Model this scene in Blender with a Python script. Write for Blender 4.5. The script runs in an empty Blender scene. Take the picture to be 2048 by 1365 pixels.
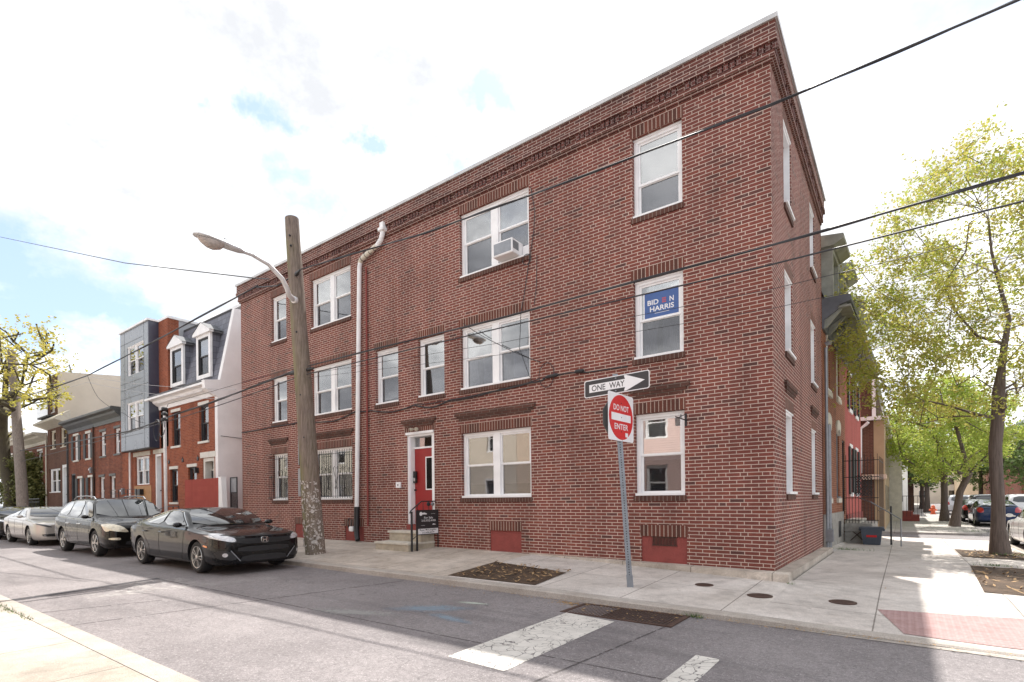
import bpy, bmesh, math, random
import numpy as np
from mathutils import Vector, Matrix
from mathutils.bvhtree import BVHTree
R = math.radians
scene = bpy.context.scene
col = scene.collection

# ------------------------------------------------------------------ camera
cam = bpy.data.objects.new('camera', bpy.data.cameras.new('camera'))
col.objects.link(cam)
cam.matrix_world = (Matrix.Translation((1.93, -10.87, 1.40)) @ Matrix.Rotation(R(36.47), 4, 'Z')
                    @ Matrix.Rotation(R(90), 4, 'X') @ Matrix.Rotation(R(-0.546), 4, 'Z'))
cam.data.sensor_width = 36
cam.data.lens = 1057 / 2048 * 36
cam.data.shift_y = 317.5 / 2048
cam.data.clip_end = 3000
cam.data.clip_start = 0.05
scene.camera = cam

# ------------------------------------------------------------------ light and sky
SUN = Vector((-2.05, 6.25, 10.65)).normalized()
sun_el = math.asin(SUN.z)
sd = bpy.data.lights.new('sun', 'SUN')
sd.energy = 2.0
sd.angle = R(0.6)
sd.color = (1.0, 0.955, 0.89)
sun = bpy.data.objects.new('sun', sd)
col.objects.link(sun)
sun.rotation_euler = SUN.to_track_quat('Z', 'Y').to_euler()
scene.view_settings.view_transform = 'Standard'
scene.view_settings.look = 'None'
scene.view_settings.gamma = 1
scene.view_settings.exposure = 1.92

world = bpy.data.worlds.new('World')
scene.world = world
world.use_nodes = True
NT = world.node_tree
NT.nodes.clear()


class G:
    """small helper to write node graphs"""
    def __init__(s, nt):
        s.t = nt

    def n(s, typ, ins=None, **kw):
        nd = s.t.nodes.new(typ)
        for k, v in kw.items():
            setattr(nd, k, v)
        for k, v in (ins or {}).items():
            sk = nd.inputs[k]
            if isinstance(v, bpy.types.NodeSocket):
                s.t.links.new(v, sk)
            elif isinstance(v, (tuple, list)) and len(v) == 3 and sk.type == 'RGBA':
                sk.default_value = (*v, 1)
            else:
                sk.default_value = v
        return nd

    def m(s, op, a, b=0.0, c=None):
        nd = s.n('ShaderNodeMath', operation=op)
        for i, v in enumerate((a, b) if c is None else (a, b, c)):
            if isinstance(v, bpy.types.NodeSocket):
                s.t.links.new(v, nd.inputs[i])
            else:
                nd.inputs[i].default_value = v
        return nd.outputs[0]

    def mix(s, f, a, b):
        nd = s.n('ShaderNodeMix', data_type='RGBA')
        for i, v in ((0, f), (6, a), (7, b)):
            if isinstance(v, bpy.types.NodeSocket):
                s.t.links.new(v, nd.inputs[i])
            elif i == 0:
                nd.inputs[0].default_value = v
            else:
                nd.inputs[i].default_value = (*v, 1) if len(v) == 3 else v
        return nd.outputs[2]

    def ramp(s, f, stops):
        nd = s.n('ShaderNodeValToRGB', {0: f})
        cr = nd.color_ramp
        while len(cr.elements) < len(stops):
            cr.elements.new(0.5)
        for e, (p, c) in zip(cr.elements, stops):
            e.position = p
            e.color = (*c, 1) if isinstance(c, (tuple, list)) else (c, c, c, 1)
        return nd.outputs[0]

    def noise(s, vec, scale, detail=4, rough=0.55, dist=0.0):
        return s.n('ShaderNodeTexNoise', {'Vector': vec, 'Scale': scale, 'Detail': detail, 'Roughness': rough, 'Distortion': dist}).outputs[0]

    def vscale(s, vec, sc, loc=(0, 0, 0)):
        return s.n('ShaderNodeMapping', {'Vector': vec, 'Scale': sc, 'Location': loc}).outputs[0]


g = G(NT)
sky = g.n('ShaderNodeTexSky', sky_type='NISHITA')
sky.sun_disc = False
sky.sun_elevation = sun_el
sky.sun_rotation = math.atan2(SUN.x, SUN.y)
sky.air_density = 1.0
sky.dust_density = 1.0
gen = g.n('ShaderNodeTexCoord').outputs['Generated']
sep = g.n('ShaderNodeSeparateXYZ', {0: gen})
dz = g.m('ADD', g.m('MAXIMUM', sep.outputs[2], 0.0), 0.22)
cv = g.n('ShaderNodeCombineXYZ', {0: g.m('DIVIDE', sep.outputs[0], dz), 1: g.m('DIVIDE', sep.outputs[1], dz), 2: 0.0}).outputs[0]
n1 = g.noise(g.vscale(cv, (1, 1, 1), (2.3, 0.9, 0)), 1.5, 9, 0.56, 0.25)
n2 = g.noise(g.vscale(cv, (1, 1, 1), (7.3, 3.1, 2)), 0.55, 3, 0.5)
cl = g.m('ADD', g.m('MULTIPLY', n1, 0.62), g.m('MULTIPLY', n2, 0.38))
# openings in the cloud layer
hole = None
warp = g.n('ShaderNodeTexNoise', {'Vector': gen, 'Scale': 5.0, 'Detail': 6.0, 'Roughness': 0.65}).outputs[1]
warp = g.n('ShaderNodeVectorMath', {0: warp, 1: (0.5, 0.5, 0.5)}, operation='SUBTRACT').outputs[0]
wgen = g.n('ShaderNodeVectorMath', {0: gen, 1: g.n('ShaderNodeVectorMath', {0: warp, 3: 0.42}, operation='SCALE').outputs[0]}, operation='ADD').outputs[0]
for (hx, hy, hz, hr, hs) in ((-0.935, 0.20, 0.27, 0.20, 0.16), (-0.90, 0.33, 0.27, 0.17, 0.14), (-0.02, 0.86, 0.50, 0.26, 0.085), (0.10, 0.83, 0.55, 0.2, 0.10), (-0.493, 0.622, 0.608, 0.095, 0.24), (-0.75, 0.397, 0.529, 0.09, 0.22), (-0.639, 0.519, 0.568, 0.06, 0.22),
                             (-0.75, 0.50, 0.43, 0.12, 0.14), (-0.86, 0.15, 0.48, 0.10, 0.07), (0.3, -0.8, 0.5, 0.5, 0.12), (0.8, 0.2, 0.5, 0.4, 0.10)):
    dv = g.n('ShaderNodeVectorMath', {0: wgen, 1: (hx, hy, hz)}, operation='DISTANCE').outputs['Value']
    w_ = g.m('MULTIPLY', g.n('ShaderNodeMapRange', {0: dv, 1: 0.0, 2: hr, 3: 1.0, 4: 0.0}, interpolation_type='SMOOTHSTEP').outputs[0], hs)
    hole = w_ if hole is None else g.m('ADD', hole, w_)
cl = g.m('SUBTRACT', cl, hole)
mask = g.ramp(cl, [(0.31, 0.0), (0.385, 0.45), (0.47, 1.0)])
shade = g.ramp(g.noise(g.vscale(cv, (1, 1, 1), (1.3, 5.1, 4)), 2.6, 10, 0.62), [(0.37, (0.42, 0.43, 0.45)), (0.49, (0.57, 0.575, 0.59)), (0.59, (0.84, 0.845, 0.85)), (0.68, (0.98, 0.98, 0.98))])
skyc = g.n('ShaderNodeMix', {0: 1.0}, data_type='RGBA', blend_type='MULTIPLY')
NT.links.new(sky.outputs[0], skyc.inputs[6])
skyc.inputs[7].default_value = (1.25, 1.25, 1.2, 1)
pale = g.mix(0.72, skyc.outputs[2], (1.75, 2.2, 3.2))
bg1 = g.n('ShaderNodeBackground', {0: pale, 1: 0.085})
bg2 = g.n('ShaderNodeBackground', {0: shade, 1: 0.575})
mx = g.n('ShaderNodeMixShader', {0: mask, 1: bg1.outputs[0], 2: bg2.outputs[0]})
g.n('ShaderNodeOutputWorld', {0: mx.outputs[0]})

# ------------------------------------------------------------------ materials
MATS = {}


def newmat(name):
    m = bpy.data.materials.new(name)
    m.use_nodes = True
    m.node_tree.nodes.clear()
    return m, G(m.node_tree)


def out(g, sh, disp=None):
    o = g.n('ShaderNodeOutputMaterial', {0: sh})
    return o


def pbsdf(g, colr, rough=0.7, **kw):
    ins = {'Base Color': colr, 'Roughness': rough}
    for k, v in kw.items():
        ins[k.replace('_', ' ')] = v
    return g.n('ShaderNodeBsdfPrincipled', ins).outputs[0]


def simple(name, c, rough=0.6, var=0.12, scale=3.0, metal=0.0, bump=0.0, bscale=60, spec=0.5, coat=0.0):
    """plain paint or metal with a little dirt and unevenness"""
    if name in MATS:
        return MATS[name]
    m, g = newmat(name)
    pos = g.n('ShaderNodeNewGeometry').outputs['Position']
    nz = g.noise(pos, scale, 6, 0.6)
    f = g.ramp(nz, [(0.3, 1 - var), (0.7, 1 + var * 0.3)])
    cc = g.n('ShaderNodeMix', {0: 1.0}, data_type='RGBA', blend_type='MULTIPLY')
    cc.inputs[6].default_value = (*c, 1)
    g.t.links.new(f, cc.inputs[7])
    ins = dict(Metallic=metal, Coat_Weight=coat, Specular_IOR_Level=spec)
    if bump:
        b = g.n('ShaderNodeBump', {'Strength': bump, 'Distance': 0.02, 'Height': g.noise(pos, bscale, 5, 0.6)})
        ins['Normal'] = b.outputs[0]
    out(g, pbsdf(g, cc.outputs[2], g.m('ADD', g.m('MULTIPLY', nz, 0.12), rough - 0.06), **ins))
    MATS[name] = m
    return m


def wallcoord(g):
    ge = g.n('ShaderNodeNewGeometry')
    p = g.n('ShaderNodeSeparateXYZ', {0: ge.outputs['Position']})
    nn = g.n('ShaderNodeSeparateXYZ', {0: ge.outputs['Normal']})
    fx = g.m('GREATER_THAN', g.m('ABSOLUTE', nn.outputs[0]), 0.6)
    u = g.m('ADD', g.m('MULTIPLY', p.outputs[0], g.m('SUBTRACT', 1.0, fx)), g.m('MULTIPLY', p.outputs[1], fx))
    fz = g.m('GREATER_THAN', g.m('ABSOLUTE', nn.outputs[2]), 0.6)
    v = g.m('ADD', g.m('MULTIPLY', p.outputs[2], g.m('SUBTRACT', 1.0, fz)), g.m('MULTIPLY', p.outputs[1], fz))
    return u, v, ge.outputs['Position']


def brick(name, cols, mortar, bw=0.2655, rh=0.0725, ms=0.0125, flem=8, phase=1, soldier=False, stain=0.25, painted=False, streak=0.15):
    m, g = newmat(name)
    u, v, pos = wallcoord(g)
    if soldier:
        uu = g.m('DIVIDE', u, bw)
        fu = g.m('FRACT', uu)
        d = g.m('MULTIPLY', g.m('MINIMUM', fu, g.m('SUBTRACT', 1.0, fu)), bw)
        idv = g.n('ShaderNodeCombineXYZ', {0: g.m('FLOOR', uu), 1: 3.0}).outputs[0]
    else:
        vr = g.m('DIVIDE', v, rh)
        row = g.m('FLOOR', vr)
        fv = g.m('FRACT', vr)
        odd = g.m('MULTIPLY', g.m('FLOORED_MODULO', row, 2.0), 0.5)
        us = g.m('ADD', g.m('DIVIDE', u, bw), odd)
        fs = g.m('FRACT', us)
        ds = g.m('MULTIPLY', g.m('MINIMUM', fs, g.m('SUBTRACT', 1.0, fs)), bw)
        uf = g.m('ADD', g.m('DIVIDE', u, bw * 1.5), 0.17)
        ff = g.m('FRACT', uf)
        df = g.m('MINIMUM', g.m('MINIMUM', ff, g.m('ABSOLUTE', g.m('SUBTRACT', ff, 0.6667))), g.m('SUBTRACT', 1.0, ff))
        df = g.m('MULTIPLY', df, bw * 1.5)
        isf = g.m('COMPARE', g.m('FLOORED_MODULO', row, float(flem)), float(phase), 0.4) if flem else 0.0
        if flem:
            dh = g.m('ADD', g.m('MULTIPLY', df, isf), g.m('MULTIPLY', ds, g.m('SUBTRACT', 1.0, isf)))
            idx = g.m('ADD', g.m('MULTIPLY', g.m('ADD', g.m('MULTIPLY', g.m('FLOOR', uf), 2.0), g.m('GREATER_THAN', ff, 0.6667)), isf),
                      g.m('MULTIPLY', g.m('FLOOR', us), g.m('SUBTRACT', 1.0, isf)))
        else:
            dh = ds
            idx = g.m('FLOOR', us)
        dv = g.m('MULTIPLY', g.m('MINIMUM', fv, g.m('SUBTRACT', 1.0, fv)), rh)
        d = g.m('MINIMUM', dh, dv)
        idv = g.n('ShaderNodeCombineXYZ', {0: idx, 1: row}).outputs[0]
    wob = g.m('MULTIPLY', g.m('SUBTRACT', g.noise(pos, 40, 2), 0.5), 0.004)
    d = g.m('ADD', d, wob)
    mort = g.n('ShaderNodeMapRange', {0: d, 1: ms * 0.38, 2: ms * 0.62, 3: 1.0, 4: 0.0}).outputs[0]
    wn = g.n('ShaderNodeTexWhiteNoise', {'Vector': idv}, noise_dimensions='3D').outputs[0]
    k = len(cols)
    bc = g.ramp(wn, [(min(i / (k - 1) if k > 1 else 0, 1.0), c) for i, c in enumerate(cols)])
    grain = g.ramp(g.noise(pos, 70, 4, 0.7), [(0.25, 0.78), (0.75, 1.12)])
    big = g.ramp(g.noise(pos, 0.55, 6, 0.62), [(0.3, 1 - stain), (0.65, 1.05)])
    vst = g.ramp(g.noise(g.vscale(pos, (2.2, 2.2, 0.18)), 1.0, 4, 0.6), [(0.32, 1 - streak), (0.55, 1.03)])
    mm = g.m('MULTIPLY', g.m('MULTIPLY', grain, big), vst)
    cc = g.mix(mort, bc, mortar)
    if not soldier and not painted:
        ef = g.m('MULTIPLY', g.ramp(g.noise(pos, 3.3, 8, 0.75), [(0.60, 0.0), (0.72, 0.5)]), g.ramp(g.noise(pos, 0.5, 3), [(0.42, 0.0), (0.6, 1.0)]))
        cc = g.mix(ef, cc, (0.50, 0.40, 0.35))
        so = g.ramp(g.noise(g.vscale(pos, (1.0, 1.0, 0.45)), 1.3, 7, 0.7), [(0.54, 0.0), (0.74, 0.42)])
        cc = g.mix(so, cc, (0.075, 0.042, 0.036))
    fin = g.n('ShaderNodeMix', {0: 1.0}, data_type='RGBA', blend_type='MULTIPLY')
    g.t.links.new(cc, fin.inputs[6])
    g.t.links.new(mm, fin.inputs[7])
    h = g.m('ADD', g.m('MULTIPLY', mort, -1.0), g.m('MULTIPLY', g.noise(pos, 50, 4), 0.35))
    b = g.n('ShaderNodeBump', {'Strength': 0.35 if painted else 0.5, 'Distance': 0.006, 'Height': h}).outputs[0]
    out(g, pbsdf(g, fin.outputs[2], 0.88, Normal=b, Specular_IOR_Level=0.25))
    MATS[name] = m
    return m


def glassmat(name, tint=(0.9, 0.93, 0.93), refl=0.22, alpha_dark=0.0, fk=0.75):
    m, g = newmat(name)
    fr = g.n('ShaderNodeLayerWeight', {0: 0.5}).outputs['Fresnel']
    fac = g.m('MINIMUM', g.m('ADD', g.m('MULTIPLY', fr, fk), refl), 1.0)
    pos = g.n('ShaderNodeNewGeometry').outputs['Position']
    b = g.n('ShaderNodeBump', {'Strength': 0.022, 'Distance': 0.05, 'Height': g.noise(pos, 1.6, 2)}).outputs[0]
    tr = g.n('ShaderNodeBsdfTransparent', {0: tint}).outputs[0]
    gl = g.n('ShaderNodeBsdfGlossy', {'Color': (1, 1, 1), 'Roughness': 0.02, 'Normal': b}).outputs[0]
    mx = g.n('ShaderNodeMixShader', {0: fac, 1: tr, 2: gl}).outputs[0]
    if alpha_dark:
        df = g.n('ShaderNodeBsdfDiffuse', {0: (0.10, 0.10, 0.11)}).outputs[0]
        mx = g.n('ShaderNodeMixShader', {0: alpha_dark, 1: mx, 2: df}).outputs[0]
    out(g, mx)
    MATS[name] = m
    return m


def carpaint(name, c, metal=0.3, rough=0.3):
    m, g = newmat(name)
    pos = g.n('ShaderNodeNewGeometry').outputs['Position']
    nz = g.noise(pos, 2.0, 5, 0.6)
    dirt = g.noise(g.vscale(pos, (1, 1, 2.5)), 3.0, 6, 0.65)
    cc = g.mix(g.ramp(dirt, [(0.55, 0.0), (0.8, 0.012 if max(c) < .05 else .08)]), c, (0.35, 0.33, 0.3))
    out(g, pbsdf(g, cc, g.m('ADD', g.m('MULTIPLY', nz, 0.1), rough - 0.05), Metallic=metal, Coat_Weight=0.85, Coat_Roughness=0.02, Coat_IOR=1.42, Specular_IOR_Level=0.04))
    MATS[name] = m
    return m


M = MATS
brick('main_brick', [(0.170, 0.058, 0.047), (0.205, 0.066, 0.053), (0.222, 0.070, 0.055), (0.195, 0.067, 0.053), (0.248, 0.076, 0.054), (0.21, 0.068, 0.054), (0.205, 0.068, 0.056), (0.232, 0.073, 0.057), (0.11, 0.053, 0.047)],
      (0.64, 0.50, 0.42), ms=0.0138, stain=0.26)
brick('soldier_brick', [(0.10, 0.046, 0.036), (0.155, 0.056, 0.041), (0.18, 0.06, 0.042)], (0.52, 0.40, 0.33), bw=0.0885, soldier=True, ms=0.015)
brick('sill_brick', [(0.09, 0.046, 0.037), (0.125, 0.056, 0.042), (0.11, 0.053, 0.042)], (0.30, 0.24, 0.2), bw=0.0885, soldier=True, ms=0.010)
brick('weathered_brick', [(0.085, 0.046, 0.037), (0.115, 0.052, 0.04), (0.135, 0.056, 0.042)], (0.22, 0.17, 0.14), flem=0)
brick('cornice_brick', [(0.12, 0.046, 0.04), (0.16, 0.057, 0.045), (0.18, 0.062, 0.048), (0.10, 0.046, 0.042)], (0.55, 0.43, 0.37), flem=0, ms=0.014)
brick('dentil_brick', [(0.10, 0.044, 0.04), (0.15, 0.054, 0.046), (0.18, 0.062, 0.05)], (0.3, 0.22, 0.2), bw=0.11, flem=0)
brick('orange_brick', [(0.25, 0.068, 0.036), (0.30, 0.085, 0.042), (0.33, 0.10, 0.052), (0.23, 0.065, 0.038)], (0.42, 0.24, 0.17), ms=0.008, flem=0, bw=0.26, stain=0.15)
brick('old_orange_brick', [(0.19, 0.06, 0.038), (0.25, 0.078, 0.046), (0.29, 0.095, 0.055), (0.15, 0.056, 0.042)], (0.36, 0.23, 0.18), ms=0.009, flem=0, bw=0.26, stain=0.35)
brick('brown_brick', [(0.12, 0.058, 0.042), (0.17, 0.08, 0.055), (0.15, 0.07, 0.05)], (0.24, 0.17, 0.13), flem=0, ms=0.009)
brick('side_brick', [(0.24, 0.088, 0.052), (0.29, 0.108, 0.06), (0.32, 0.125, 0.072)], (0.50, 0.30, 0.2), flem=0, ms=0.009)
brick('pink_brick', [(0.40, 0.105, 0.09), (0.43, 0.12, 0.10)], (0.45, 0.11, 0.095), flem=0, ms=0.008, painted=True, stain=0.1)
brick('red_block', [(0.35, 0.075, 0.06), (0.38, 0.085, 0.065)], (0.36, 0.07, 0.055), flem=0, bw=0.5, rh=0.21, ms=0.01, painted=True, stain=0.12)
glassmat('glass', refl=0.24)
glassmat('screen_glass', refl=0.08, tint=(0.50, 0.51, 0.55), alpha_dark=0.10, fk=0.35)
simple('white_paint', (0.90, 0.89, 0.89), 0.45, 0.10)
simple('lavender_white', (0.74, 0.70, 0.76), 0.5, 0.08)
simple('cream_paint', (0.72, 0.66, 0.55), 0.6, 0.15)
simple('coping_metal', (0.62, 0.62, 0.62), 0.4, 0.25, 2)
simple('dark_cap', (0.04, 0.04, 0.045), 0.5, 0.2)
simple('red_paint', (0.33, 0.020, 0.020), 0.4, 0.12)
simple('red_stucco', (0.27, 0.06, 0.05), 0.8, 0.2, 4, bump=0.9, bscale=14)
simple('iron', (0.022, 0.023, 0.026), 0.45, 0.3, 8)
simple('black_plastic', (0.018, 0.018, 0.02), 0.4, 0.2)
simple('gray_metal', (0.28, 0.29, 0.31), 0.45, 0.25, 6, metal=0.6)
simple('galvanised', (0.27, 0.285, 0.31), 0.45, 0.25, 8, metal=0.7)
simple('white_stucco', (0.90, 0.89, 0.89), 0.85, 0.10, 1.2, bump=0.5, bscale=18)
simple('cream_stucco', (0.72, 0.64, 0.54), 0.9, 0.12, 0.7, bump=0.3, bscale=20)
simple('tan_stucco', (0.46, 0.34, 0.21), 0.9, 0.15, 1.5, bump=0.3, bscale=20)
simple('pink_stucco', (0.72, 0.52, 0.47), 0.9, 0.1, 1.5)
simple('ochre_stucco', (0.72, 0.58, 0.46), 0.9, 0.1, 1.5)
simple('stone', (0.46, 0.40, 0.31), 0.85, 0.3, 5, bump=0.4, bscale=25)
simple('gray_stone', (0.36, 0.34, 0.31), 0.85, 0.35, 5, bump=0.6, bscale=14)
simple('limestone', (0.62, 0.58, 0.50), 0.8, 0.2, 5)
simple('roof_dark', (0.06, 0.06, 0.065), 0.9, 0.3)
simple('interior', (0.07, 0.068, 0.072), 0.9, 0.3, 1)
simple('navy_panel', (0.055, 0.062, 0.095), 0.30, 0.15, 2, spec=0.7)
simple('gray_panel', (0.20, 0.225, 0.265), 0.28, 0.25, 1.2, spec=0.9)
simple('blind', (0.86, 0.85, 0.84), 0.8, 0.06)
simple('blind_warm', (0.84, 0.74, 0.66), 0.8, 0.06)
simple('curtain', (0.74, 0.73, 0.74), 0.9, 0.10)
simple('curtain_gray', (0.30, 0.31, 0.36), 0.9, 0.3)
simple('dark_trim', (0.055, 0.055, 0.06), 0.5, 0.25)
simple('gray_trim', (0.14, 0.145, 0.14), 0.6, 0.25)
simple('shutter', (0.035, 0.038, 0.04), 0.55, 0.2)
simple('wood_siding', (0.46, 0.24, 0.10), 0.6, 0.25, 4)
simple('pale_blue_door', (0.40, 0.52, 0.62), 0.5, 0.1)
simple('pine_white', (0.70, 0.68, 0.62), 0.6, 0.15)
simple('weathered_trim', (0.30, 0.30, 0.25), 0.7, 0.35, 3)
simple('slate_trim', (0.12, 0.125, 0.135), 0.6, 0.3, 3)
simple('tyre', (0.022, 0.022, 0.023), 0.8, 0.25, 12)
simple('paper', (0.62, 0.57, 0.53), 0.8, 0.35, 14)
simple('chrome', (0.62, 0.62, 0.62), 0.12, 0.08, metal=1.0)
simple('alloy', (0.52, 0.51, 0.49), 0.28, 0.15, 6, metal=0.85)
simple('alloy_dark', (0.05, 0.05, 0.052), 0.4, 0.2, metal=0.5)
simple('car_glass', (0.012, 0.014, 0.015), 0.04, 0.1, spec=1.0, coat=1.0)
simple('lamp_glass', (0.62, 0.62, 0.64), 0.08, 0.3, 20, metal=0.35, coat=1.0)
simple('lamp_amber', (0.85, 0.22, 0.02), 0.2, 0.1, coat=1.0)
simple('lamp_red', (0.45, 0.015, 0.02), 0.15, 0.2, coat=1.0)
simple('lamp_warm', (0.72, 0.66, 0.52), 0.1, 0.3, 20, coat=1.0, metal=0.2)
simple('sign_white', (0.82, 0.81, 0.82), 0.4, 0.06, 6)
simple('sign_black', (0.035, 0.033, 0.036), 0.4, 0.1, 6)
simple('sign_red', (0.62, 0.020, 0.022), 0.35, 0.08, 6)
simple('sign_blue', (0.055, 0.12, 0.33), 0.5, 0.08, 6)
simple('sign_rose', (0.50, 0.09, 0.12), 0.5, 0.08, 6)
simple('rust', (0.085, 0.048, 0.036), 0.8, 0.35, 12, metal=0.2)
simple('bin_plastic', (0.075, 0.09, 0.12), 0.5, 0.25, 5)
simple('hydrant_paint', (0.80, 0.16, 0.06), 0.45, 0.15)
simple('cable', (0.03, 0.03, 0.035), 0.5, 0.2)
simple('pale_cable', (0.45, 0.45, 0.46), 0.5, 0.2)
simple('lamp_head', (0.72, 0.73, 0.74), 0.35, 0.15, metal=0.4)
simple('lamp_arm', (0.74, 0.73, 0.73), 0.4, 0.2, metal=0.3)
simple('refractor', (0.46, 0.40, 0.36), 0.15, 0.3, 14, coat=1.0)
simple('green_leaf', (0.09, 0.17, 0.035), 0.6, 0.4, 12)
simple('dead_leaf', (0.42, 0.27, 0.13), 0.8, 0.4, 12)
simple('patch_gray', (0.32, 0.33, 0.35), 0.6, 0.2)
simple('gray_siding', (0.38, 0.39, 0.41), 0.6, 0.1)
carpaint('paint_black', (0.005, 0.005, 0.006), 0.0, 0.3)
carpaint('paint_ebony', (0.008, 0.007, 0.0065), 0.0, 0.28)
carpaint('paint_silver', (0.50, 0.48, 0.45), 0.55, 0.3)
carpaint('paint_blue', (0.02, 0.035, 0.09), 0.4, 0.3)
carpaint('paint_white', (0.72, 0.72, 0.72), 0.0, 0.3)
carpaint('paint_pearl', (0.60, 0.60, 0.62), 0.2, 0.3)


def slate():
    m, g = newmat('slate')
    u, v, pos = wallcoord(g)
    vr = g.m('DIVIDE', v, 0.27); row = g.m('FLOOR', vr); fv = g.m('FRACT', vr)
    us = g.m('ADD', g.m('DIVIDE', u, 0.36), g.m('MULTIPLY', g.m('FLOORED_MODULO', row, 2.0), 0.5)); fs = g.m('FRACT', us)
    d = g.m('MINIMUM', g.m('MULTIPLY', g.m('MINIMUM', fs, g.m('SUBTRACT', 1.0, fs)), 0.36), g.m('MULTIPLY', g.m('MINIMUM', fv, g.m('SUBTRACT', 1.0, fv)), 0.27))
    j = g.m('LESS_THAN', d, 0.008)
    wn = g.n('ShaderNodeTexWhiteNoise', {'Vector': g.n('ShaderNodeCombineXYZ', {0: g.m('FLOOR', us), 1: row}).outputs[0]}).outputs[0]
    c = g.ramp(wn, [(0, (0.115, 0.12, 0.15)), (1, (0.17, 0.175, 0.21))])
    out(g, pbsdf(g, g.mix(j, c, (0.04, 0.04, 0.05)), 0.6))
    MATS['slate'] = m


def ground_mat(name, c1, c2, sc=1.0, speck=0.0, bump=0.4, joints=None, rough=0.85, patch=None):
    m, g = newmat(name)
    pos = g.n('ShaderNodeNewGeometry').outputs['Position']
    big = g.noise(pos, 0.45 * sc, 8, 0.65)
    c = g.mix(g.ramp(big, [(0.32, 0.0), (0.68, 1.0)]), c1, c2)
    fine = g.m('MULTIPLY', g.ramp(g.noise(pos, 90, 3, 0.7), [(0.3, 0.66), (0.72, 1.3)]), g.ramp(g.noise(pos, 6, 6, 0.75), [(0.3, 0.86), (0.7, 1.1)]))
    f2 = g.n('ShaderNodeMix', {0: 1.0}, data_type='RGBA', blend_type='MULTIPLY')
    g.t.links.new(c, f2.inputs[6]); g.t.links.new(fine, f2.inputs[7])
    c = f2.outputs[2]
    hgt = g.noise(pos, 55, 5, 0.7)
    if speck:
        vo = g.n('ShaderNodeTexVoronoi', {'Vector': pos, 'Scale': 38.0})
        sp = g.m('LESS_THAN', vo.outputs['Distance'], g.m('MULTIPLY', g.n('ShaderNodeSeparateColor', {0: vo.outputs['Color']}).outputs[0], 0.30))
        c = g.mix(g.m('MULTIPLY', sp, speck), c, (0.50, 0.47, 0.46))
        ag = g.ramp(g.noise(pos, 26, 6, 0.8), [(0.34, 0.70), (0.5, 1.0), (0.68, 1.28)])
        fa = g.n('ShaderNodeMix', {0: 1.0}, data_type='RGBA', blend_type='MULTIPLY')
        g.t.links.new(c, fa.inputs[6]); g.t.links.new(ag, fa.inputs[7])
        c = fa.outputs[2]
        tar = g.noise(g.vscale(pos, (0.25, 1.6, 1)), 0.8, 5, 0.6)
        c = g.mix(g.ramp(tar, [(0.56, 0.0), (0.72, 0.42)]), c, (0.055, 0.052, 0.055))
        # hairline cracks
        vc = g.n('ShaderNodeTexVoronoi', {'Vector': g.n('ShaderNodeVectorMath', {0: pos, 1: g.n('ShaderNodeTexNoise', {'Vector': pos, 'Scale': 1.2, 'Detail': 5.0}).outputs[1]}, operation='ADD').outputs[0], 'Scale': 0.42}, feature='DISTANCE_TO_EDGE')
        ck = g.m('MULTIPLY', g.m('LESS_THAN', vc.outputs['Distance'], 0.0018), g.m('GREATER_THAN', g.noise(pos, 0.5, 2), 0.5))
        c = g.mix(g.m('MULTIPLY', ck, 0.35), c, (0.05, 0.05, 0.05))
    if joints:
        p = g.n('ShaderNodeSeparateXYZ', {0: pos})
        jm = None
        for ax, period, off in joints:
            t = g.m('DIVIDE', g.m('SUBTRACT', p.outputs[ax], off), period)
            fr = g.m('FRACT', t)
            dd = g.m('MULTIPLY', g.m('MINIMUM', fr, g.m('SUBTRACT', 1.0, fr)), period)
            dd = g.m('ADD', dd, g.m('MULTIPLY', g.m('SUBTRACT', g.noise(pos, 9, 3), 0.5), 0.006))
            j = g.m('LESS_THAN', dd, 0.0085)
            jm = j if jm is None else g.m('MAXIMUM', jm, j)
        wn = g.n('ShaderNodeTexWhiteNoise', {'Vector': g.n('ShaderNodeCombineXYZ', {
            0: g.m('FLOOR', g.m('DIVIDE', g.m('SUBTRACT', p.outputs[0], joints[0][2]), joints[0][1])),
            1: g.m('FLOOR', g.m('DIVIDE', g.m('SUBTRACT', p.outputs[1], joints[1][2]), joints[1][1]))}).outputs[0]}).outputs[0]
        tone = g.ramp(wn, [(0, 0.90), (1, 1.06)])
        f3 = g.n('ShaderNodeMix', {0: 1.0}, data_type='RGBA', blend_type='MULTIPLY')
        g.t.links.new(c, f3.inputs[6]); g.t.links.new(tone, f3.inputs[7])
        st = g.m('MULTIPLY', g.ramp(g.noise(pos, 2.6, 7, 0.7), [(0.30, 0.74), (0.52, 1.0)]), g.ramp(g.noise(pos, 0.7, 6, 0.7), [(0.36, 0.86), (0.6, 1.02)]))
        f4 = g.n('ShaderNodeMix', {0: 1.0}, data_type='RGBA', blend_type='MULTIPLY')
        g.t.links.new(f3.outputs[2], f4.inputs[6]); g.t.links.new(st, f4.inputs[7])
        vg = g.n('ShaderNodeTexVoronoi', {'Vector': pos, 'Scale': 3.2})
        gum = g.m('MULTIPLY', g.m('LESS_THAN', vg.outputs['Distance'], g.m('MULTIPLY', g.n('ShaderNodeSeparateColor', {0: vg.outputs['Color']}).outputs[1], 0.10)), 0.38)
        f4o = g.mix(gum, f4.outputs[2], (0.10, 0.09, 0.085))
        rs_ = g.ramp(g.noise(g.vscale(pos, (1, 1, 1), (4, 9, 0)), 1.1, 8, 0.75), [(0.56, 0.0), (0.74, 0.35)])
        f4o = g.mix(rs_, f4o, (0.33, 0.25, 0.18))
        c = g.mix(g.m('MULTIPLY', jm, 0.75), f4o, (0.12, 0.10, 0.085))
    b = g.n('ShaderNodeBump', {'Strength': bump, 'Distance': 0.012, 'Height': hgt}).outputs[0]
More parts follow.
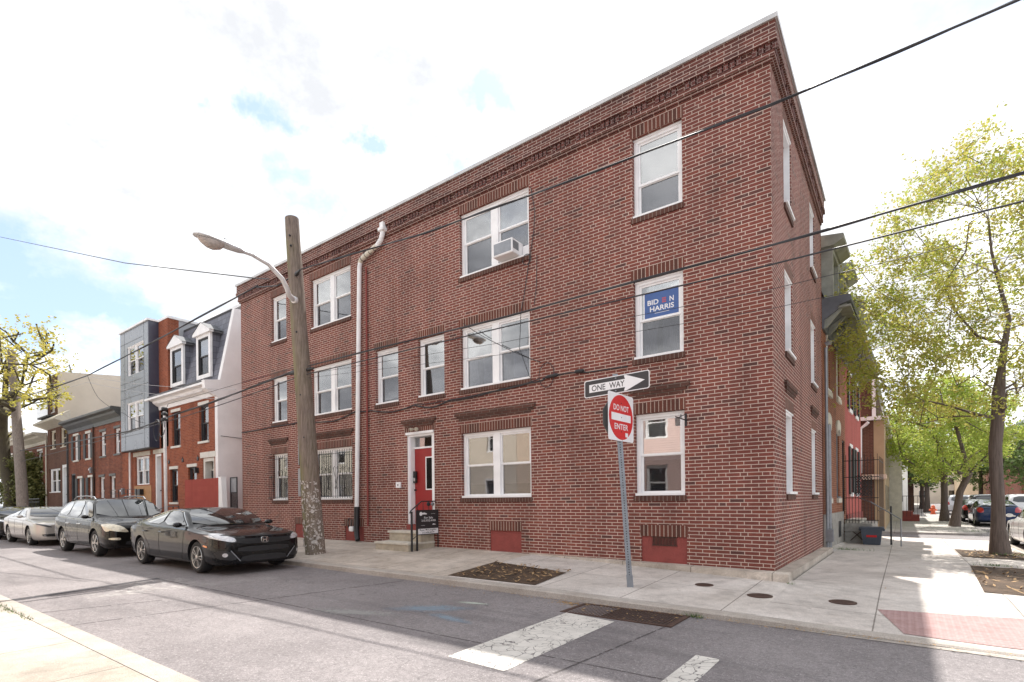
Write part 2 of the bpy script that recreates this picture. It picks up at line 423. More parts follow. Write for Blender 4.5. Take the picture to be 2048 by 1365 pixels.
    out(g, pbsdf(g, c, rough, Normal=b, Specular_IOR_Level=0.3))
    MATS[name] = m


def paint_mark(name, c, wear=0.5, crack=9.0, thr=0.05, density=1.0):
    """road paint: worn and cracked, the road shows through"""
    m, g = newmat(name)
    pos = g.n('ShaderNodeNewGeometry').outputs['Position']
    nv = g.n('ShaderNodeTexNoise', {'Vector': pos, 'Scale': 3.0, 'Detail': 4.0}).outputs[1]
    wp = g.n('ShaderNodeVectorMath', {0: pos, 1: g.n('ShaderNodeVectorMath', {0: nv, 3: 0.35}, operation='SCALE').outputs[0]}, operation='ADD').outputs[0]
    vo = g.n('ShaderNodeTexVoronoi', {'Vector': wp, 'Scale': crack}, feature='DISTANCE_TO_EDGE').outputs['Distance']
    width = g.m('MULTIPLY', g.ramp(g.noise(pos, 2.5, 3), [(0.35, 0.0), (0.6, 1.0)]), thr)
    ck = g.m('LESS_THAN', vo, width)
    wr = g.m('GREATER_THAN', g.noise(pos, 7, 8, 0.72), wear)
    a = g.m('SUBTRACT', 1.0, g.m('MAXIMUM', ck, wr))
    if density < 1:
        a = g.m('MULTIPLY', a, density)
    cc = g.mix(g.ramp(g.noise(pos, 4, 6, 0.6), [(0.35, 0.0), (0.7, 1.0)]), c, tuple(x * 0.78 for x in c))
    sh = pbsdf(g, cc, 0.7)
    tr = g.n('ShaderNodeBsdfTransparent').outputs[0]
    out(g, g.n('ShaderNodeMixShader', {0: a, 1: tr, 2: sh}).outputs[0])
    MATS[name] = m


def stain_mat(name, c, dens=0.6):
    m, g = newmat(name)
    tc = g.n('ShaderNodeTexCoord').outputs['Object']
    pos = g.n('ShaderNodeNewGeometry').outputs['Position']
    ln = g.n('ShaderNodeVectorMath', {0: tc}, operation='LENGTH').outputs['Value']
    nz = g.noise(pos, 6, 7, 0.7)
    f = g.m('ADD', ln, g.m('MULTIPLY', g.m('SUBTRACT', nz, 0.5), 1.3))
    a = g.m('MULTIPLY', g.n('ShaderNodeMapRange', {0: f, 1: 0.35, 2: 1.0, 3: 1.0, 4: 0.0}).outputs[0], dens)
    out(g, g.n('ShaderNodeMixShader', {0: a, 1: g.n('ShaderNodeBsdfTransparent').outputs[0], 2: pbsdf(g, c, 0.8)}).outputs[0])
    MATS[name] = m


def wood_pole(name, c1, c2, moss, flyers):
    m, g = newmat(name)
    pos = g.n('ShaderNodeNewGeometry').outputs['Position']
    p = g.n('ShaderNodeSeparateXYZ', {0: pos})
    nrm = g.n('ShaderNodeSeparateXYZ', {0: g.n('ShaderNodeNewGeometry').outputs['Normal']})
    gr = g.noise(g.vscale(pos, (14, 14, 0.6)), 2.0, 7, 0.7)
    c = g.mix(g.ramp(gr, [(0.3, 0.0), (0.7, 1.0)]), c1, c2)
    if moss:
        f = g.m('MULTIPLY', g.ramp(g.noise(pos, 1.1, 6, 0.65), [(0.40, 0.0), (0.62, 0.75)]), g.ramp(g.m('ADD', g.m('MULTIPLY', nrm.outputs[0], -0.5), 0.5), [(0.25, 0.15), (0.75, 1.0)]))
        c = g.mix(f, c, (0.20, 0.20, 0.055))
    if flyers:
        nz = g.noise(pos, 13, 7, 0.8)
        band = g.m('MULTIPLY', g.m('LESS_THAN', g.m('ADD', p.outputs[2], g.m('MULTIPLY', g.noise(pos, 6, 5, 0.7), 1.9)), flyers + 0.75), g.ramp(g.noise(pos, 0.9, 3), [(0.38, 0.0), (0.55, 1.0)]))
        f = g.m('MULTIPLY', g.m('GREATER_THAN', nz, 0.575), g.m('GREATER_THAN', band, 0.28))
        c = g.mix(f, c, (0.66, 0.60, 0.56))
    b = g.n('ShaderNodeBump', {'Strength': 0.7, 'Distance': 0.02, 'Height': gr}).outputs[0]
    out(g, pbsdf(g, c, 0.9, Normal=b))
    MATS[name] = m


def leafmat(name, ca, cb, cc_, tr=0.5):
    m, g = newmat(name)
    pos = g.n('ShaderNodeNewGeometry').outputs['Position']
    nz = g.noise(pos, 0.8, 4, 0.6)
    n2 = g.noise(pos, 9.0, 2, 0.6)
    c = g.mix(g.ramp(nz, [(0.35, 0.0), (0.65, 1.0)]), ca, cb)
    c = g.mix(g.ramp(n2, [(0.45, 0.0), (0.62, 0.8)]), c, cc_)
    df = g.n('ShaderNodeBsdfPrincipled', {'Base Color': c, 'Roughness': 0.55}).outputs[0]
    tl = g.n('ShaderNodeBsdfTranslucent', {0: c}).outputs[0]
    out(g, g.n('ShaderNodeMixShader', {0: tr, 1: df, 2: tl}).outputs[0])
    MATS[name] = m


slate()
ground_mat('asphalt', (0.185, 0.168, 0.170), (0.275, 0.252, 0.252), speck=0.5, bump=0.5)
ground_mat('concrete', (0.58, 0.525, 0.475), (0.69, 0.64, 0.595), 1.4, joints=[(0, 1.55, -1.72), (1, 1.55, -3.05)], bump=0.25)
ground_mat('concrete_side', (0.57, 0.515, 0.47), (0.69, 0.64, 0.595), 1.4, joints=[(0, 1.6, 1.62), (1, 2.3, 0.2)], bump=0.25)
ground_mat('concrete_old', (0.48, 0.41, 0.34), (0.64, 0.57, 0.50), 1.6, joints=[(0, 1.5, -9.0), (1, 1.5, -3.0)], bump=0.4)
ground_mat('kerb_stone', (0.34, 0.30, 0.26), (0.48, 0.44, 0.40), 2.0, bump=0.5)
ground_mat('near_concrete', (0.42, 0.37, 0.31), (0.52, 0.47, 0.41), 1.6, joints=[(0, 1.6, -9.0), (1, 1.7, -10.6)], bump=0.4)
ground_mat('soil', (0.045, 0.032, 0.024), (0.13, 0.085, 0.055), 5, bump=1.0)
ground_mat('earth', (0.14, 0.13, 0.12), (0.18, 0.17, 0.16), 0.4)
ground_mat('far_concrete', (0.42, 0.39, 0.36), (0.50, 0.47, 0.44), 1.0, joints=[(0, 1.6, 0.0), (1, 2.0, 0.0)], bump=0.2)
paint_mark('crosswalk_paint', (0.66, 0.63, 0.58), 0.64, 6.5, 0.030)
paint_mark('worn_paint', (0.55, 0.52, 0.50), 0.50, 4.0, 0.03, 0.55)
paint_mark('seam', (0.085, 0.075, 0.075), 0.56, 3.0, 0.0, 0.55)
paint_mark('tar', (0.05, 0.045, 0.05), 0.60, 3.0, 0.0, 0.9)
stain_mat('chalk_blue', (0.26, 0.34, 0.41), 0.55)
stain_mat('chalk_pale', (0.42, 0.42, 0.40), 0.5)
stain_mat('chalk_green', (0.50, 0.55, 0.48), 0.7)
wood_pole('pole_wood', (0.085, 0.062, 0.05), (0.30, 0.235, 0.20), True, 1.9)
wood_pole('pole_wood_plain', (0.15, 0.12, 0.10), (0.33, 0.28, 0.25), False, 1.6)
wood_pole('dark_bark', (0.035, 0.028, 0.02), (0.09, 0.07, 0.05), True, 0)
wood_pole('bark', (0.075, 0.055, 0.045), (0.20, 0.155, 0.13), False, 0)
leafmat('leaf_yellow', (0.48, 0.46, 0.075), (0.30, 0.40, 0.06), (0.52, 0.40, 0.15), .5)
leafmat('leaf_green', (0.42, 0.50, 0.08), (0.28, 0.42, 0.06), (0.52, 0.48, 0.16), .55)
leafmat('leaf_blossom', (0.52, 0.44, 0.07), (0.40, 0.40, 0.07), (0.58, 0.48, 0.16))
leafmat('leaf_ivy', (0.10, 0.12, 0.03), (0.16, 0.17, 0.05), (0.24, 0.22, 0.08), 0.25)
leafmat('leaf_far', (0.13, 0.20, 0.05), (0.09, 0.16, 0.04), (0.22, 0.26, 0.08), 0.3)

# detectable paving of the kerb ramp: red with raised domes
m_, g_ = newmat('tactile')
pos_ = g_.n('ShaderNodeNewGeometry').outputs['Position']
sp_ = g_.n('ShaderNodeSeparateXYZ', {0: pos_})
fx_ = g_.m('SUBTRACT', g_.m('FRACT', g_.m('DIVIDE', sp_.outputs[0], 0.075)), 0.5)
fy_ = g_.m('SUBTRACT', g_.m('FRACT', g_.m('DIVIDE', sp_.outputs[1], 0.075)), 0.5)
rr_ = g_.m('SQRT', g_.m('ADD', g_.m('MULTIPLY', fx_, fx_), g_.m('MULTIPLY', fy_, fy_)))
dm_ = g_.n('ShaderNodeMapRange', {0: rr_, 1: 0.18, 2: 0.34, 3: 1.0, 4: 0.0}).outputs[0]
c_ = g_.mix(g_.ramp(g_.noise(pos_, 6, 6, 0.7), [(0.35, 0.0), (0.7, 1.0)]), (0.31, 0.18, 0.17), (0.40, 0.27, 0.26))
c_ = g_.mix(g_.m('MULTIPLY', dm_, 0.35), c_, (0.62, 0.42, 0.40))
b_ = g_.n('ShaderNodeBump', {'Strength': 0.8, 'Distance': 0.01, 'Height': dm_}).outputs[0]
out(g_, pbsdf(g_, c_, 0.8, Normal=b_))
MATS['tactile'] = m_

# ------------------------------------------------------------------ builders
ORG = {}          # world origin of each thing (things are built unrotated)


def tag(o, label=None, cat=None, group=None, kind=None):
    if label: o['label'] = label
    if cat: o['category'] = cat
    if group: o['group'] = group
    if kind: o['kind'] = kind
    return o


def thing(name, label, cat, loc=(0, 0, 0), group=None):
    o = bpy.data.objects.new(name, None)
    col.objects.link(o)
    o.empty_display_size = 0.3
    o.location = loc
    ORG[o.name] = Vector(loc)
    return tag(o, label, cat, group)


class Frame:
    """a wall plane: u runs along it, z up, d outwards"""
    def __init__(s, o, u, n):
        s.o = Vector(o); s.u = Vector(u); s.n = Vector(n)

    def P(s, u, z, d=0.0):
        return s.o + s.u * u + s.n * d + Vector((0, 0, z))


FR = Frame((0, 0, 0), (1, 0, 0), (0, -1, 0))       # the street front
SD = Frame((0, 0, 0), (0, 1, 0), (1, 0, 0))        # the side street wall


class MB:
    def __init__(s):
        s.v = []; s.f = []; s.sm = []; s.nr = True

    def add(s, vs, fs):
        b = len(s.v)
        s.v += [Vector(v) for v in vs]
        s.f += [tuple(b + i for i in f) for f in fs]
        return s

    def hexa(s, c):
        return s.add(c, [(0, 3, 2, 1), (4, 5, 6, 7), (0, 1, 5, 4), (1, 2, 6, 5), (2, 3, 7, 6), (3, 0, 4, 7)])

    def box(s, x0, x1, y0, y1, z0, z1):
        return s.hexa([(x0, y0, z0), (x1, y0, z0), (x1, y1, z0), (x0, y1, z0), (x0, y0, z1), (x1, y0, z1), (x1, y1, z1), (x0, y1, z1)])

    def fb(s, F, u0, u1, z0, z1, d0, d1):
        return s.hexa([F.P(u0, z0, d0), F.P(u1, z0, d0), F.P(u1, z0, d1), F.P(u0, z0, d1), F.P(u0, z1, d0), F.P(u1, z1, d0), F.P(u1, z1, d1), F.P(u0, z1, d1)])

    def quad(s, pts, nrm=None):
        pts = [Vector(p) for p in pts]
        if nrm is not None:
            n = (pts[1] - pts[0]).cross(pts[2] - pts[0])
            if n.dot(Vector(nrm)) < 0:
                pts.reverse()
            s.nr = False
        return s.add(pts, [tuple(range(len(pts)))])

    def tube(s, pts, rad, n=8, cap=True):
        pts = [Vector(p) for p in pts]
        k = len(pts)
        if not hasattr(rad, '__len__'):
            rad = [rad] * k
        t0 = (pts[1] - pts[0]).normalized()
        a = t0.orthogonal().normalized()
        rings = []
        b = len(s.v)
        for i, p in enumerate(pts):
            t = (pts[min(i + 1, k - 1)] - pts[max(i - 1, 0)]).normalized()
            a = (a - t * a.dot(t)).normalized()
            c = t.cross(a)
            for j in range(n):
                an = 2 * math.pi * j / n
                s.v.append(p + (a * math.cos(an) + c * math.sin(an)) * rad[i])
        for i in range(k - 1):
            for j in range(n):
                s.f.append((b + i * n + j, b + i * n + (j + 1) % n, b + (i + 1) * n + (j + 1) % n, b + (i + 1) * n + j))
        if cap:
            s.f.append(tuple(b + j for j in range(n))[::-1])
            s.f.append(tuple(b + (k - 1) * n + j for j in range(n)))
        return s

    def lathe(s, o, axis, prof, n=24, cap=True):
        """prof: (radius, height along axis)"""
        axis = Vector(axis).normalized(); a = axis.orthogonal().normalized(); c = axis.cross(a)
        b = len(s.v); k = len(prof)
        for r, h in prof:
            for j in range(n):
                an = 2 * math.pi * j / n
                s.v.append(Vector(o) + axis * h + (a * math.cos(an) + c * math.sin(an)) * max(r, 1e-4))
        for i in range(k - 1):
            for j in range(n):
                s.f.append((b + i * n + j, b + i * n + (j + 1) % n, b + (i + 1) * n + (j + 1) % n, b + (i + 1) * n + j))
        if cap and prof[0][0] > 0.002: s.f.append(tuple(b + j for j in range(n))[::-1])
        if cap and prof[-1][0] > 0.002: s.f.append(tuple(b + (k - 1) * n + j for j in range(n)))
        return s

    def prism(s, F, poly, d0, d1):
        n = len(poly)
        vs = [F.P(u, z, d0) for u, z in poly] + [F.P(u, z, d1) for u, z in poly]
        fs = [tuple(range(n))[::-1], tuple(range(n, 2 * n))] + [(i, (i + 1) % n, n + (i + 1) % n, n + i) for i in range(n)]
        return s.add(vs, fs)

    def extr(s, F, prof, u0, u1, end0=0.0, end1=0.0):
        """moulding: prof = (d, z) polygon swept along u; ends mitred by end*d"""
        n = len(prof)
        vs = [F.P(u0 - end0 * d, z, d) for d, z in prof] + [F.P(u1 + end1 * d, z, d) for d, z in prof]
        fs = [tuple(range(n))[::-1], tuple(range(n, 2 * n))] + [(i, (i + 1) % n, n + (i + 1) % n, n + i) for i in range(n)]
        return s.add(vs, fs)

    def build(s, name, mat, parent=None, smooth=False, bevel=0.0, angle=40):
        me = bpy.data.meshes.new(name)
        off = Vector((0, 0, 0))
        o = bpy.data.objects.new(name, me)
        if parent is not None:
            off = ORG[parent.name]
        me.from_pydata([v - off for v in s.v], [], s.f)
        if s.nr:
            bm = bmesh.new(); bm.from_mesh(me)
            bmesh.ops.recalc_face_normals(bm, faces=bm.faces)
            if bevel:
                es = [e for e in bm.edges if len(e.link_faces) == 2 and e.calc_face_angle(0) > 0.6]
                bmesh.ops.bevel(bm, geom=es, offset=bevel, segments=2, affect='EDGES', clamp_overlap=True)
            bm.to_mesh(me); bm.free()
        me.materials.append(MATS[mat] if isinstance(mat, str) else mat)
        if smooth:
            me.shade_smooth()
            try:
                me.set_sharp_from_angle(angle=R(angle))
            except Exception:
                pass
        col.objects.link(o)
        if parent is not None:
            o.parent = parent
            ORG[o.name] = off
        else:
            ORG[o.name] = Vector((0, 0, 0))
        return o


def solo(o, label, cat, group=None):
    """give a one-mesh thing its own origin at its base"""
    me = o.data
    co = np.empty(len(me.vertices) * 3); me.vertices.foreach_get('co', co); co = co.reshape(-1, 3)
    c = (co.min(0) + co.max(0)) / 2; c[2] = co[:, 2].min()
    me.vertices.foreach_set('co', (co - c).ravel()); me.update()
    o.location = Vector(c)
    ORG[o.name] = Vector(c)
    return tag(o, label, cat, group)


def lettering(F, text, u, z, d, h, mat, parent, width=None, name='lettering', align='CENTER', extrude=0.0015, bold=0.0, vscale=1.0, skewz=0.0):
    cu = bpy.data.curves.new('t', 'FONT')
    cu.body = text; cu.size = 1.0; cu.align_x = align; cu.align_y = 'CENTER'; cu.extrude = 0; cu.offset = bold; cu.resolution_u = 3
    cu.space_line = 0.95
    t = bpy.data.objects.new('t', cu); col.objects.link(t)
    dg = bpy.context.evaluated_depsgraph_get()
    me = bpy.data.meshes.new_from_object(t.evaluated_get(dg))
    bpy.data.objects.remove(t)
    xs = [v.co.x for v in me.vertices]; ys = [v.co.y for v in me.vertices]
    cap = 0.70
    sz = h / cap
    sx = sz if width is None else width / (max(xs) - min(xs))
    cy = (max(ys) + min(ys)) / 2
    cx = (max(xs) + min(xs)) / 2
    mb = MB()
    vs = [F.P(u + (v.co.x - (cx if align == 'CENTER' else min(xs))) * sx, z + (v.co.y - cy) * sz * vscale + skewz * (v.co.x - cx) * sx, d) for v in me.vertices]
    mb.add(vs, [tuple(p.vertices) for p in me.polygons])
    mb.nr = False
    n = F.n
    mb.f = [f if (mb.v[f[1]] - mb.v[f[0]]).cross(mb.v[f[2]] - mb.v[f[0]]).dot(n) > 0 else f[::-1] for f in mb.f]
    bpy.data.meshes.remove(me)
    return mb.build(name, mat, parent)


def wall(mb, F, u0, u1, z0, z1, holes=(), rev=0.25):
    us = sorted({u0, u1} | {h[0] for h in holes} | {h[1] for h in holes})
    zs = sorted({z0, z1} | {h[2] for h in holes} | {h[3] for h in holes})
    us = [u for u in us if u0 <= u <= u1]; zs = [z for z in zs if z0 <= z <= z1]
    for a, b in zip(us, us[1:]):
        for c, d in zip(zs, zs[1:]):
            mu, mz = (a + b) / 2, (c + d) / 2
            if any(h[0] < mu < h[1] and h[2] < mz < h[3] for h in holes):
                continue
            mb.quad([F.P(a, c), F.P(b, c), F.P(b, d), F.P(a, d)], F.n)
    for a, b, c, d in holes:
        mb.quad([F.P(a, c), F.P(a, d), F.P(a, d, -rev), F.P(a, c, -rev)], F.u)
        mb.quad([F.P(b, c), F.P(b, d), F.P(b, d, -rev), F.P(b, c, -rev)], -F.u)
        mb.quad([F.P(a, c), F.P(b, c), F.P(b, c, -rev), F.P(a, c, -rev)], (0, 0, 1))
        mb.quad([F.P(a, d), F.P(b, d), F.P(b, d, -rev), F.P(a, d, -rev)], (0, 0, -1))


def shell(F, u0, u1, z0, z1, depth, mb, front=True):
    """back, sides and roof of a building behind the wall plane F"""
    if front:
        pass
    mb.quad([F.P(u0, z0, 0), F.P(u0, z1, 0), F.P(u0, z1, -depth), F.P(u0, z0, -depth)], -F.u)
    mb.quad([F.P(u1, z0, 0), F.P(u1, z1, 0), F.P(u1, z1, -depth), F.P(u1, z0, -depth)], F.u)
    mb.quad([F.P(u0, z0, -depth), F.P(u1, z0, -depth), F.P(u1, z1, -depth), F.P(u0, z1, -depth)], -F.n)


def window(F, h, parent, units=1, frame='white_paint', cas=0.09, dep=0.10, mull=0.22, sill=True, upper='glass', lower='screen_glass',
           back='interior', up_blind=None, lo_blind=None, mid=0.5, header=0.09, sash=0.045, grid=None, curtains=None, label=None, sashmat=None, room=0.35, sd=0.0):
    """a sash window filling the hole h=(u0,u1,z0,z1)"""
    u0, u1, z0, z1 = h
    fr = MB()
    e = 0.004
    zs = z0 + (0.055 if sill else 0.03)
    fr.fb(F, u0 + e, u1 - e, z1 - header, z1 - e, -dep - 0.10, -dep)
    if header > 0.05:
        fr.fb(F, u0 + e, u1 - e, z1 - header * 0.42, z1 - e * 2, -dep, -dep + 0.03)
    fr.fb(F, u0 + e, u0 + cas, zs, z1 - header, -dep - 0.10 - sd, -dep)
    fr.fb(F, u1 - cas, u1 - e, zs, z1 - header, -dep - 0.10 - sd, -dep)
    fr.fb(F, u0 + e, u1 - e, z0 + e, zs, -dep - 0.12, -dep + (0.10 if sill else 0.0))
    spans = [(u0 + cas, u1 - cas)]
    if units == 2:
        c = (u0 + u1) / 2
        fr.fb(F, c - mull / 2, c + mull / 2, zs, z1 - header, -dep - 0.10, -dep + 0.006)
        spans = [(u0 + cas, c - mull / 2), (c + mull / 2, u1 - cas)]
    w = fr.build('window', frame, parent, bevel=0)
    if label: w['label'] = label
    sm = MB()
    zt = z1 - header
    pu, pl = MB(), MB()
    zm = zs + (zt - zs) * mid
    for a, b in spans:
        for (c, d, off, pm) in ((zm, zt, -dep - 0.035 - sd, pu), (zs, zm + 0.03, -dep - 0.065 - sd, pl)):
            sm.fb(F, a, a + sash, c, d, off - 0.03, off)
            sm.fb(F, b - sash, b, c, d, off - 0.03, off)
            sm.fb(F, a + sash, b - sash, c, c + sash, off - 0.03, off - 0.001)
            sm.fb(F, a + sash, b - sash, d - sash, d, off - 0.03, off - 0.001)
            if grid:
                nu, nz = grid
                for i in range(1, nu):
                    uu = a + sash + (b - a - 2 * sash) * i / nu
                    sm.fb(F, uu - 0.012, uu + 0.012, c + sash, d - sash, off - 0.025, off - 0.003)
                for i in range(1, nz):
                    zz = c + (d - c) * i / nz
                    sm.fb(F, a + sash, b - sash, zz - 0.012, zz + 0.012, off - 0.024, off - 0.004)
            pm.fb(F, a + sash, b - sash, c + sash, d - sash, off - 0.022, off - 0.016)
    sm.build('sash', sashmat or frame, w)
    pu.build('pane', upper, w)
    pl.build('pane', lower, w)
    if back:
        bk = MB()
        bk.fb(F, u0 - 0.03, u1 + 0.03, z0 - 0.03, z1 + 0.03, -dep - room - 0.02, -dep - room)
        bk.fb(F, u0 - 0.03, u0 - 0.01, z0, z1, -dep - room, -dep - 0.12)
        bk.fb(F, u1 + 0.01, u1 + 0.03, z0, z1, -dep - room, -dep - 0.12)
        bk.build('interior', back, w)
    for (bl, c, d) in ((up_blind, zm, zt), (lo_blind, zs, zm)):
        if bl:
            mt, frac = bl
            bb = MB()
            n = int((d - c) * frac / 0.05) + 1
            top = d
            for a, b in spans:
                for i in range(n):
                    zz = top - 0.05 * (i + 1)
                    if zz < c: break
                    bb.hexa([F.P(a + 0.02, zz, -dep - 0.125 - sd), F.P(b - 0.02, zz, -dep - 0.125 - sd), F.P(b - 0.02, zz, -dep - 0.119 - sd), F.P(a + 0.02, zz, -dep - 0.119 - sd),
                             F.P(a + 0.02, zz + 0.048, -dep - 0.135 - sd), F.P(b - 0.02, zz + 0.048, -dep - 0.135 - sd), F.P(b - 0.02, zz + 0.048, -dep - 0.129 - sd), F.P(a + 0.02, zz + 0.048, -dep - 0.129 - sd)])
            if bb.v:
                bb.build('blind', mt, w)
    if curtains:
        for (mt, a, b, c, d, tie) in curtains:
            cb = MB()
            n = 28
            L = b - a
            rows = 7
            pts = []
            for j in range(rows + 1):
                t = j / rows
                zz = c + (d - c) * t
                k = 1 - tie * math.sin(math.pi * (1 - t) * 0.9) ** 1.5 if tie else 1
                for i in range(n + 1):
                    s_ = i / n
                    uu = a + L * s_ * k
                    pts.append(F.P(uu, zz, -dep - 0.16 + 0.016 * math.sin(s_ * 40 + 0.6 * math.sin(t * 3)) + 0.006 * math.sin(s_ * 91)))
            fs = [(j * (n + 1) + i, j * (n + 1) + i + 1, (j + 1) * (n + 1) + i + 1, (j + 1) * (n + 1) + i) for j in range(rows) for i in range(n)]
            cb.add(pts, fs); cb.nr = False
            cb.build('curtain', mt, w, smooth=True, angle=180)
    return w


def panel_door(F, h, parent, mat, frame='white_paint', dep=0.2, glass=None, transom=0.0, knob='black_plastic', side='L', casing=0.07, label=None):
    u0, u1, z0, z1 = h
    fr = MB()
    fr.fb(F, u0 + .004, u0 + casing, z0, z1 - .004, -dep - .05, -0.03)
    fr.fb(F, u1 - casing, u1 - .004, z0, z1 - .004, -dep - .05, -0.03)
    fr.fb(F, u0 + casing, u1 - casing, z1 - casing, z1 - .004, -dep - .05, -0.03)
    zt = z1 - casing
    if transom:
        zt = z1 - casing - transom
        fr.fb(F, u0 + casing, u1 - casing, zt - .05, zt, -dep - .04, -dep + .03)
    f = fr.build('door_frame', frame, parent)
    if transom:
        MB().fb(F, u0 + casing, u1 - casing, zt, z1 - casing, -dep - .03, -dep - .02).build('transom_pane', 'glass', f)
        zt -= .05
    d = MB()
    a, b, c = u0 + casing + .005, u1 - casing - .005, z0 + .01
    d.fb(F, a, b, c, zt, -dep - .04, -dep)
    dd = d.build('door', mat, parent)
    if label: dd['label'] = label
    if glass:
        g0, g1, g2, g3 = glass
        mb = MB()
        for q in ((g0 - .035, g0, g2 - .035, g3 + .035), (g1, g1 + .035, g2 - .035, g3 + .035), (g0, g1, g2 - .035, g2), (g0, g1, g3, g3 + .035)):
            mb.fb(F, q[0], q[1], q[2], q[3], -dep, -dep + .012)
        mb.build('glazing_frame', frame, dd)
        MB().fb(F, g0, g1, g2, g3, -dep, -dep + .006).build('pane', 'car_glass', dd)
    else:
        pm = MB()
        for (s0, s1) in ((0.12, 0.46), (0.54, 0.92)):
            for (w0, w1) in ((.14, .46), (.54, .86)):
                pm.fb(F, a + (b - a) * w0, a + (b - a) * w1, c + (zt - c) * s0, c + (zt - c) * s1, -dep, -dep + .008)
        pm.build('panel', mat, dd)
    ku = a + .06 if side == 'L' else b - .06
    MB().lathe(F.P(ku, c + (zt - c) * .45, -dep), F.n, [(.02, 0), (.012, .02), (.012, .04), (.03, .05), (.026, .075), (0, .08)], 12).build('handle', knob, dd, smooth=True)
    return dd

# ------------------------------------------------------------------ ground
def lerp(a, b, t): return a + (b - a) * max(0.0, min(1.0, t))


def road_z(x, y=-5.0):
    if y > 0: return side_z(y) - 0.09
    return lerp(-0.24, -0.30, (x + 10) / 10)


def side_z(y):
    return lerp(-0.15, -0.33, y / 15.0)


def walk_z(x, y):
    """pavement height in front of and beside the corner building"""
    if x < 0.3:
        w = lerp(0.10, 0.05, (x + 12) / 6.5) if x < -5.5 else lerp(0.05, -0.14, (x + 5.5) / 5.8)
        k = road_z(x) + 0.115
        k = lerp(k, -0.215, (x + 3.0) / 3.0) if x > -3 else k
        return lerp(k, w, (y + 3.25) / 3.25)
    base = side_z(max(y, 0)) - 0.02 * (x - 0.3) + 0.01
    if y >= 0: return base
    k = lerp(-0.215, -0.275, (x - 0.3) / 2.2)
    return lerp(k, base, (y + 3.25) / 3.25)


def sheet(name, mat, x0, x1, y0, y1, zf, step=0.5, inside=None, parent=None):
    nx = max(1, int(round((x1 - x0) / step))); ny = max(1, int(round((y1 - y0) / step)))
    mb = MB(); mb.nr = False
    for j in range(ny + 1):
        for i in range(nx + 1):
            x = x0 + (x1 - x0) * i / nx; y = y0 + (y1 - y0) * j / ny
            mb.v.append(Vector((x, y, zf(x, y))))
    for j in range(ny):
        for i in range(nx):
            a = j * (nx + 1) + i
            if inside:
                c = (mb.v[a] + mb.v[a + nx + 2]) / 2
                if not inside(c.x, c.y): continue
            mb.f.append((a, a + 1, a + nx + 2, a + nx + 1))
    return mb.build(name, mat, parent)


def struct(o): return tag(o, kind='structure')


def poly_sheet(name, mat, pts, zf, cut=0.5):
    """flat polygon laid on the surface zf, cut finely so that it follows it"""
    bm = bmesh.new()
    bm.faces.new([bm.verts.new((p[0], p[1], 0)) for p in pts])
    xs = [p[0] for p in pts]; ys = [p[1] for p in pts]
    for ax, lo, hi in ((0, min(xs), max(xs)), (1, min(ys), max(ys))):
        t = lo + cut
        while t < hi:
            co = [0, 0, 0]; co[ax] = t; no = [0, 0, 0]; no[ax] = 1
            bmesh.ops.bisect_plane(bm, geom=bm.verts[:] + bm.edges[:] + bm.faces[:], plane_co=co, plane_no=no)
            t += cut
    mb = MB(); mb.nr = False
    bm.verts.index_update()
    mb.v = [Vector((v.co.x, v.co.y, zf(v.co.x, v.co.y))) for v in bm.verts]
    for f in bm.faces:
        idx = [v.index for v in f.verts]
        if f.normal.z < 0: idx.reverse()
        mb.f.append(tuple(idx))
    bm.free()
    return mb.build(name, mat)


struct(MB().quad([(-900, -900, -0.75), (900, -900, -0.75), (900, 900, -0.75), (-900, 900, -0.75)], (0, 0, 1)).build('ground', 'earth'))
# street in front (three lengths) and the side street
struct(sheet('road', 'asphalt', -160, 60, -8.8, -3.1, lambda x, y: road_z(x), 2.0))
CURB = []      # kerb line of the near corner: (x, y, top, foot)
for x in (-160, -60, -30, -20, -15, -10, -8, -6, -4.7):
    CURB.append((x, -3.25))
for x in (-3.5, -2.5, -1.5, -0.5, 0.5, 1.5, 2.5, 3.2): CURB.append((x, -3.25))
for i in range(1, 9):
    a = R(-90 + 90 * i / 8); CURB.append((3.3 + 1.7 * math.cos(a), -1.55 + 1.7 * math.sin(a)))
for y in (-.5, 1, 4, 8, 12, 17.4): CURB.append((5.0 + 0.01 * max(0, y - 4), y))


def kerb_top(x, y): return walk_z(x, y)


struct(sheet('side_road', 'asphalt', 3.2, 60, -3.1, 17.5, lambda x, y: lerp(road_z(x), side_z(15) - 0.09, (y + 3.1) / 12), 1.5))
struct(sheet('side_road', 'asphalt', -1, 60, 17.5, 20.9, lambda x, y: -0.43, 3))
struct(sheet('side_road', 'asphalt', 4.9, 60, 20.9, 200, lambda x, y: -0.43, 6))
struct(sheet('side_road', 'asphalt', 3.0, 60, -60, -8.8, lambda x, y: road_z(x), 6))


def in_walk(x, y):
    if y < -3.25 or y > 17.3: return False
    if x > 3.3 and y < -0.95: return (x - 3.3) ** 2 + (y + 0.95) ** 2 < 2.22 ** 2
    return x < 5.2 + 0.02 * max(0, y - 4)


struct(sheet('sidewalk', 'concrete', -5.5, 0.3, -3.12, 0.05, walk_z, 0.25))
struct(sheet('sidewalk', 'concrete_old', -160, -5.5, -3.12, 0.05, walk_z, 0.5))
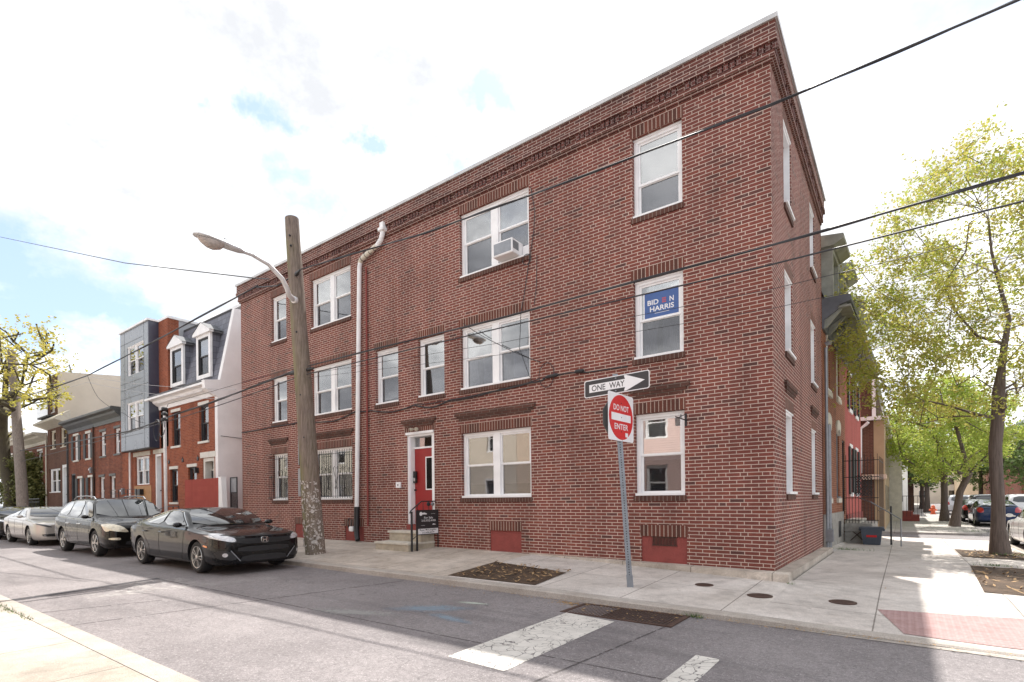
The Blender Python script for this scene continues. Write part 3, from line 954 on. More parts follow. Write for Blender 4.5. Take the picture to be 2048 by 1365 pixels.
# corner and side street pavement, cut to the curved kerb
pts = [(0.3, -3.12), (3.2, -3.12)] + [(3.3 + 1.57 * math.cos(R(-90 + 90 * i / 8)), -1.55 + 1.57 * math.sin(R(-90 + 90 * i / 8))) for i in range(1, 9)] + [(4.87, 4), (4.98, 17.2), (0.3, 17.2)]
struct(poly_sheet('sidewalk', 'concrete_side', pts, walk_z, 0.4))
struct(sheet('sidewalk', 'concrete_side', -0.1, 0.3, 7.3, 17.2, walk_z, 0.4))
kb = MB()
W_ = 0.16
prev = None
for i, (x, y) in enumerate(CURB):
    j = min(i + 1, len(CURB) - 1); k = max(i - 1, 0)
    t = Vector((CURB[j][0] - CURB[k][0], CURB[j][1] - CURB[k][1])).normalized()
    n = Vector((-t.y, t.x))          # towards the pavement
    zt = kerb_top(x + n.x * W_, y + n.y * W_) + 0.004
    zo = kerb_top(x, y) + 0.002
    ring = [(x + n.x * W_, y + n.y * W_, -0.6), (x + n.x * W_, y + n.y * W_, zt), (x + n.x * .015, y + n.y * .015, zo), (x - n.x * .012, y - n.y * .012, zo - .02), (x - n.x * .02, y - n.y * .02, -0.6)]
    if prev:
        for a in range(4):
            kb.quad([prev[a], prev[a + 1], ring[a + 1], ring[a]], (0, 0, 1) if a in (1, 2) else ((n.x, n.y, 0) if a == 0 else (-n.x, -n.y, 0)))
    prev = ring
struct(kb.build('kerb', 'kerb_stone'))
# thin concrete gutter apron at the corner ramp
apr = [(0.4, -3.27), (1.5, -3.27), (2.5, -3.27), (3.2, -3.27)] + [(3.3 + 1.73 * math.cos(R(-90 + 90 * i / 8)), -1.55 + 1.73 * math.sin(R(-90 + 90 * i / 8))) for i in range(1, 9)]
apo = [(x + (0 if i < 4 else 0.0), y) for i, (x, y) in enumerate(apr)]
o_ = MB()
for i in range(len(apr) - 1):
    def outp(i):
        x, y = apr[i]
        w = 0.02 + 0.16 * min(1, i / 3)
        if i < 4: return (x, y - w)
        d = Vector((x - 3.3, y + 1.55)).normalized(); return (x + d.x * w, y + d.y * w)
    a, b = apr[i], apr[i + 1]; c, d = outp(i + 1), outp(i)
    zz = lambda p: road_z(p[0]) + 0.006
    o_.quad([(a[0], a[1], zz(a)), (b[0], b[1], zz(b)), (c[0], c[1], zz(c)), (d[0], d[1], zz(d))], (0, 0, 1))
struct(o_.build('gutter', 'kerb_stone'))
# far block beyond the alley: raised pavement
fb = MB().add([], [])
fpts = [(-0.5, 20.8), (4.3, 20.8), (4.75, 20.95), (5.0, 21.4), (5.1, 22.5), (5.1, 200), (-0.5, 200)]
mbp = MB(); n_ = len(fpts)
mbp.add([(x, y, -0.7) for x, y in fpts] + [(x, y, -0.33) for x, y in fpts], [tuple(range(n_)), tuple(range(2 * n_ - 1, n_ - 1, -1))] + [(i, (i + 1) % n_, n_ + (i + 1) % n_, n_ + i) for i in range(n_)])
struct(mbp.build('sidewalk', 'far_concrete', bevel=0))
# pavement on the camera's side of the street
struct(sheet('sidewalk', 'near_concrete', -160, 4.2, -13.0, -8.975, lambda x, y: -.135 - .055 * (x + 160) / 162.6 - .002, 2.0))
struct(MB().hexa([(-160, -8.98, -.7), (2.6, -8.98, -.7), (2.6, -8.74, -.7), (-160, -8.74, -.7), (-160, -8.98, -.135), (2.6, -8.98, -.19), (2.6, -8.74, -.19), (-160, -8.74, -.135)]).build('kerb', 'kerb_stone', bevel=0.012))
# far side of the side street
struct(MB().box(13.5, 14.5, 0, 200, -0.7, -0.30).build('sidewalk', 'far_concrete'))

rz = lambda x, y: road_z(x) + 0.004
struct(poly_sheet('crosswalk_marking', 'crosswalk_paint', [(-2.04, -6.70), (-1.24, -6.74), (-1.27, -4.20), (-2.10, -4.08)], rz))
struct(poly_sheet('crosswalk_marking', 'crosswalk_paint', [(0.12, -5.10), (0.38, -5.12), (0.40, -7.6), (0.12, -7.6)], rz))
struct(poly_sheet('worn_marking', 'worn_paint', [(-9.95, -7.85), (-9.35, -7.9), (-8.85, -4.6), (-9.2, -4.6)], rz))
struct(poly_sheet('worn_marking', 'worn_paint', [(-10.9, -7.2), (-9.6, -7.4), (-9.3, -5.9), (-10.8, -5.9)], lambda x, y: road_z(x) + 0.003))
struct(poly_sheet('tar_seam', 'tar', [(-10.45, -8.7), (-10.20, -8.7), (-11.0, -6.2), (-11.2, -6.2)], lambda x, y: road_z(x) + 0.005))
for k_, (pa, pb_, w_) in enumerate((((-7.2, -8.7), (-6.4, -3.4), .02), ((-11.0, -6.25), (3.0, -6.0), .014), ((-0.6, -4.1), (-1.0, -8.7), .016), ((-8.6, -8.7), (-8.2, -7.2), .02))):
    d_ = Vector((pb_[0] - pa[0], pb_[1] - pa[1])).normalized(); n_ = Vector((-d_.y, d_.x)) * w_
    struct(poly_sheet('road_seam', 'seam', [(pa[0] - n_.x, pa[1] - n_.y), (pb_[0] - n_.x, pb_[1] - n_.y), (pb_[0] + n_.x, pb_[1] + n_.y), (pa[0] + n_.x, pa[1] + n_.y)], lambda x, y: road_z(x) + .0035))
struct(poly_sheet('tactile_paving', 'tactile', [(1.63, -1.74), (3.35, -1.28), (4.5, -0.7), (4.75, -1.6), (4.1, -2.75), (3.3, -3.05), (1.93, -3.0)], lambda x, y: walk_z(x, y) + 0.006, 0.3))
for (x, y, sx, sy, rot, mt) in ((-4.0, -5.05, 0.75, 0.28, 35, 'chalk_blue'), (-3.3, -5.35, 0.5, 0.14, -10, 'chalk_blue'), (-4.7, -5.9, 0.9, 0.22, 20, 'chalk_pale'), (-3.7, -4.35, 0.32, 0.10, 10, 'chalk_green')):
    d = MB().quad([(-1.5, -1.5, 0), (1.5, -1.5, 0), (1.5, 1.5, 0), (-1.5, 1.5, 0)], (0, 0, 1)).build('chalk_stain', mt)
    d.location = (x, y, road_z(x) + 0.0045); d.scale = (sx, sy, 1); d.rotation_euler = (0, R(0.35), R(rot)); struct(d)


def pit(name, pts, zf, nleaf, seed, lab):
    rnd = random.Random(seed)
    o = poly_sheet(name, 'soil', pts, lambda x, y: zf(x, y) + 0.006 + 0.02 * (math.sin(x * 9) * math.sin(y * 11) * 0.3 + 0.2), 0.12)
    struct(o)
    xs = [p[0] for p in pts]; ys = [p[1] for p in pts]
    mb = MB(); mb.nr = False
    for _ in range(nleaf):
        x = rnd.uniform(min(xs) + .1, max(xs) - .1); y = rnd.uniform(min(ys) + .05, max(ys) - .05)
        s = rnd.uniform(.012, .04); a = rnd.uniform(0, 6.3); z = zf(x, y) + 0.03 + rnd.uniform(0, .02)
        u = Vector((math.cos(a), math.sin(a), rnd.uniform(-.5, .5))) * s * rnd.uniform(1, 2.5); v = Vector((-math.sin(a), math.cos(a), rnd.uniform(-.4, .4))) * s * .6
        c = Vector((x, y, z))
        b = len(mb.v); mb.v += [c - u, c - v, c + u, c + v]; mb.f.append((b, b + 1, b + 2, b + 3))
    tag(mb.build('leaf_litter', 'dead_leaf'), kind='stuff')


pit('tree_pit', [(-5.62, -1.31), (-3.55, -1.62), (-3.42, -2.95), (-5.55, -2.98)], walk_z, 260, 3, '')
pit('tree_pit', [(3.2, 5.6), (4.8, 5.6), (4.8, 0.75), (3.0, 0.75)], walk_z, 160, 4, '')
pit('tree_pit', [(3.25, 11.2), (4.8, 11.2), (4.8, 8.2), (3.25, 8.2)], walk_z, 160, 5, '')
# weeds along the near kerb and in the joints
rnd = random.Random(8)
gm = MB(); gm.nr = False
def weed(x, y, z, n, h, sp):
    for _ in range(n):
        a = rnd.uniform(0, 6.3); px, py = x + rnd.gauss(0, sp), y + rnd.gauss(0, sp * .4)
        t = Vector((math.cos(a), math.sin(a), 0)); l = rnd.uniform(.4, 1) * h
        b = len(gm.v)
        gm.v += [Vector((px, py, z)) - t.orthogonal() * .004, Vector((px, py, z)) + t.orthogonal() * .004, Vector((px, py, z + l)) + t * l * .7]
        gm.f.append((b, b + 1, b + 2))
for k in range(26): weed(-11 + k * .13 + rnd.uniform(-.1, .1), -8.985, -.185, 10, .05, .08)
weed(-.46, -3.3, -.30, 60, .10, .07); weed(.3, -.36, -.15, 20, .04, .05)
weed(-4.4, -1.7, -.10, 50, .05, .25); weed(-5.2, -2.4, -.12, 40, .05, .2)
weed(4.6, 9.0, -.26, 160, .10, .35); weed(3.6, 5.2, -.2, 120, .08, .15); weed(.5, 8.4, -.25, 150, .12, .3); weed(.4, 12.9, -.3, 80, .14, .2)
weed(4.6, 22.5, -.33, 120, .15, .3)
tag(gm.build('grass', 'green_leaf'), kind='stuff')

# leaves and grit gathered in the gutter
lm = MB(); lm.nr = False
def litter(x, y, z, s_, a):
    u = Vector((math.cos(a), math.sin(a), rnd.uniform(-.3, .3))) * s_ * rnd.uniform(1, 2); v = Vector((-math.sin(a), math.cos(a), rnd.uniform(-.3, .3))) * s_ * .6
    c = Vector((x, y, z + s_ * .3)); b = len(lm.v); lm.v += [c - u, c - v, c + u, c + v]; lm.f.append((b, b + 1, b + 2, b + 3))
for _ in range(700): litter(rnd.uniform(-14, 3), -3.30 - abs(rnd.gauss(0, .10)), road_z(-5), rnd.uniform(.006, .018), rnd.uniform(0, 6))
for _ in range(160): litter(rnd.gauss(-2.45, .16), -3.36 - abs(rnd.gauss(0, .10)), road_z(-2), rnd.uniform(.008, .025), rnd.uniform(0, 6))
for _ in range(60): litter(rnd.uniform(-2.1, -.6), rnd.uniform(-4.0, -3.4), road_z(-2) + .01, rnd.uniform(.006, .02), rnd.uniform(0, 6))
for _ in range(260):
    x, y = rnd.uniform(-11, 4.5), rnd.uniform(-3.0, -.1); litter(x, y, walk_z(x, y), rnd.uniform(.004, .013), rnd.uniform(0, 6))
for _ in range(300):
    x, y = rnd.uniform(1.5, 4.8), rnd.uniform(0, 16); litter(x, y, walk_z(x, y), rnd.uniform(.006, .018), rnd.uniform(0, 6))
tag(lm.build('leaf_litter', 'dead_leaf'), kind='stuff')

# small round covers, drain grate
cvlab = ['small rusty utility cover nearest the sign post', 'round rust-brown cover beside the pavement joint below the building corner', 'round gray-brown cover nearest the red tactile paving']
for (x, y, r), lb in zip(((-.91, -1.32, .155), (.08, -1.72, .19), (1.19, -1.5, .185)), cvlab):
    z = walk_z(x, y) + .003
    t = thing('utility_cover', lb, 'cover', (x, y, z), 'small round covers in the pavement')
    MB().lathe((x, y, z), (0, 0, 1), [(r, -.02), (r, .006), (r * .93, .010)], 28).build('rim', 'rust', t)
    lm = MB().lathe((x, y, z), (0, 0, 1), [(r * .90, 0), (r * .90, .008)], 28)
    for q in range(-3, 4):
        w = math.sqrt(max(0, (r * .8) ** 2 - (q * r * .22) ** 2)); lm.box(x - w, x + w, y + q * r * .22 - .006, y + q * r * .22 + .006, z + .008, z + .012)
    lm.build('lid', 'rust', t)
t = thing('drain_grate', 'long dark iron storm drain grate in the road against the kerb', 'drain', (-1.4, -3.65, road_z(-1.4)))
gz = road_z(-1.4)
gb = MB()
for (a, b, c, d) in ((-2.22, -.52, -4.08, -4.02), (-2.22, -.52, -3.36, -3.30), (-2.22, -2.16, -4.02, -3.36), (-.58, -.52, -4.02, -3.36)):
    gb.box(a, b, c, d, gz - .05, gz + .012)
gb.build('frame', 'rust', t)
gb = MB()
for i in range(34): gb.box(-2.15 + i * .0468, -2.15 + i * .0468 + .018, -4.02, -3.36, gz - .04, gz + .008)
gb.build('grating', 'rust', t)
MB().box(-2.17, -.57, -4.03, -3.35, gz + .0005, gz + .0012).build('sump_shade', 'black_plastic', t)  # flat black sheet between the bars, stands for the shade down the drain

# ------------------------------------------------------------------ the corner building
A = (-17.52, -16.48); B = (-14.89, -12.63); Cw = (-11.42, -10.35); D = (-9.49, -8.43); E_ = (-7.82, -5.50); Fw = (-2.76, -1.67)
G1, G2, G3 = (1.46, 3.23), (4.42, 6.13), (7.49, 9.24)
LX = -19.85
main = thing('corner_building', 'three storey red-brown brick apartment building with white sash windows on the street corner', 'building', (-10, 3.7, 0))
holes = [(*A, *G1), (*B, *G1), (*E_, *G1), (*Fw, *G1), (*A, *G2), (*B, *G2), (*Cw, *G2), (*D, *G2), (*E_, *G2), (*Fw, *G2),
         (*A, *G3), (*B, *G3), (*E_, *G3), (*Fw, *G3), (-10.01, -8.86, 0.70, 3.43)]
bas = [(-2.63, -1.64, 0.02, 0.59), (-6.84, -5.82, 0.05, 0.60), (-13.05, -12.06, 0.05, 0.58), (-16.03, -15.17, 0.05, 0.60)]
wm = MB()
wall(wm, FR, LX, 0, -0.3, 10.2, holes + bas, 0.22)
S1, S2 = (1.30, 2.26), (5.14, 6.06)
sholes = [(*s, *g_) for s in (S1, S2) for g_ in (G1, G2, G3)]
wall(wm, SD, 0, 7.45, -0.3, 10.2, sholes, 0.22)
wm.quad([(LX, 0, -.3), (LX, 0, 10.2), (LX, 12, 10.2), (LX, 12, -.3)], (-1, 0, 0))
wm.quad([(LX, 12, -.3), (LX, 12, 10.2), (-6, 12, 10.2), (-6, 12, -.3)], (0, 1, 0))
wm.quad([(-6, 7.45, -.3), (-6, 7.45, 10.2), (0, 7.45, 10.2), (0, 7.45, -.3)], (0, 1, 0))
wm.quad([(-6, 7.45, -.3), (-6, 7.45, 10.2), (-6, 12, 10.2), (-6, 12, -.3)], (1, 0, 0))
wm.build('wall', 'main_brick', main)
MB().quad([(LX, 0, 10.18), (0, 0, 10.18), (0, 7.45, 10.18), (-6, 7.45, 10.18), (-6, 12, 10.18), (LX, 12, 10.18)], (0, 0, 1)).build('roof', 'roof_dark', main)
# cornice: corbelled bands, a row of header dentils, parapet and metal coping
cb_, db_, cp = MB(), MB(), MB()
for (F, u0, u1, e0, e1) in ((FR, LX, 0, 1, 1), (SD, 0, 7.45, 1, 0)):
    cb_.extr(F, [(0.002, 9.540), (0.045, 9.540), (0.045, 9.600), (0.002, 9.600)], u0, u1, e0, e1)
    cb_.extr(F, [(0.002, 9.600), (0.085, 9.600), (0.085, 9.695), (0.002, 9.695)], u0, u1, e0, e1)
    cb_.extr(F, [(0.002, 9.695), (0.055, 9.695), (0.055, 9.840), (0.002, 9.840)], u0, u1, e0, e1)
    cb_.extr(F, [(0.002, 9.840), (0.135, 9.840), (0.135, 9.950), (0.002, 9.950)], u0, u1, e0, e1)
    cb_.extr(F, [(-.2, 9.950), (0.11, 9.950), (0.11, 10.240), (-.2, 10.240)], u0, u1, e0, e1)
    cp.extr(F, [(-.3, 10.235), (0.125, 10.235), (0.145, 10.220), (0.155, 10.220), (0.155, 10.305), (-.3, 10.310)], u0, u1, e0, e1)
    u = u0 - .04
    k = 0
    while u < u1 + .06:
        if k % 5 != 4:
            db_.fb(F, u, u + .085, 9.700, 9.835, 0.05, 0.095)
        u += .118 if k % 5 != 4 else .16
        k += 1
cb_.build('cornice', 'cornice_brick', main)
db_.build('dentil_course', 'dentil_brick', main)
cp.build('coping', 'coping_metal', main)
# soldier courses, sills, weathered brick hoods
class Each:
    def __init__(s, name, mat): s.a = (name, mat)
    def fb(s, *q): MB().fb(*q).build(s.a[0], s.a[1], main)
    def build(s, *q): pass
so, si = Each('soldier_course', 'soldier_brick'), Each('window_sill', 'sill_brick')
for (F, ws, gs) in ((FR, (A, B, E_, Fw), (G1, G2, G3)), (FR, (Cw, D), (G2,)), (SD, (S1, S2), (G1, G2, G3))):
    for w in ws:
        for g_ in gs:
            so.fb(F, w[0] - .05, w[1] + .03, g_[1] + .004, g_[1] + .235, -.02, .006)
            si.fb(F, w[0] - .03, w[1] + .03, g_[0] - .115, g_[0] - .004, -.10, .035)
so.fb(FR, -10.10, -8.80, 3.435, 3.66, -.02, .006)
for b in bas: so.fb(FR, b[0] - .02, b[1] + .02, b[3] + .004, b[3] + .245, -.02, .006)
for (F, a, b) in ((FR, -17.77, -16.42), (FR, -14.95, -12.55), (FR, -10.2, -8.78), (FR, -8.02, -5.35), (FR, -2.86, -1.55), (SD, 1.15, 2.5), (SD, 4.95, 6.25)):
    ho = MB()
    ho.fb(F, a, b, 3.70, 3.80, -.02, .055)
    ho.fb(F, a + .07, b - .07, 3.635, 3.70, -.02, .035)
    ho.fb(F, a + .14, b - .14, 3.57, 3.635, -.02, .018)
    ho.build('brick_hood', 'weathered_brick', main)
so.build('soldier_course', 'soldier_brick', main)
si.build('window_sill', 'sill_brick', main)
for b in bas[::-1]: bi = MB().fb(FR, b[0] + .002, b[1] - .002, b[2], b[3] - .002, -.12, -.03).build('basement_infill', 'red_stucco', main)
gr = MB()
for i in range(17): gr.fb(FR, -2.38 + i * .031, -2.38 + i * .031 + .012, .41, .57, -.03, -.012)
gr.fb(FR, -2.40, -1.85, .395, .41, -.03, -.01); gr.fb(FR, -2.40, -1.85, .57, .585, -.03, -.01)
gr.build('vent_grille', 'rust', bi)
# concrete footing ledge round the corner
lg = MB()
P3 = [(-5.5, 0, .06), (-5.5, -.04, .05), (.02, -.30, -.015), (.30, -.30, -.015), (.27, 7.3, -.14), (0, 7.3, -.12)]
lg.hexa([(-5.55, .05, -.5), (-5.55, -.07, -.5), (.27, -.29, -.5), (.27, .05, -.5), (-5.55, .05, .066), (-5.55, -.07, .060), (.27, -.29, .004), (.27, .05, .02)])
lg.hexa([(-.05, .05, -.5), (.27, .05, -.5), (.26, 7.3, -.5), (-.05, 7.3, -.5), (-.05, .05, .02), (.27, .05, .01), (.26, 7.3, -.10), (-.05, 7.3, -.10)])
lg.build('footing', 'concrete_old', main)

warm = ('blind_warm', 1.0)
# left column
window(FR, (*A, *G3), main, lo_blind=('blind', .35), mid=.5)
window(FR, (*B, *G3), main, 2, up_blind=('blind', .25))
window(FR, (*A, *G2), main)
window(FR, (*B, *G2), main, 2, up_blind=('blind', 1.0))
window(FR, (*A, *G1), main, up_blind=('blind', .6))
window(FR, (*B, *G1), main, 2, up_blind=('blind', 1.0), lo_blind=('blind_warm', .3))
window(FR, (*Cw, *G2), main)
window(FR, (*D, *G2), main, curtains=[('cream_stucco', -9.0, -8.75, 5.3, 6.0, 0)], room=.6)
window(FR, (*E_, *G3), main, 2, up_blind=('blind', .35), mid=.55)
window(FR, (*E_, *G2), main, 2, curtains=[('curtain', -7.7, -7.3, 4.5, 6.05, .3), ('curtain', -7.2, -6.8, 4.5, 6.05, .0), ('curtain', -6.2, -5.6, 4.5, 6.05, .35)])
window(FR, (*E_, *G1), main, 2, up_blind=warm, lo_blind=('blind_warm', .6))
window(FR, (*Fw, *G3), main, up_blind=('blind', 1.0), mid=.42)
wf2 = window(FR, (*Fw, *G2), main, curtains=[('curtain', -2.66, -2.28, 4.5, 5.25, .15), ('curtain', -2.2, -1.77, 4.5, 5.25, .05)])
window(FR, (*Fw, *G1), main, up_blind=('blind', 1.0), lo_blind=('blind', .12))
for s_ in (S1, S2):
    for g_ in (G1, G2, G3):
        window(SD, (*s_, *g_), main, dep=.03, sd=.12, cas=.05, up_blind=('blind', .7))
# campaign sign in the second storey window
cs = thing('campaign_sign', 'blue political campaign sign with white letters behind the upper sash of the second storey window', 'sign', (-2.18, .16, 5.25))
MB().fb(FR, -2.58, -1.80, 5.27, 5.87, -.153, -.148).build('panel', 'sign_blue', cs)
sb = MB()
for q in ((-2.585, -2.565, 5.26, 5.88), (-1.815, -1.795, 5.26, 5.88), (-2.565, -1.815, 5.868, 5.88)): sb.fb(FR, q[0], q[1], q[2], q[3], -.155, -.1465)
sb.build('border', 'sign_white', cs)
lettering(FR, 'BID', -2.375, 5.635, -.1465, .105, 'sign_white', cs, .245, bold=.02)
lettering(FR, 'N', -1.965, 5.635, -.1465, .105, 'sign_white', cs, .09, bold=.02)
e3 = MB()
for k in range(3): e3.fb(FR, -2.175, -2.085, 5.585 + k * .04, 5.61 + k * .04, -.147, -.1455)
e3.build('emblem', 'sign_rose', cs)
lettering(FR, 'HARRIS', -2.18, 5.49, -.1465, .105, 'sign_white', cs, .53, bold=.02)
MB().fb(FR, -2.34, -2.02, 5.385, 5.393, -.147, -.146).build('underline', 'sign_white', cs)
# front door
panel_door(FR, (-10.01, -8.86, .70, 3.43), main, 'red_paint', dep=.20, glass=(-9.38, -9.08, 1.75, 2.66), transom=.30, casing=.13)
MB().fb(FR, -10.03, -8.88, .02, .70, -.22, .012).build('door_base', 'red_stucco', main)
MB().fb(FR, -9.94, -9.882, .72, 3.3, -.19, -.028).build('door_jamb', 'lavender_white', main)
MB().fb(FR, -10.03, -8.88, 3.36, 3.43, -.02, .03).build('door_head', 'white_paint', main)
st = thing('entrance_steps', 'two weathered stone steps leading up to the red front door', 'steps', (-9.6, -.5, 0))
MB().box(-10.24, -8.86, -1.02, -.02, -.06, .19).build('lower_step', 'stone', st, bevel=.006)
MB().box(-10.27, -8.84, -1.05, -.015, .19, .245).build('lower_tread', 'limestone', st, bevel=.008)
MB().box(-10.22, -8.87, -.52, -.02, .245, .47).build('upper_step', 'stone', st, bevel=.006)
MB().box(-10.26, -8.85, -.56, -.015, .47, .53).build('upper_tread', 'limestone', st, bevel=.008)
rl = thing('stair_railing', 'bent black iron handrail running from the sidewalk to the red door', 'railing', (-8.8, -.5, 0))
MB().tube([(-8.82, -.93, -.02), (-8.82, -.93, 1.10)], .030, 8).build('post', 'iron', rl)
MB().tube([(-8.82, -1.00, 1.06), (-8.82, -.95, 1.13), (-8.82, -.56, 1.38), (-8.82, -.02, 1.38)], .018, 6).build('handrail', 'iron', rl)
for y in (-.72, -.50, -.28, -.12): MB().tube([(-8.82, y, .5), (-8.82, y, 1.37 if y > -.6 else 1.27)], .009, 5).build('baluster', 'iron', rl)
MB().tube([(-8.82, -.90, .34), (-8.82, -.70, .46), (-8.82, -.05, .50)], .012, 5).build('lower_rail', 'iron', rl)
MB().lathe((-8.80, -.33, 1.30), (1, 0, .1), [(.055, 0), (.065, .02), (.05, .05), (0, .055)], 12).build('rosette', 'iron', rl)
MB().lathe((-8.80, -.17, 1.30), (1, 0, .1), [(.05, 0), (.06, .02), (.045, .05), (0, .055)], 12).build('rosette', 'gray_metal', rl)
# for sale sign
fs = thing('for_sale_sign', 'black for sale sign with a white name strip fixed beside the entrance steps', 'sign', (-8.72, -.4, 0))
FS = Frame((-8.74, -.80, 0), (0, 1, 0), (1, 0, 0))
MB().fb(FS, -.03, .01, -.03, 1.14, -.02, .02).build('leg', 'iron', fs)
MB().fb(FS, .79, .83, -.03, 1.14, -.02, .02).build('leg', 'iron', fs)
MB().fb(FS, .01, .79, 1.115, 1.14, -.02, .02).build('crossbar', 'iron', fs)
MB().fb(FS, .01, .79, .455, .475, -.02, .02).build('crossbar', 'iron', fs)
MB().fb(FS, .01, .79, .622, 1.115, -.01, .01).build('panel', 'sign_black', fs)
MB().fb(FS, .01, .79, .475, .622, -.01, .012).build('name_strip', 'sign_white', fs)
lettering(FS, 'For Sale', .42, .925, .012, .056, 'sign_white', fs, .34, bold=.012)
lettering(FS, '215.932.4103', .42, .845, .012, .052, 'sign_white', fs, .54, bold=.012)
lettering(FS, 'Ryan McLaughlin', .40, .582, .014, .046, 'sign_black', fs, .64, bold=.012)
lettering(FS, '215.498.4379', .40, .515, .014, .046, 'sign_black', fs, .47, bold=.012)
lg_ = MB().lathe(FS.P(.13, 1.035, .010), FS.n, [(.055, 0), (.055, .003)], 20)
lg_.prism(FS, [(.17, 1.015), (.34, 1.015), (.36, 1.035), (.26, 1.07), (.17, 1.06)], .010, .013)
lg_.fb(FS, .52, .68, 1.03, 1.036, .010, .013); lg_.fb(FS, .14, .28, .71, .716, .010, .013)
lg_.prism(FS, [(.56, .725), (.63, .72), (.72, .725), (.65, .745), (.60, .755)], .010, .013)
lg_.build('logo', 'sign_white', fs)
# things fixed to the wall
t = thing('intercom', 'black intercom box on the white door frame beside the red door', 'intercom', (-9.72, -.04, 1.92))
MB().fb(FR, -9.885, -9.76, 1.93, 2.28, -.19, -.12).build('housing', 'black_plastic', t, bevel=.01)
MB().fb(FR, -9.86, -9.785, 1.98, 2.08, -.12, -.11).build('button_panel', 'chrome', t)
t = thing('meter_box', 'small white box on the brick wall left of the red door', 'box', (-10.36, -.05, 1.79))
MB().fb(FR, -10.46, -10.26, 1.79, 1.97, 0, .05).build('cover', 'white_paint', t, bevel=.006)
MB().fb(FR, -10.38, -10.34, 1.85, 1.91, .05, .058).build('latch', 'gray_metal', t)
t = thing('door_lamp', 'brass twin floodlight above the red front door', 'lamp', (-9.6, -.1, 3.44))
MB().lathe((-9.55, -.005, 3.50), (0, -1, 0), [(.06, 0), (.06, .03), (.02, .05), (.02, .07)], 12).build('backplate', 'stone', t)
for dx in (-.11, .10):
    MB().lathe((-9.55 + dx * .4, -.07, 3.50), (dx * 6, -.7, -.15), [(.022, 0), (.03, .05), (.055, .10), (.055, .14), (.045, .142)], 14).build('spotlight', 'stone', t, smooth=True)
t = thing('air_conditioner', 'white window air conditioner in the third storey double window', 'air conditioner', (-6.1, -.3, 7.55))
MB().fb(FR, -6.42, -5.80, 7.56, 7.92, -.22, .30).build('casing', 'white_paint', t, bevel=.015)
MB().fb(FR, -6.38, -5.84, 7.60, 7.88, .30, .306).build('rear_grille', 'gray_metal', t)
sg = MB()
for i in range(9): sg.box(-5.799, -5.792, -.28 + i * .028, -.265 + i * .028, 7.66, 7.86)
sg.build('side_vent', 'gray_metal', t)
MB().fb(FR, -5.79, -5.60, 7.56, 7.84, -.17, -.145).build('filler_panel', 'white_paint', t)
t = thing('sign_bracket', 'black iron scroll bracket beside the ground floor window', 'bracket', (-1.62, -.3, 2.9))
MB().fb(FR, -1.66, -1.62, 2.88, 3.14, .0, .015).build('wall_plate', 'iron', t)
MB().tube([(-1.64, -.015, 3.0), (-1.64, -.62, 3.0)], .012, 6).tube([(-1.64, -.02, 3.12), (-1.64, -.25, 3.06), (-1.64, -.42, 3.01)], .008, 5).tube([(-1.64, -.3 + .04 * math.cos(a * .5), 3.04 + .04 * math.sin(a * .5)) for a in range(13)], .006, 5).build('arm', 'iron', t)
# downpipe
t = thing('downpipe', 'white downpipe with a black boot and a strapped diagonal elbow running down the front wall', 'downpipe', (-12.1, -.1, .2))
MB().tube([(-11.97, -.10, 9.08), (-12.03, -.10, 8.9), (-12.16, -.10, 5.0), (-12.28, -.10, 1.15)], [.07] * 4, 12).build('pipe', 'white_paint', t, smooth=True)
MB().tube([(-12.02, -.10, 9.02), (-11.90, -.12, 9.12), (-11.1, -.14, 9.32)], [.066, .078, .078], 12).build('elbow', 'cream_paint', t, smooth=True)
MB().tube([(-11.12, -.14, 9.30), (-10.92, -.15, 9.42), (-10.84, -.15, 9.58), (-10.82, -.14, 9.78)], [.075] * 4, 12).build('elbow', 'white_paint', t, smooth=True)
MB().fb(FR, -10.94, -10.70, 9.66, 9.76, .06, .26).fb(FR, -10.90, -10.74, 9.76, 9.93, .06, .22).build('scupper', 'white_paint', t, bevel=.01)
for k in range(4):
    c = Vector((-11.86 + .2 * k, -.127, 9.13 + .05 * k))
    MB().lathe(c, (.8, -.02, .2), [(.085, -.008), (.085, .008)], 14).build('strap', 'iron', t)
MB().tube([(-12.28, -.10, 1.22), (-12.29, -.11, .55), (-12.24, -.14, .34), (-12.12, -.20, .15)], [.088, .085, .085, .08], 12).build('boot', 'black_plastic', t, smooth=True)
t = solo(MB().tube([(-11.76, -.045, 8.85), (-11.80, -.045, .6)], .028, 8).build('conduit', 'red_stucco'), 'thin dark red painted pipe right of the white downpipe', 'pipe')
for i, (x, lb) in enumerate(((-12.75, 'white gas meter on the wall beside the black downpipe boot'),)):
    t = thing('gas_meter', lb, 'meter', (x + .2, -.14, .45))
    MB().fb(FR, -12.62, -12.42, .42, .58, .04, .18).build('body', 'white_paint', t, bevel=.02)
    MB().tube([(-12.58, -.1, .55), (-12.58, -.1, .80), (-12.70, -.1, .84), (-12.78, -.08, .70), (-12.78, -.05, .5)], .018, 6).build('pipe', 'iron', t)


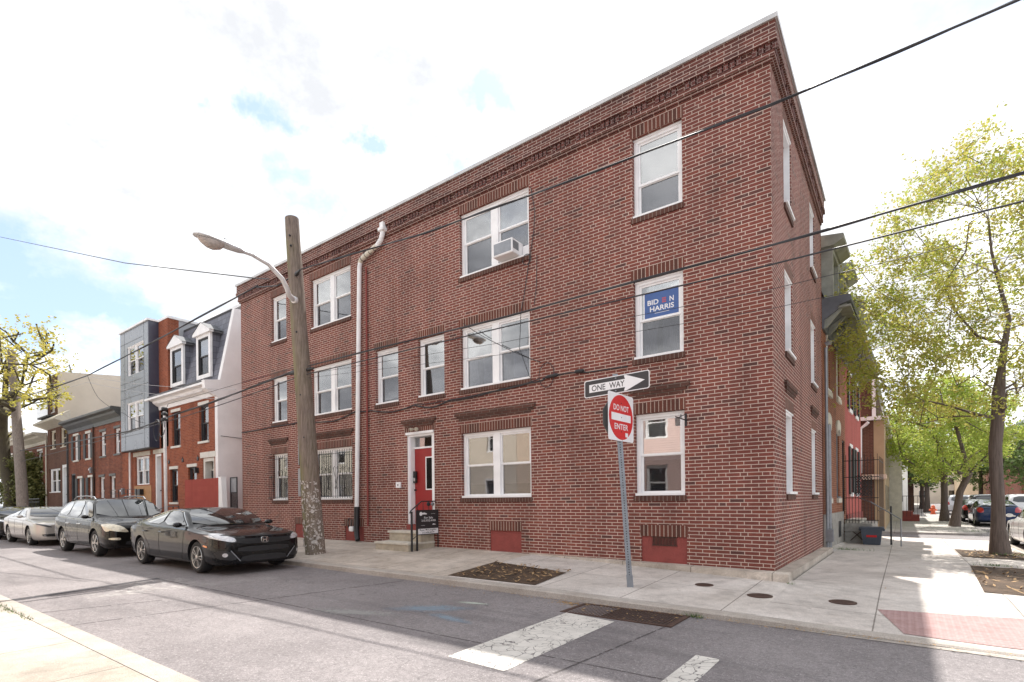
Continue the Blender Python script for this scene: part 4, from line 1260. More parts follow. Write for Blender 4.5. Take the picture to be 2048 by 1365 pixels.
def window_grille(F, h, label, z0=None):
    u0, u1, a, b = h
    t = thing('window_grille', label, 'window bars', tuple(F.P((u0 + u1) / 2, a, .12)), 'iron window bars on the ground floor')
    m = MB()
    n = int((u1 - u0) / .125)
    d = .13
    for i in range(n + 1):
        u = u0 - .03 + (u1 - u0 + .06) * i / n
        m.tube([F.P(u, a + .05, d), F.P(u, b - .10, d)], .0085, 5)
    m.build('bars', 'iron', t)
    m = MB()
    for z in (a + .12, b - .22): m.tube([F.P(u0 - .03, z, d), F.P(u1 + .03, z, d)], .0085, 5)
    for u in (u0 - .03, u1 + .03):
        for z in (a + .05, (a + b) / 2, b - .12):
            m.tube([F.P(u, z, d), F.P(u, z, 0)], .010, 5)
    m.build('rail', 'iron', t)
    m = MB()
    k = max(1, int(round((u1 - u0) / .42)))
    zc = a + (b - a) * .58
    for i in range(k):
        c = u0 + (u1 - u0) * (i + .5) / k
        for s in (-1, 1):
            m.tube([F.P(c, zc - .52, d + .01), F.P(c + s * .05, zc - .3, d + .01), F.P(c + s * .13, zc - .05, d + .01), F.P(c + s * .14, zc + .05, d + .01), F.P(c + s * .09, zc + .09, d + .01), F.P(c + s * .04, zc + .05, d + .01), F.P(c + s * .055, zc, d + .01)], .008, 5)
            m.tube([F.P(c + s * .10, zc - .62, d + .01), F.P(c + s * .03, zc - .66, d + .01), F.P(c, zc - .52, d + .01)], .008, 5)
    m.build('scroll', 'iron', t)


window_grille(FR, (*A, *G1), 'narrow iron scroll bars over the leftmost ground floor window')
window_grille(FR, (*B, *G1), 'wide iron scroll bars over the double window behind the leaning pole')

# ------------------------------------------------------------------ houses to the left
def lintels(F, hs, parent, mat='pine_white', h=.14, ext=.06, sill=.10, name='lintel'):
    m, s = MB(), MB()
    for w in hs:
        m.fb(F, w[0] - ext, w[1] + ext, w[3] + .003, w[3] + h, -.02, .03)
        s.fb(F, w[0] - ext, w[1] + ext, w[2] - sill, w[2] - .003, -.05, .05)
    m.build(name, mat, parent); s.build('sill', mat, parent)


def cornice(F, u0, u1, z0, z1, proj, parent, mat, brackets=0, bmat=None, e0=1, e1=1, dent=0):
    m = MB()
    H = z1 - z0
    prof = [(.002, z0), (.05, z0), (.07, z0 + H * .30), (proj * .55, z0 + H * .55), (proj * .62, z0 + H * .70), (proj, z0 + H * .78), (proj, z0 + H * .93), (proj * .9, z1), (.002, z1)]
    m.extr(F, prof, u0, u1, e0, e1)
    c = m.build('cornice', mat, parent)
    if brackets:
        b = MB()
        for i in range(brackets):
            u = u0 + .15 + (u1 - u0 - .3) * i / max(1, brackets - 1)
            b.hexa([F.P(u - .06, z0 + .02, .05), F.P(u + .06, z0 + .02, .05), F.P(u + .06, z0 + .05, .12), F.P(u - .06, z0 + .05, .12),
                    F.P(u - .06, z0 + H * .74, .05), F.P(u + .06, z0 + H * .74, .05), F.P(u + .06, z0 + H * .74, proj * .85), F.P(u - .06, z0 + H * .74, proj * .85)])
        b.build('bracket', bmat or mat, c)
    if dent:
        b = MB()
        for i in range(dent):
            u = u0 + .5 + (u1 - u0 - 1.0) * i / dent
            b.fb(F, u, u + (u1 - u0 - 1.0) / dent * .55, z0 + H * .42, z0 + H * .56, .06, proj * .6)
        b.build('dentil', bmat or mat, c)
    return c


# red brick mansard house with white side wall
t = thing('mansard_house', 'orange brick house with slate mansard roof, two white dormers and white stucco side wall', 'house', (-25, 4, 0))
wm = MB()
h2 = [(-26.64, -25.70, 4.15, 5.79), (-23.72, -22.79, 4.17, 5.80)]
hg = [(-26.89, -26.03, 1.44, 3.04), (-24.92, -24.02, 1.46, 3.06)]
hd = [(-23.40, -22.28, 1.0, 3.40)]
wall(wm, FR, -27.95, -21.95, -.3, 6.3, h2 + hg + hd, .2)
wm.quad([(-27.95, 0, -.3), (-27.95, 0, 6.3), (-27.95, 9, 6.3), (-27.95, 9, -.3)], (-1, 0, 0))
wm.quad([(-27.95, 9, -.3), (-27.95, 9, 10), (-21.95, 9, 10), (-21.95, 9, -.3)], (0, 1, 0))
wm.build('wall', 'orange_brick', t)
sw = MB()
prof = [(-.02, -.3), (-.02, 6.0), (-.30, 6.12), (-.52, 6.3), (-.56, 6.64), (.10, 6.75), (.75, 10.03), (1.1, 10.06), (9.2, 9.6), (9.2, -.3)]
n_ = len(prof)
sw.add([(-22.15, y, z) for y, z in prof] + [(-21.90, y, z) for y, z in prof], [tuple(range(n_)), tuple(range(2 * n_ - 1, n_ - 1, -1))] + [(i, (i + 1) % n_, n_ + (i + 1) % n_, n_ + i) for i in range(n_)])
sw.build('party_wall', 'white_stucco', t)
MB().quad([(-27.95, .08, 6.6), (-22.15, .08, 6.6), (-22.15, .74, 10.02), (-27.95, .74, 10.02)], (0, -1, 0)).quad([(-27.95, .08, 6.6), (-27.95, .74, 10.02), (-27.95, 3, 10.02), (-27.95, 3, 6.6)], (-1, 0, 0)).build('mansard', 'slate', t)
MB().box(-27.95, -22.15, .72, 9, 9.95, 10.06).build('roof', 'roof_dark', t)
cornice(FR, -28.0, -22.152, 6.05, 6.62, .52, t, 'white_paint', 0, None, 1, 0, dent=34)
MB().fb(FR, -28.2, -22.152, 6.62, 6.68, -.15, .50).build('cornice_flashing', 'slate_trim', t)
lintels(FR, h2, t); lintels(FR, hg, t)
MB().fb(FR, -23.60, -22.1, 3.41, 3.66, -.02, .03).build('lintel', 'pine_white', t)
for w in h2 + hg: window(FR, w, t, frame='dark_trim', cas=.05, sill=False, header=.05, dep=.09)
panel_door(FR, hd[0], t, 'dark_trim', frame='pine_white', dep=.3, transom=.35, casing=.16)
for (a, b, z0, z1) in ((-26.93, -25.51, 7.05, 8.95), (-24.09, -22.72, 7.01, 8.98)):
    DF = Frame((0, .06, 0), (1, 0, 0), (0, -1, 0))
    m = MB()
    for q in ((a, a + .17, z0, z1), (b - .17, b, z0, z1), (a + .17, b - .17, z0, z0 + .17), (a + .17, b - .17, z1 - .14, z1)):
        m.fb(DF, q[0], q[1], q[2], q[3], -.1, 0)
    d = m.build('dormer', 'white_paint', t)
    m = MB()
    m.add([(a + .02, .12, z0), (a + .02, .12, z1), (a + .02, .9, z1), (a + .02, .17, z0), (b - .02, .12, z0), (b - .02, .12, z1), (b - .02, .9, z1), (b - .02, .17, z0)], [(0, 1, 2, 3), (4, 7, 6, 5)])
    m.nr = False; m.build('cheek', 'slate', d)
    c = (a + b) / 2
    m = MB().prism(DF, [(a - .16, z1), (b + .16, z1), (b + .16, z1 + .10), (c, z1 + .52), (a - .16, z1 + .10)], -.08, .10)
    m.build('pediment', 'white_paint', d)
    m = MB()
    for s_ in (a - .20, b + .20): m.quad([DF.P(s_, z1 + .09, .12), DF.P(c, z1 + .55, .12), DF.P(c, z1 + .55, -1.5), DF.P(s_, z1 + .09, -1.5)], (0, 0, 1))
    m.fb(DF, a - .16, b + .16, z1 + .0, z1 + .07, -1.2, -.09)
    m.build('dormer_roof', 'slate_trim', d)
    window(DF, (a + .17, b - .17, z0 + .17, z1 - .14), t, frame='dark_trim', cas=.04, sill=False, header=.04, dep=.02)
for k, (x, z) in enumerate(((-27.0, 3.42), (-25.45, 3.43), (-23.86, 3.42))):
    pts = [(x + .15 * (1 if i % 2 == 0 else .42) * math.sin(math.pi * i / 5), z + .14 * (1 if i % 2 == 0 else .42) * math.cos(math.pi * i / 5)) for i in range(10)]
    MB().prism(FR, pts, .0, .03).build('iron_star', 'iron', t)
MB().fb(FR, -23.95, -23.80, 2.75, 3.0, 0, .16).build('wall_lamp', 'iron', t)
MB().tube([(-26.3, -1.2, .1), (-26.3, -1.2, .9), (-25.1, -.8, 1.25), (-23.9, -.8, 1.25)], .02, 6).tube([(-25.1, -.8, .1), (-25.1, -.8, 1.25)], .02, 6).tube([(-24.5, -.8, .1), (-24.5, -.8, 1.25)], .02, 6).tube([(-23.9, -.8, .1), (-23.9, -.8, 1.25)], .02, 6).build('stoop_railing', 'iron', t)

t = thing('garden_wall', 'low red block wall with white end pillar between mansard house and brick building', 'wall', (-22.2, -.5, .05))
MB().box(-23.9, -20.68, -.55, -.40, -.2, 2.42).build('wall', 'red_block', t)
MB().hexa([(-20.68, -.57, -.2), (-20.20, -.57, -.2), (-20.20, -.38, -.2), (-20.68, -.38, -.2), (-20.68, -.57, 2.46), (-20.45, -.57, 2.46), (-20.45, -.38, 2.46), (-20.68, -.38, 2.46)]).build('pillar', 'white_stucco', t)
t = thing('alley_gate', 'black iron gate closing the narrow gap beside the brick building', 'gate', (-20.1, -.2, .05))
m = MB()
for x in (-20.42, -19.9): m.box(x - .02, x + .02, -.22, -.18, .0, 2.44)
m.box(-20.4, -19.9, -.22, -.18, 2.40, 2.44).box(-20.4, -19.9, -.22, -.18, 1.78, 1.82).box(-20.4, -19.9, -.22, -.18, .15, .19)
m.build('frame', 'iron', t)
m = MB()
for i in range(7): m.box(-20.36 + i * .07, -20.345 + i * .07, -.21, -.19, .19, 1.78)
m.build('bars', 'iron', t)
MB().box(-20.4, -19.9, -.20, -.195, 1.82, 2.40).build('mesh_panel', 'patch_gray', t)

# modern house with projecting bay
t = thing('bay_house', 'modern three storey house with a projecting bay of gray and navy panels', 'house', (-30.5, 4, 0))
wm = MB()
hw = (-31.36, -29.47, 2.38, 3.88); hd = (-28.76, -27.76, 1.0, 3.90)
wall(wm, FR, -33.3, -27.75 + .02, -.3, 4.2, [hw, (-28.76, -27.76, 1.0, 3.90)], .2)
wm.quad([(-28.15, .0, 4.2), (-27.05, .0, 4.2), (-27.05, 0, 10.5), (-28.15, 0, 10.5)], (0, -1, 0))
wm.quad([(-27.05, .0, 6.7), (-27.05, 0, 10.5), (-27.05, .5, 10.5), (-27.05, .5, 6.7)], (1, 0, 0))
wm.quad([(-33.3, 0, -.3), (-33.3, 0, 10.5), (-33.3, 9, 10.5), (-33.3, 9, -.3)], (-1, 0, 0))
wm.quad([(-33.3, 9, -.3), (-33.3, 9, 10.5), (-27.05, 9, 10.5), (-27.05, 9, -.3)], (0, 1, 0))
wm.build('wall', 'orange_brick', t)
MB().quad([(-27.05, .5, 6.7), (-27.05, .5, 10.5), (-27.05, 9, 10.5), (-27.05, 9, 6.7)], (1, 0, 0)).build('siding', 'gray_siding', t)
MB().box(-33.3, -27.0, -.02, 9, 10.5, 10.62).build('roof', 'white_paint', t)
BF = Frame((0, -.45, 0), (1, 0, 0), (0, -1, 0))
bw = [(-30.95, -28.76, 8.10, 9.62), (-31.03, -28.83, 5.15, 6.67)]
m = MB(); wall(m, BF, -31.95, -28.22, 4.2, 10.5, bw, .15)
bay = m.build('bay_front', 'gray_panel', t)
m = MB()
for z in (4.95, 6.95, 7.75, 9.85): m.fb(BF, -31.95, -28.9, z - .012, z + .012, .001, .004)
for x in (-31.35, -28.72): m.fb(BF, x - .01, x + .01, 4.2, 10.5, .0045, .006)
m.fb(BF, -31.95, -28.22, 7.40, 7.42, .007, .009)
m.build('panel_joint', 'dark_trim', bay)
MB().box(-28.219, -28.13, -.45, .02, 4.2, 10.5).box(-31.98, -31.951, -.45, 0, 4.2, 10.5).build('bay_side', 'navy_panel', t)
MB().box(-31.97, -28.13, -.44, 0, 4.17, 4.205).build('bay_soffit', 'dark_trim', t)
MB().box(-32.02, -28.08, -.52, .3, 10.5, 10.60).build('bay_coping', 'white_paint', t)
for w in bw: window(BF, w, t, 2, cas=.07, mull=.10, sill=False, dep=.03, header=.07, sash=.035)
window(FR, hw, t, 2, cas=.07, mull=.10, sill=False, dep=.07, header=.07, sash=.035)
MB().fb(FR, -31.6, -29.3, 3.90, 4.12, -.02, .03).fb(FR, -28.9, -27.6, 3.91, 4.12, -.02, .03).build('lintel', 'limestone', t)
panel_door(FR, hd, t, 'pale_blue_door', dep=.25, transom=.42, casing=.13)
MB().fb(FR, -31.5, -29.2, .3, 2.33, -.02, .02).build('wood_panel', 'wood_siding', t)
MB().fb(FR, -30.9, -30.2, 1.85, 2.15, .02, .2).build('planter_box', 'black_plastic', t)
MB().tube([(-31.85, -.1, 4.2), (-31.85, -.1, .1)], .05, 8).build('downpipe', 'white_paint', t)
m = MB()
for x in (-31.7, -30.6, -29.4, -28.2): m.tube([(x, -1.0, .1), (x, -1.0, 2.1)], .022, 5)
for z in (1.5, 1.7, 1.9, 2.1): m.tube([(-31.7, -1.0, z), (-28.2, -1.0, z)], .012, 5)
m.build('stair_railing', 'iron', t)

# set-back top floor seen above the mansard roof
t = thing('roof_penthouse', 'small gray sided roof structure with a white edge above the slate mansard', 'roof structure', (-27, 4, 10))
MB().box(-30.5, -24.6, 2.6, 7, 10.0, 11.25).build('wall', 'gray_siding', t)
MB().box(-30.7, -24.4, 2.4, 7.1, 11.25, 11.38).build('roof', 'white_paint', t)


def rowhouse(x0, x1, label, bmat, cz, hs2, hs1, door, trim, shut, lint, parent_loc, corn='slate_trim', proj=.55):
    t = thing('row_house', label, 'house', parent_loc)
    wm = MB(); allh = hs2 + hs1 + ([door] if door else [])
    wall(wm, FR, x0, x1, -.3, cz, allh, .2)
    wm.quad([(x0, 9, -.3), (x0, 9, cz), (x1, 9, cz), (x1, 9, -.3)], (0, 1, 0))
    wm.quad([(x1, 0, -.3), (x1, 0, cz), (x1, 9, cz), (x1, 9, -.3)], (1, 0, 0)).quad([(x0, 0, -.3), (x0, 0, cz), (x0, 9, cz), (x0, 9, -.3)], (-1, 0, 0))
    wm.build('wall', bmat, t)
    MB().box(x0 + .01, x1 - .01, .01, 9, cz + .3, cz + .5).build('roof', 'roof_dark', t)
    cornice(FR, x0, x1, cz - .08, cz + .68, proj, t, corn, 0, None, .02, .02)
    lintels(FR, hs2 + hs1, t, lint)
    for w in hs2 + hs1: window(FR, w, t, frame=trim, cas=.09, sill=False, header=.06, lower='screen_glass')
    if shut:
        m = MB()
        for w in hs2 + hs1:
            for s_ in (w[0] - .42, w[1] + .02):
                m.fb(FR, s_, s_ + .40, w[2], w[3], .005, .045)
        m.build('shutter', 'shutter', t)
    if door: panel_door(FR, door, t, 'dark_trim', frame='dark_trim', dep=.25, transom=.3, casing=.1)
    return t


rowhouse(-37.85, -33.32, 'weathered red brick row house with dark trim next to the panelled bay house', 'old_orange_brick', 6.15, [(-36.9, -35.9, 4.24, 5.70), (-34.5, -33.6, 4.25, 5.70)], [(-37.1, -36.2, 1.35, 3.0), (-35.3, -34.4, 1.35, 3.0)], None, 'white_paint', False, 'gray_trim', (-35.5, 4, 0), 'gray_trim')
rowhouse(-43.05, -37.87, 'red brick row house with black shutters and a black door', 'old_orange_brick', 6.15, [(-42.0, -41.0, 4.25, 5.85), (-39.5, -38.6, 4.25, 5.82)], [(-41.2, -40.3, 1.3, 3.05), (-39.1, -38.3, 1.3, 3.05)], (-42.6, -41.7, 1.0, 3.4), 'white_paint', True, 'pine_white', (-40.5, 4, 0), 'slate_trim')
t = thing('brown_house', 'tall brown brick house with balcony, pale skirt roof and big cream side wall', 'house', (-46.5, 5, 0))
wm = MB(); b2 = [(-47.4, -46.05, 5.30, 6.66), (-45.05, -43.6, 5.30, 6.65)]; b1 = [(-47.75, -45.05, 2.21, 3.92)]; bd = (-44.70, -43.3, 1.0, 4.1)
wall(wm, FR, -48.1, -43.07, -.3, 7.1, b2 + b1 + [bd], .2)
wall(wm, FR, -48.1, -45.5, 7.1, 10.6, [(-47.2, -46.2, 7.9, 9.7)], .2)
wm.build('wall', 'brown_brick', t)
m = MB()
prof = [(.0, 7.1), (.0, 10.62), (9.5, 11.5), (9.5, -.3), (.05, -.3), (.05, 7.1)]
m.quad([(-45.48, 0.0, 6.5), (-45.48, 0.0, 10.66), (-45.48, 12, 11.9), (-45.48, 12, 6.5)], (1, 0, 0))
m.quad([(-48.1, 0, -.3), (-48.1, 0, 10.6), (-48.1, 12, 11.9), (-48.1, 12, -.3)], (-1, 0, 0))
m.quad([(-43.07, 0, -.3), (-43.07, 0, 6.6), (-43.07, 12, 6.6), (-43.07, 12, -.3)], (1, 0, 0))
m.quad([(-48.1, 12, -.3), (-48.1, 12, 11.9), (-43.07, 12, 11.9), (-43.07, 12, -.3)], (0, 1, 0))
m.build('side_wall', 'cream_stucco', t)
MB().quad([(-48.1, 0, 10.6), (-45.5, 0, 10.6), (-45.5, 12, 11.85), (-48.1, 12, 11.85)], (0, 0, 1)).quad([(-45.5, 0, 7.1), (-43.07, 0, 7.0), (-43.07, 12, 7.0), (-45.5, 12, 7.1)], (0, 0, 1)).build('roof', 'roof_dark', t)
MB().extr(FR, [(-.1, 6.75), (.75, 7.05), (.75, 7.16), (-.1, 7.75)], -48.4, -43.0).build('skirt_roof', 'limestone', t)
m = MB()
for i in range(12): m.fb(FR, -48.3 + i * .26, -48.28 + i * .26, 7.6, 8.5, .5, .52)
m.fb(FR, -48.3, -45.4, 8.48, 8.53, .48, .53); m.fb(FR, -48.3, -45.4, 7.5, 7.6, .0, .53)
m.build('balcony', 'iron', t)
for w in b2: window(FR, w, t, frame='cream_paint', cas=.12)
window(FR, b1[0], t, 2, frame='white_paint', cas=.2, mull=.12)
window(FR, (-47.2, -46.2, 7.9, 9.7), t)
panel_door(FR, bd, t, 'pale_blue_door', dep=.25, transom=.5, casing=.2)
m = MB()
for i in range(15): m.tube([(-48.6 + i * .38, -1.5, .1), (-48.6 + i * .38, -1.5, 1.75)], .018, 5)
m.tube([(-48.6, -1.5, 1.75), (-43.2, -1.5, 1.75)], .03, 5).tube([(-48.6, -1.5, 1.55), (-43.2, -1.5, 1.55)], .02, 5).box(-48.6, -43.2, -1.5, 0, .1, .9)
m.build('porch_railing', 'iron', t)
rowhouse(-54.5, -48.12, 'red brick row house beyond the brown house, half hidden by the wooden pole', 'old_orange_brick', 5.9, [(-53.8, -52.4, 3.9, 5.4), (-50.8, -49.4, 3.9, 5.4)], [(-53.8, -52.4, 1.0, 2.9), (-50.8, -49.4, 1.0, 2.9)], None, 'white_paint', False, 'pine_white', (-51.5, 4, 0), 'limestone', .9)
rowhouse(-61, -54.52, 'pale trimmed brick row house far down the street at the left', 'brown_brick', 6.5, [(-60, -58.6, 3.9, 5.6), (-57.2, -55.8, 3.9, 5.6)], [(-60, -58.6, 1.0, 2.9), (-57.2, -55.8, 1.0, 2.9)], None, 'white_paint', False, 'pine_white', (-57.5, 4, 0), 'limestone', .9)

for (x, z, lb, mt) in ((-37.86, 6.1, 'dark downpipe between the two red brick row houses', 'rust'), (-43.08, 6.1, 'dark downpipe where the brown house meets the shuttered row house', 'dark_trim'), (-48.15, 6.6, 'pale downpipe at the far edge of the brown house', 'limestone')):
    t = thing('row_house_downpipe', lb, 'downpipe', (x, -.08, .05), 'downpipes of the row houses')
    MB().tube([(x, -.08, z), (x, -.08, .05)], .05, 8).build('pipe', mt, t)
    m = MB()
    for zz in (1.5, 3.2, 5.0): m.lathe((x, -.08, zz), (0, 0, 1), [(.065, 0), (.065, .05)], 8)
    m.build('pipe_straps', mt, t)
for (x, z, w, h, lb) in ((-38.35, 3.3, .25, .35, 'electric meter on the shuttered row house'), (-33.05, 1.9, .22, .35, 'electric meter beside the white downpipe of the bay house')):
    t = thing('electric_meter', lb, 'meter', (x, -.1, z))
    MB().fb(FR, x - w / 2, x + w / 2, z, z + h, 0, .12).build('box', 'gray_metal', t, bevel=.01)
    MB().lathe((x, -.12, z + h * .6), (0, -1, 0), [(.08, 0), (.08, .05), (.06, .07)], 12).build('dial', 'lamp_glass', t)
m = MB()
t = thing('stucco_wall_cable', 'dark cable strung across the white stucco side wall', 'cable', (-21.88, 3, 4))
MB().tube([(-21.88, .1, 4.30), (-21.88, 2, 4.22), (-21.88, 6, 4.2)], .012, 5).build('cable', 'cable', t)

# ------------------------------------------------------------------ houses along the side street (slightly skewed line)
def SF(y):
    return 0.03 * (y - 7.0)


u_ = Vector((.03, 1, 0)).normalized()
SK = Frame(Vector((0.0, 7.0, 0)), u_, Vector((1, -.03, 0)).normalized())   # u measured from y=7


def arch_lintel(m, F, w):
    u0, u1, z0, z1 = w
    n = 8; c = (u0 + u1) / 2; r = (u1 - u0) / 2
    po = [(c + (r + .14) * math.cos(math.pi * i / n), z1 - .10 + (r + .0) * .62 * math.sin(math.pi * i / n) + .16) for i in range(n + 1)]
    pi_ = [(c + r * .98 * math.cos(math.pi * i / n), z1 - .22 + r * .5 * math.sin(math.pi * i / n)) for i in range(n + 1)]
    poly = po + pi_[::-1]
    m.prism(F, poly, -.08, .05)


t = thing('mansard_row_house', 'orange brick house with arched white lintels, heavy dark cornice and dormers beside corner building', 'house', (-3, 10, 0))
wm = MB()
ag = [(1.15, 1.95, 1.35, 3.75), (3.45, 4.20, 1.35, 3.78)]
au = [(1.3, 2.1, 4.75, 6.55), (3.6, 4.4, 4.85, 6.6)]
H1d = (5.0, 5.75, .75, 3.5)
wall(wm, SK, .46, 6.0, -.4, 6.9, ag + au + [H1d], .18)
wm.quad([SK.P(.46, 5, 0), SK.P(.46, 10.2, 0), SK.P(.46, 10.2, -9), SK.P(.46, 5, -9)], (0, -1, 0))
wm.build('wall', 'side_brick', t)
for w in ag + au: window(SK, w, t, frame='gray_metal' if w in ag else 'white_paint', dep=.05, cas=.07, header=.12)
m = MB()
for w in ag + au: arch_lintel(m, SK, w); m.fb(SK, w[0] - .06, w[1] + .06, w[2] - .16, w[2] - .004, -.05, .07)
m.build('stone_trim', 'limestone', t)
panel_door(SK, H1d, t, 'iron', frame='iron', dep=.12)
m = MB(); m.fb(SK, .5, 4.9, -.4, .86, -.05, .05); m.build('stone_base', 'gray_stone', t)
m = MB(); m.fb(SK, 1.2, 1.9, .0, .55, .05, .056).fb(SK, 3.4, 4.1, .0, .55, .05, .056); m.build('cellar_grille', 'iron', t)
cornice(SK, .46, 12.0, 6.45, 7.35, .75, t, 'slate_trim', 14, 'weathered_trim', 0, 0)
MB().extr(SK, [(.4, 6.98), (.74, 6.98), (.74, 7.04), (.4, 7.04)], .46, 12.0).build('cornice_band', 'weathered_trim', t)
MB().quad([SK.P(.46, 7.3, .1), SK.P(12, 7.3, .1), SK.P(12, 9.6, -.7), SK.P(.46, 9.6, -.7)], (1, 0, .2)).quad([SK.P(.46, 9.6, -.7), SK.P(12, 9.6, -.7), SK.P(12, 9.6, -8), SK.P(.46, 9.6, -8)], (0, 0, 1)).build('mansard', 'slate', t)
for (a, b) in ((.9, 2.3), (3.4, 4.8), (7.2, 8.6), (9.8, 11.2)):
    m = MB().fb(SK, a, a + .14, 7.4, 9.0, -.6, .25).fb(SK, b - .14, b, 7.4, 9.0, -.6, .25).fb(SK, a + .14, b - .14, 8.85, 9.0, -.6, .25)
    d = m.build('dormer', 'weathered_trim', t)
    MB().extr(SK, [(-.6, 9.0), (.3, 9.0), (.55, 9.15), (.55, 9.28), (-.6, 9.45)], a - .15, b + .15).build('hood', 'weathered_trim', d)
    MB().fb(SK, a + .14, b - .14, 7.4, 8.85, .1, .12).build('pane', 'glass', d)

t = thing('pink_house', 'pink painted side street house with dark shutters', 'house', (-3, 15, 0))
wm = MB()
pu = [(7.2, 8.2, 4.9, 6.35), (9.6, 10.6, 4.9, 6.35)]; pg = [(7.4, 8.3, 1.5, 3.4), (9.6, 10.5, 1.5, 3.4)]
wall(wm, SK, 6.02, 12.0, -.4, 6.9, pu + pg, .18)
wm.quad([SK.P(12, -.4), SK.P(12, 9.5), SK.P(12, 9.5, -9), SK.P(12, -.4, -9)], (0, 1, 0))
wm.build('wall', 'pink_brick', t)
for w in pu + pg: window(SK, w, t, frame='white_paint', dep=.05, cas=.07)
m = MB()
for w in pu + pg:
    m.fb(SK, w[0] - .45, w[0] - .03, w[2], w[3], .01, .06).fb(SK, w[1] + .03, w[1] + .45, w[2], w[3], .01, .06)
m.build('shutter', 'shutter', t)
lintels(SK, pu + pg, t, 'white_paint')
MB().fb(SK, 6.02, 12, -.4, .7, -.02, .06).build('stone_base', 'red_stucco', t)

t = thing('stone_stoop', 'gray stone stoop block with a crossed iron ornament beside the plastic bin', 'steps', (.75, 12.7, -.3))
MB().fb(SK, 4.9, 7.6, -.5, .12, .06, .85).build('base', 'gray_stone', t, bevel=.02)
MB().fb(SK, 4.85, 7.65, .12, .42, .06, .90).build('slab', 'gray_stone', t, bevel=.02)
MB().fb(SK, 5.0, 7.4, .42, .55, .06, .55).build('upper_slab', 'limestone', t, bevel=.02)
m = MB()
for s_ in (-1, 1): m.tube([SK.P(4.88, -.2, .45 - s_ * .2), SK.P(4.87, .02, .45), SK.P(4.88, .2, .45 + s_ * .2)], .014, 5)
m.build('ornament', 'rust', t)
t = thing('iron_gate', 'tall black wrought iron gate with ornamental panel and sloping handrail beside the pink house', 'gate', (1.1, 13.2, .4))
m = MB()
for i in range(11):
    d = .12 + i * .095
    m.tube([SK.P(4.95, .43, d), SK.P(4.95, 2.80 if i % 2 else 2.92, d)], .009, 5)
for z in (.55, 1.35, 2.1, 2.7): m.tube([SK.P(4.95, z, .06), SK.P(4.95, z, 1.1)], .014, 5)
for u in (5.4, 5.9, 6.4, 6.9, 7.4): m.tube([SK.P(u, .1, 1.1), SK.P(u, 2.85, 1.1)], .009, 5)
for z in (.9, 2.1, 2.7): m.tube([SK.P(4.95, z, 1.1), SK.P(7.5, z, 1.1)], .014, 5)
m.build('bars', 'iron', t)
m = MB()
for r_ in range(4):
    for c_ in range(3):
        o = SK.P(4.94, 1.50 + r_ * .19, .50 + c_ * .17)
        m.tube([o + Vector((.075 * math.cos(a * .785), 0, .085 * math.sin(a * .785))) for a in range(9)], .014, 5)
        m.tube([o + Vector((-.07, 0, -.08)), o + Vector((.07, 0, .08))], .012, 5).tube([o + Vector((.07, 0, -.08)), o + Vector((-.07, 0, .08))], .012, 5)
m.build('ornamental_panel', 'iron', t)
MB().tube([SK.P(4.93, 1.35, .5), SK.P(4.5, 1.2, .9), SK.P(4.3, .62, 1.75), SK.P(4.3, -.3, 1.75)], .022, 6).build('handrail', 'gray_metal', t)
MB().tube([SK.P(4.93, -.3, 1.45), SK.P(4.93, 1.05, 1.45)], .028, 6).build('newel', 'iron', t)
t = thing('plastic_bin', 'dark blue-gray plastic storage bin with red label beside the stone stoop', 'bin', (1.05, 11.6, -.29))
m = MB().hexa([(.80, 11.36, -.29), (1.30, 11.36, -.29), (1.30, 11.72, -.29), (.80, 11.72, -.29), (.74, 11.30, .27), (1.36, 11.30, .27), (1.36, 11.78, .27), (.74, 11.78, .27)])
for k in range(6): m.hexa([(.84 + k * .08, 11.345, -.26), (.86 + k * .08, 11.345, -.26), (.86 + k * .08, 11.36, -.26), (.84 + k * .08, 11.36, -.26), (.80 + k * .095, 11.295, .20), (.825 + k * .095, 11.295, .20), (.825 + k * .095, 11.31, .20), (.80 + k * .095, 11.31, .20)])
m.build('tub', 'bin_plastic', t, bevel=.012)
MB().box(.69, 1.41, 11.26, 11.82, .27, .33).box(.67, .74, 11.43, 11.63, .19, .28).box(1.36, 1.43, 11.43, 11.63, .19, .28).build('lid', 'bin_plastic', t, bevel=.012)
MB().hexa([(.90, 11.315, -.02), (1.20, 11.315, -.02), (1.20, 11.325, -.02), (.90, 11.325, -.02), (.90, 11.302, .05), (1.20, 11.302, .05), (1.20, 11.312, .05), (.90, 11.312, .05)]).build('label', 'sign_red', t)
t = thing('corner_conduit', 'gray electrical conduit with meter can running up the rear edge of the brick wall', 'conduit', (.12, 7.6, -.2))
MB().tube([(.10, 7.62, 5.9), (.10, 7.62, -.2)], .045, 8).tube([(.14, 7.85, 3.6), (.14, 7.85, -.2)], .055, 8).build('pipe', 'gray_metal', t)
MB().tube([(.10, 7.62, 6.0), (.20, 7.60, 6.05)], .07, 8).build('weatherhead', 'gray_metal', t)
MB().box(.02, .26, 7.50, 7.78, .05, .42).build('meter_can', 'gray_metal', t, bevel=.015)

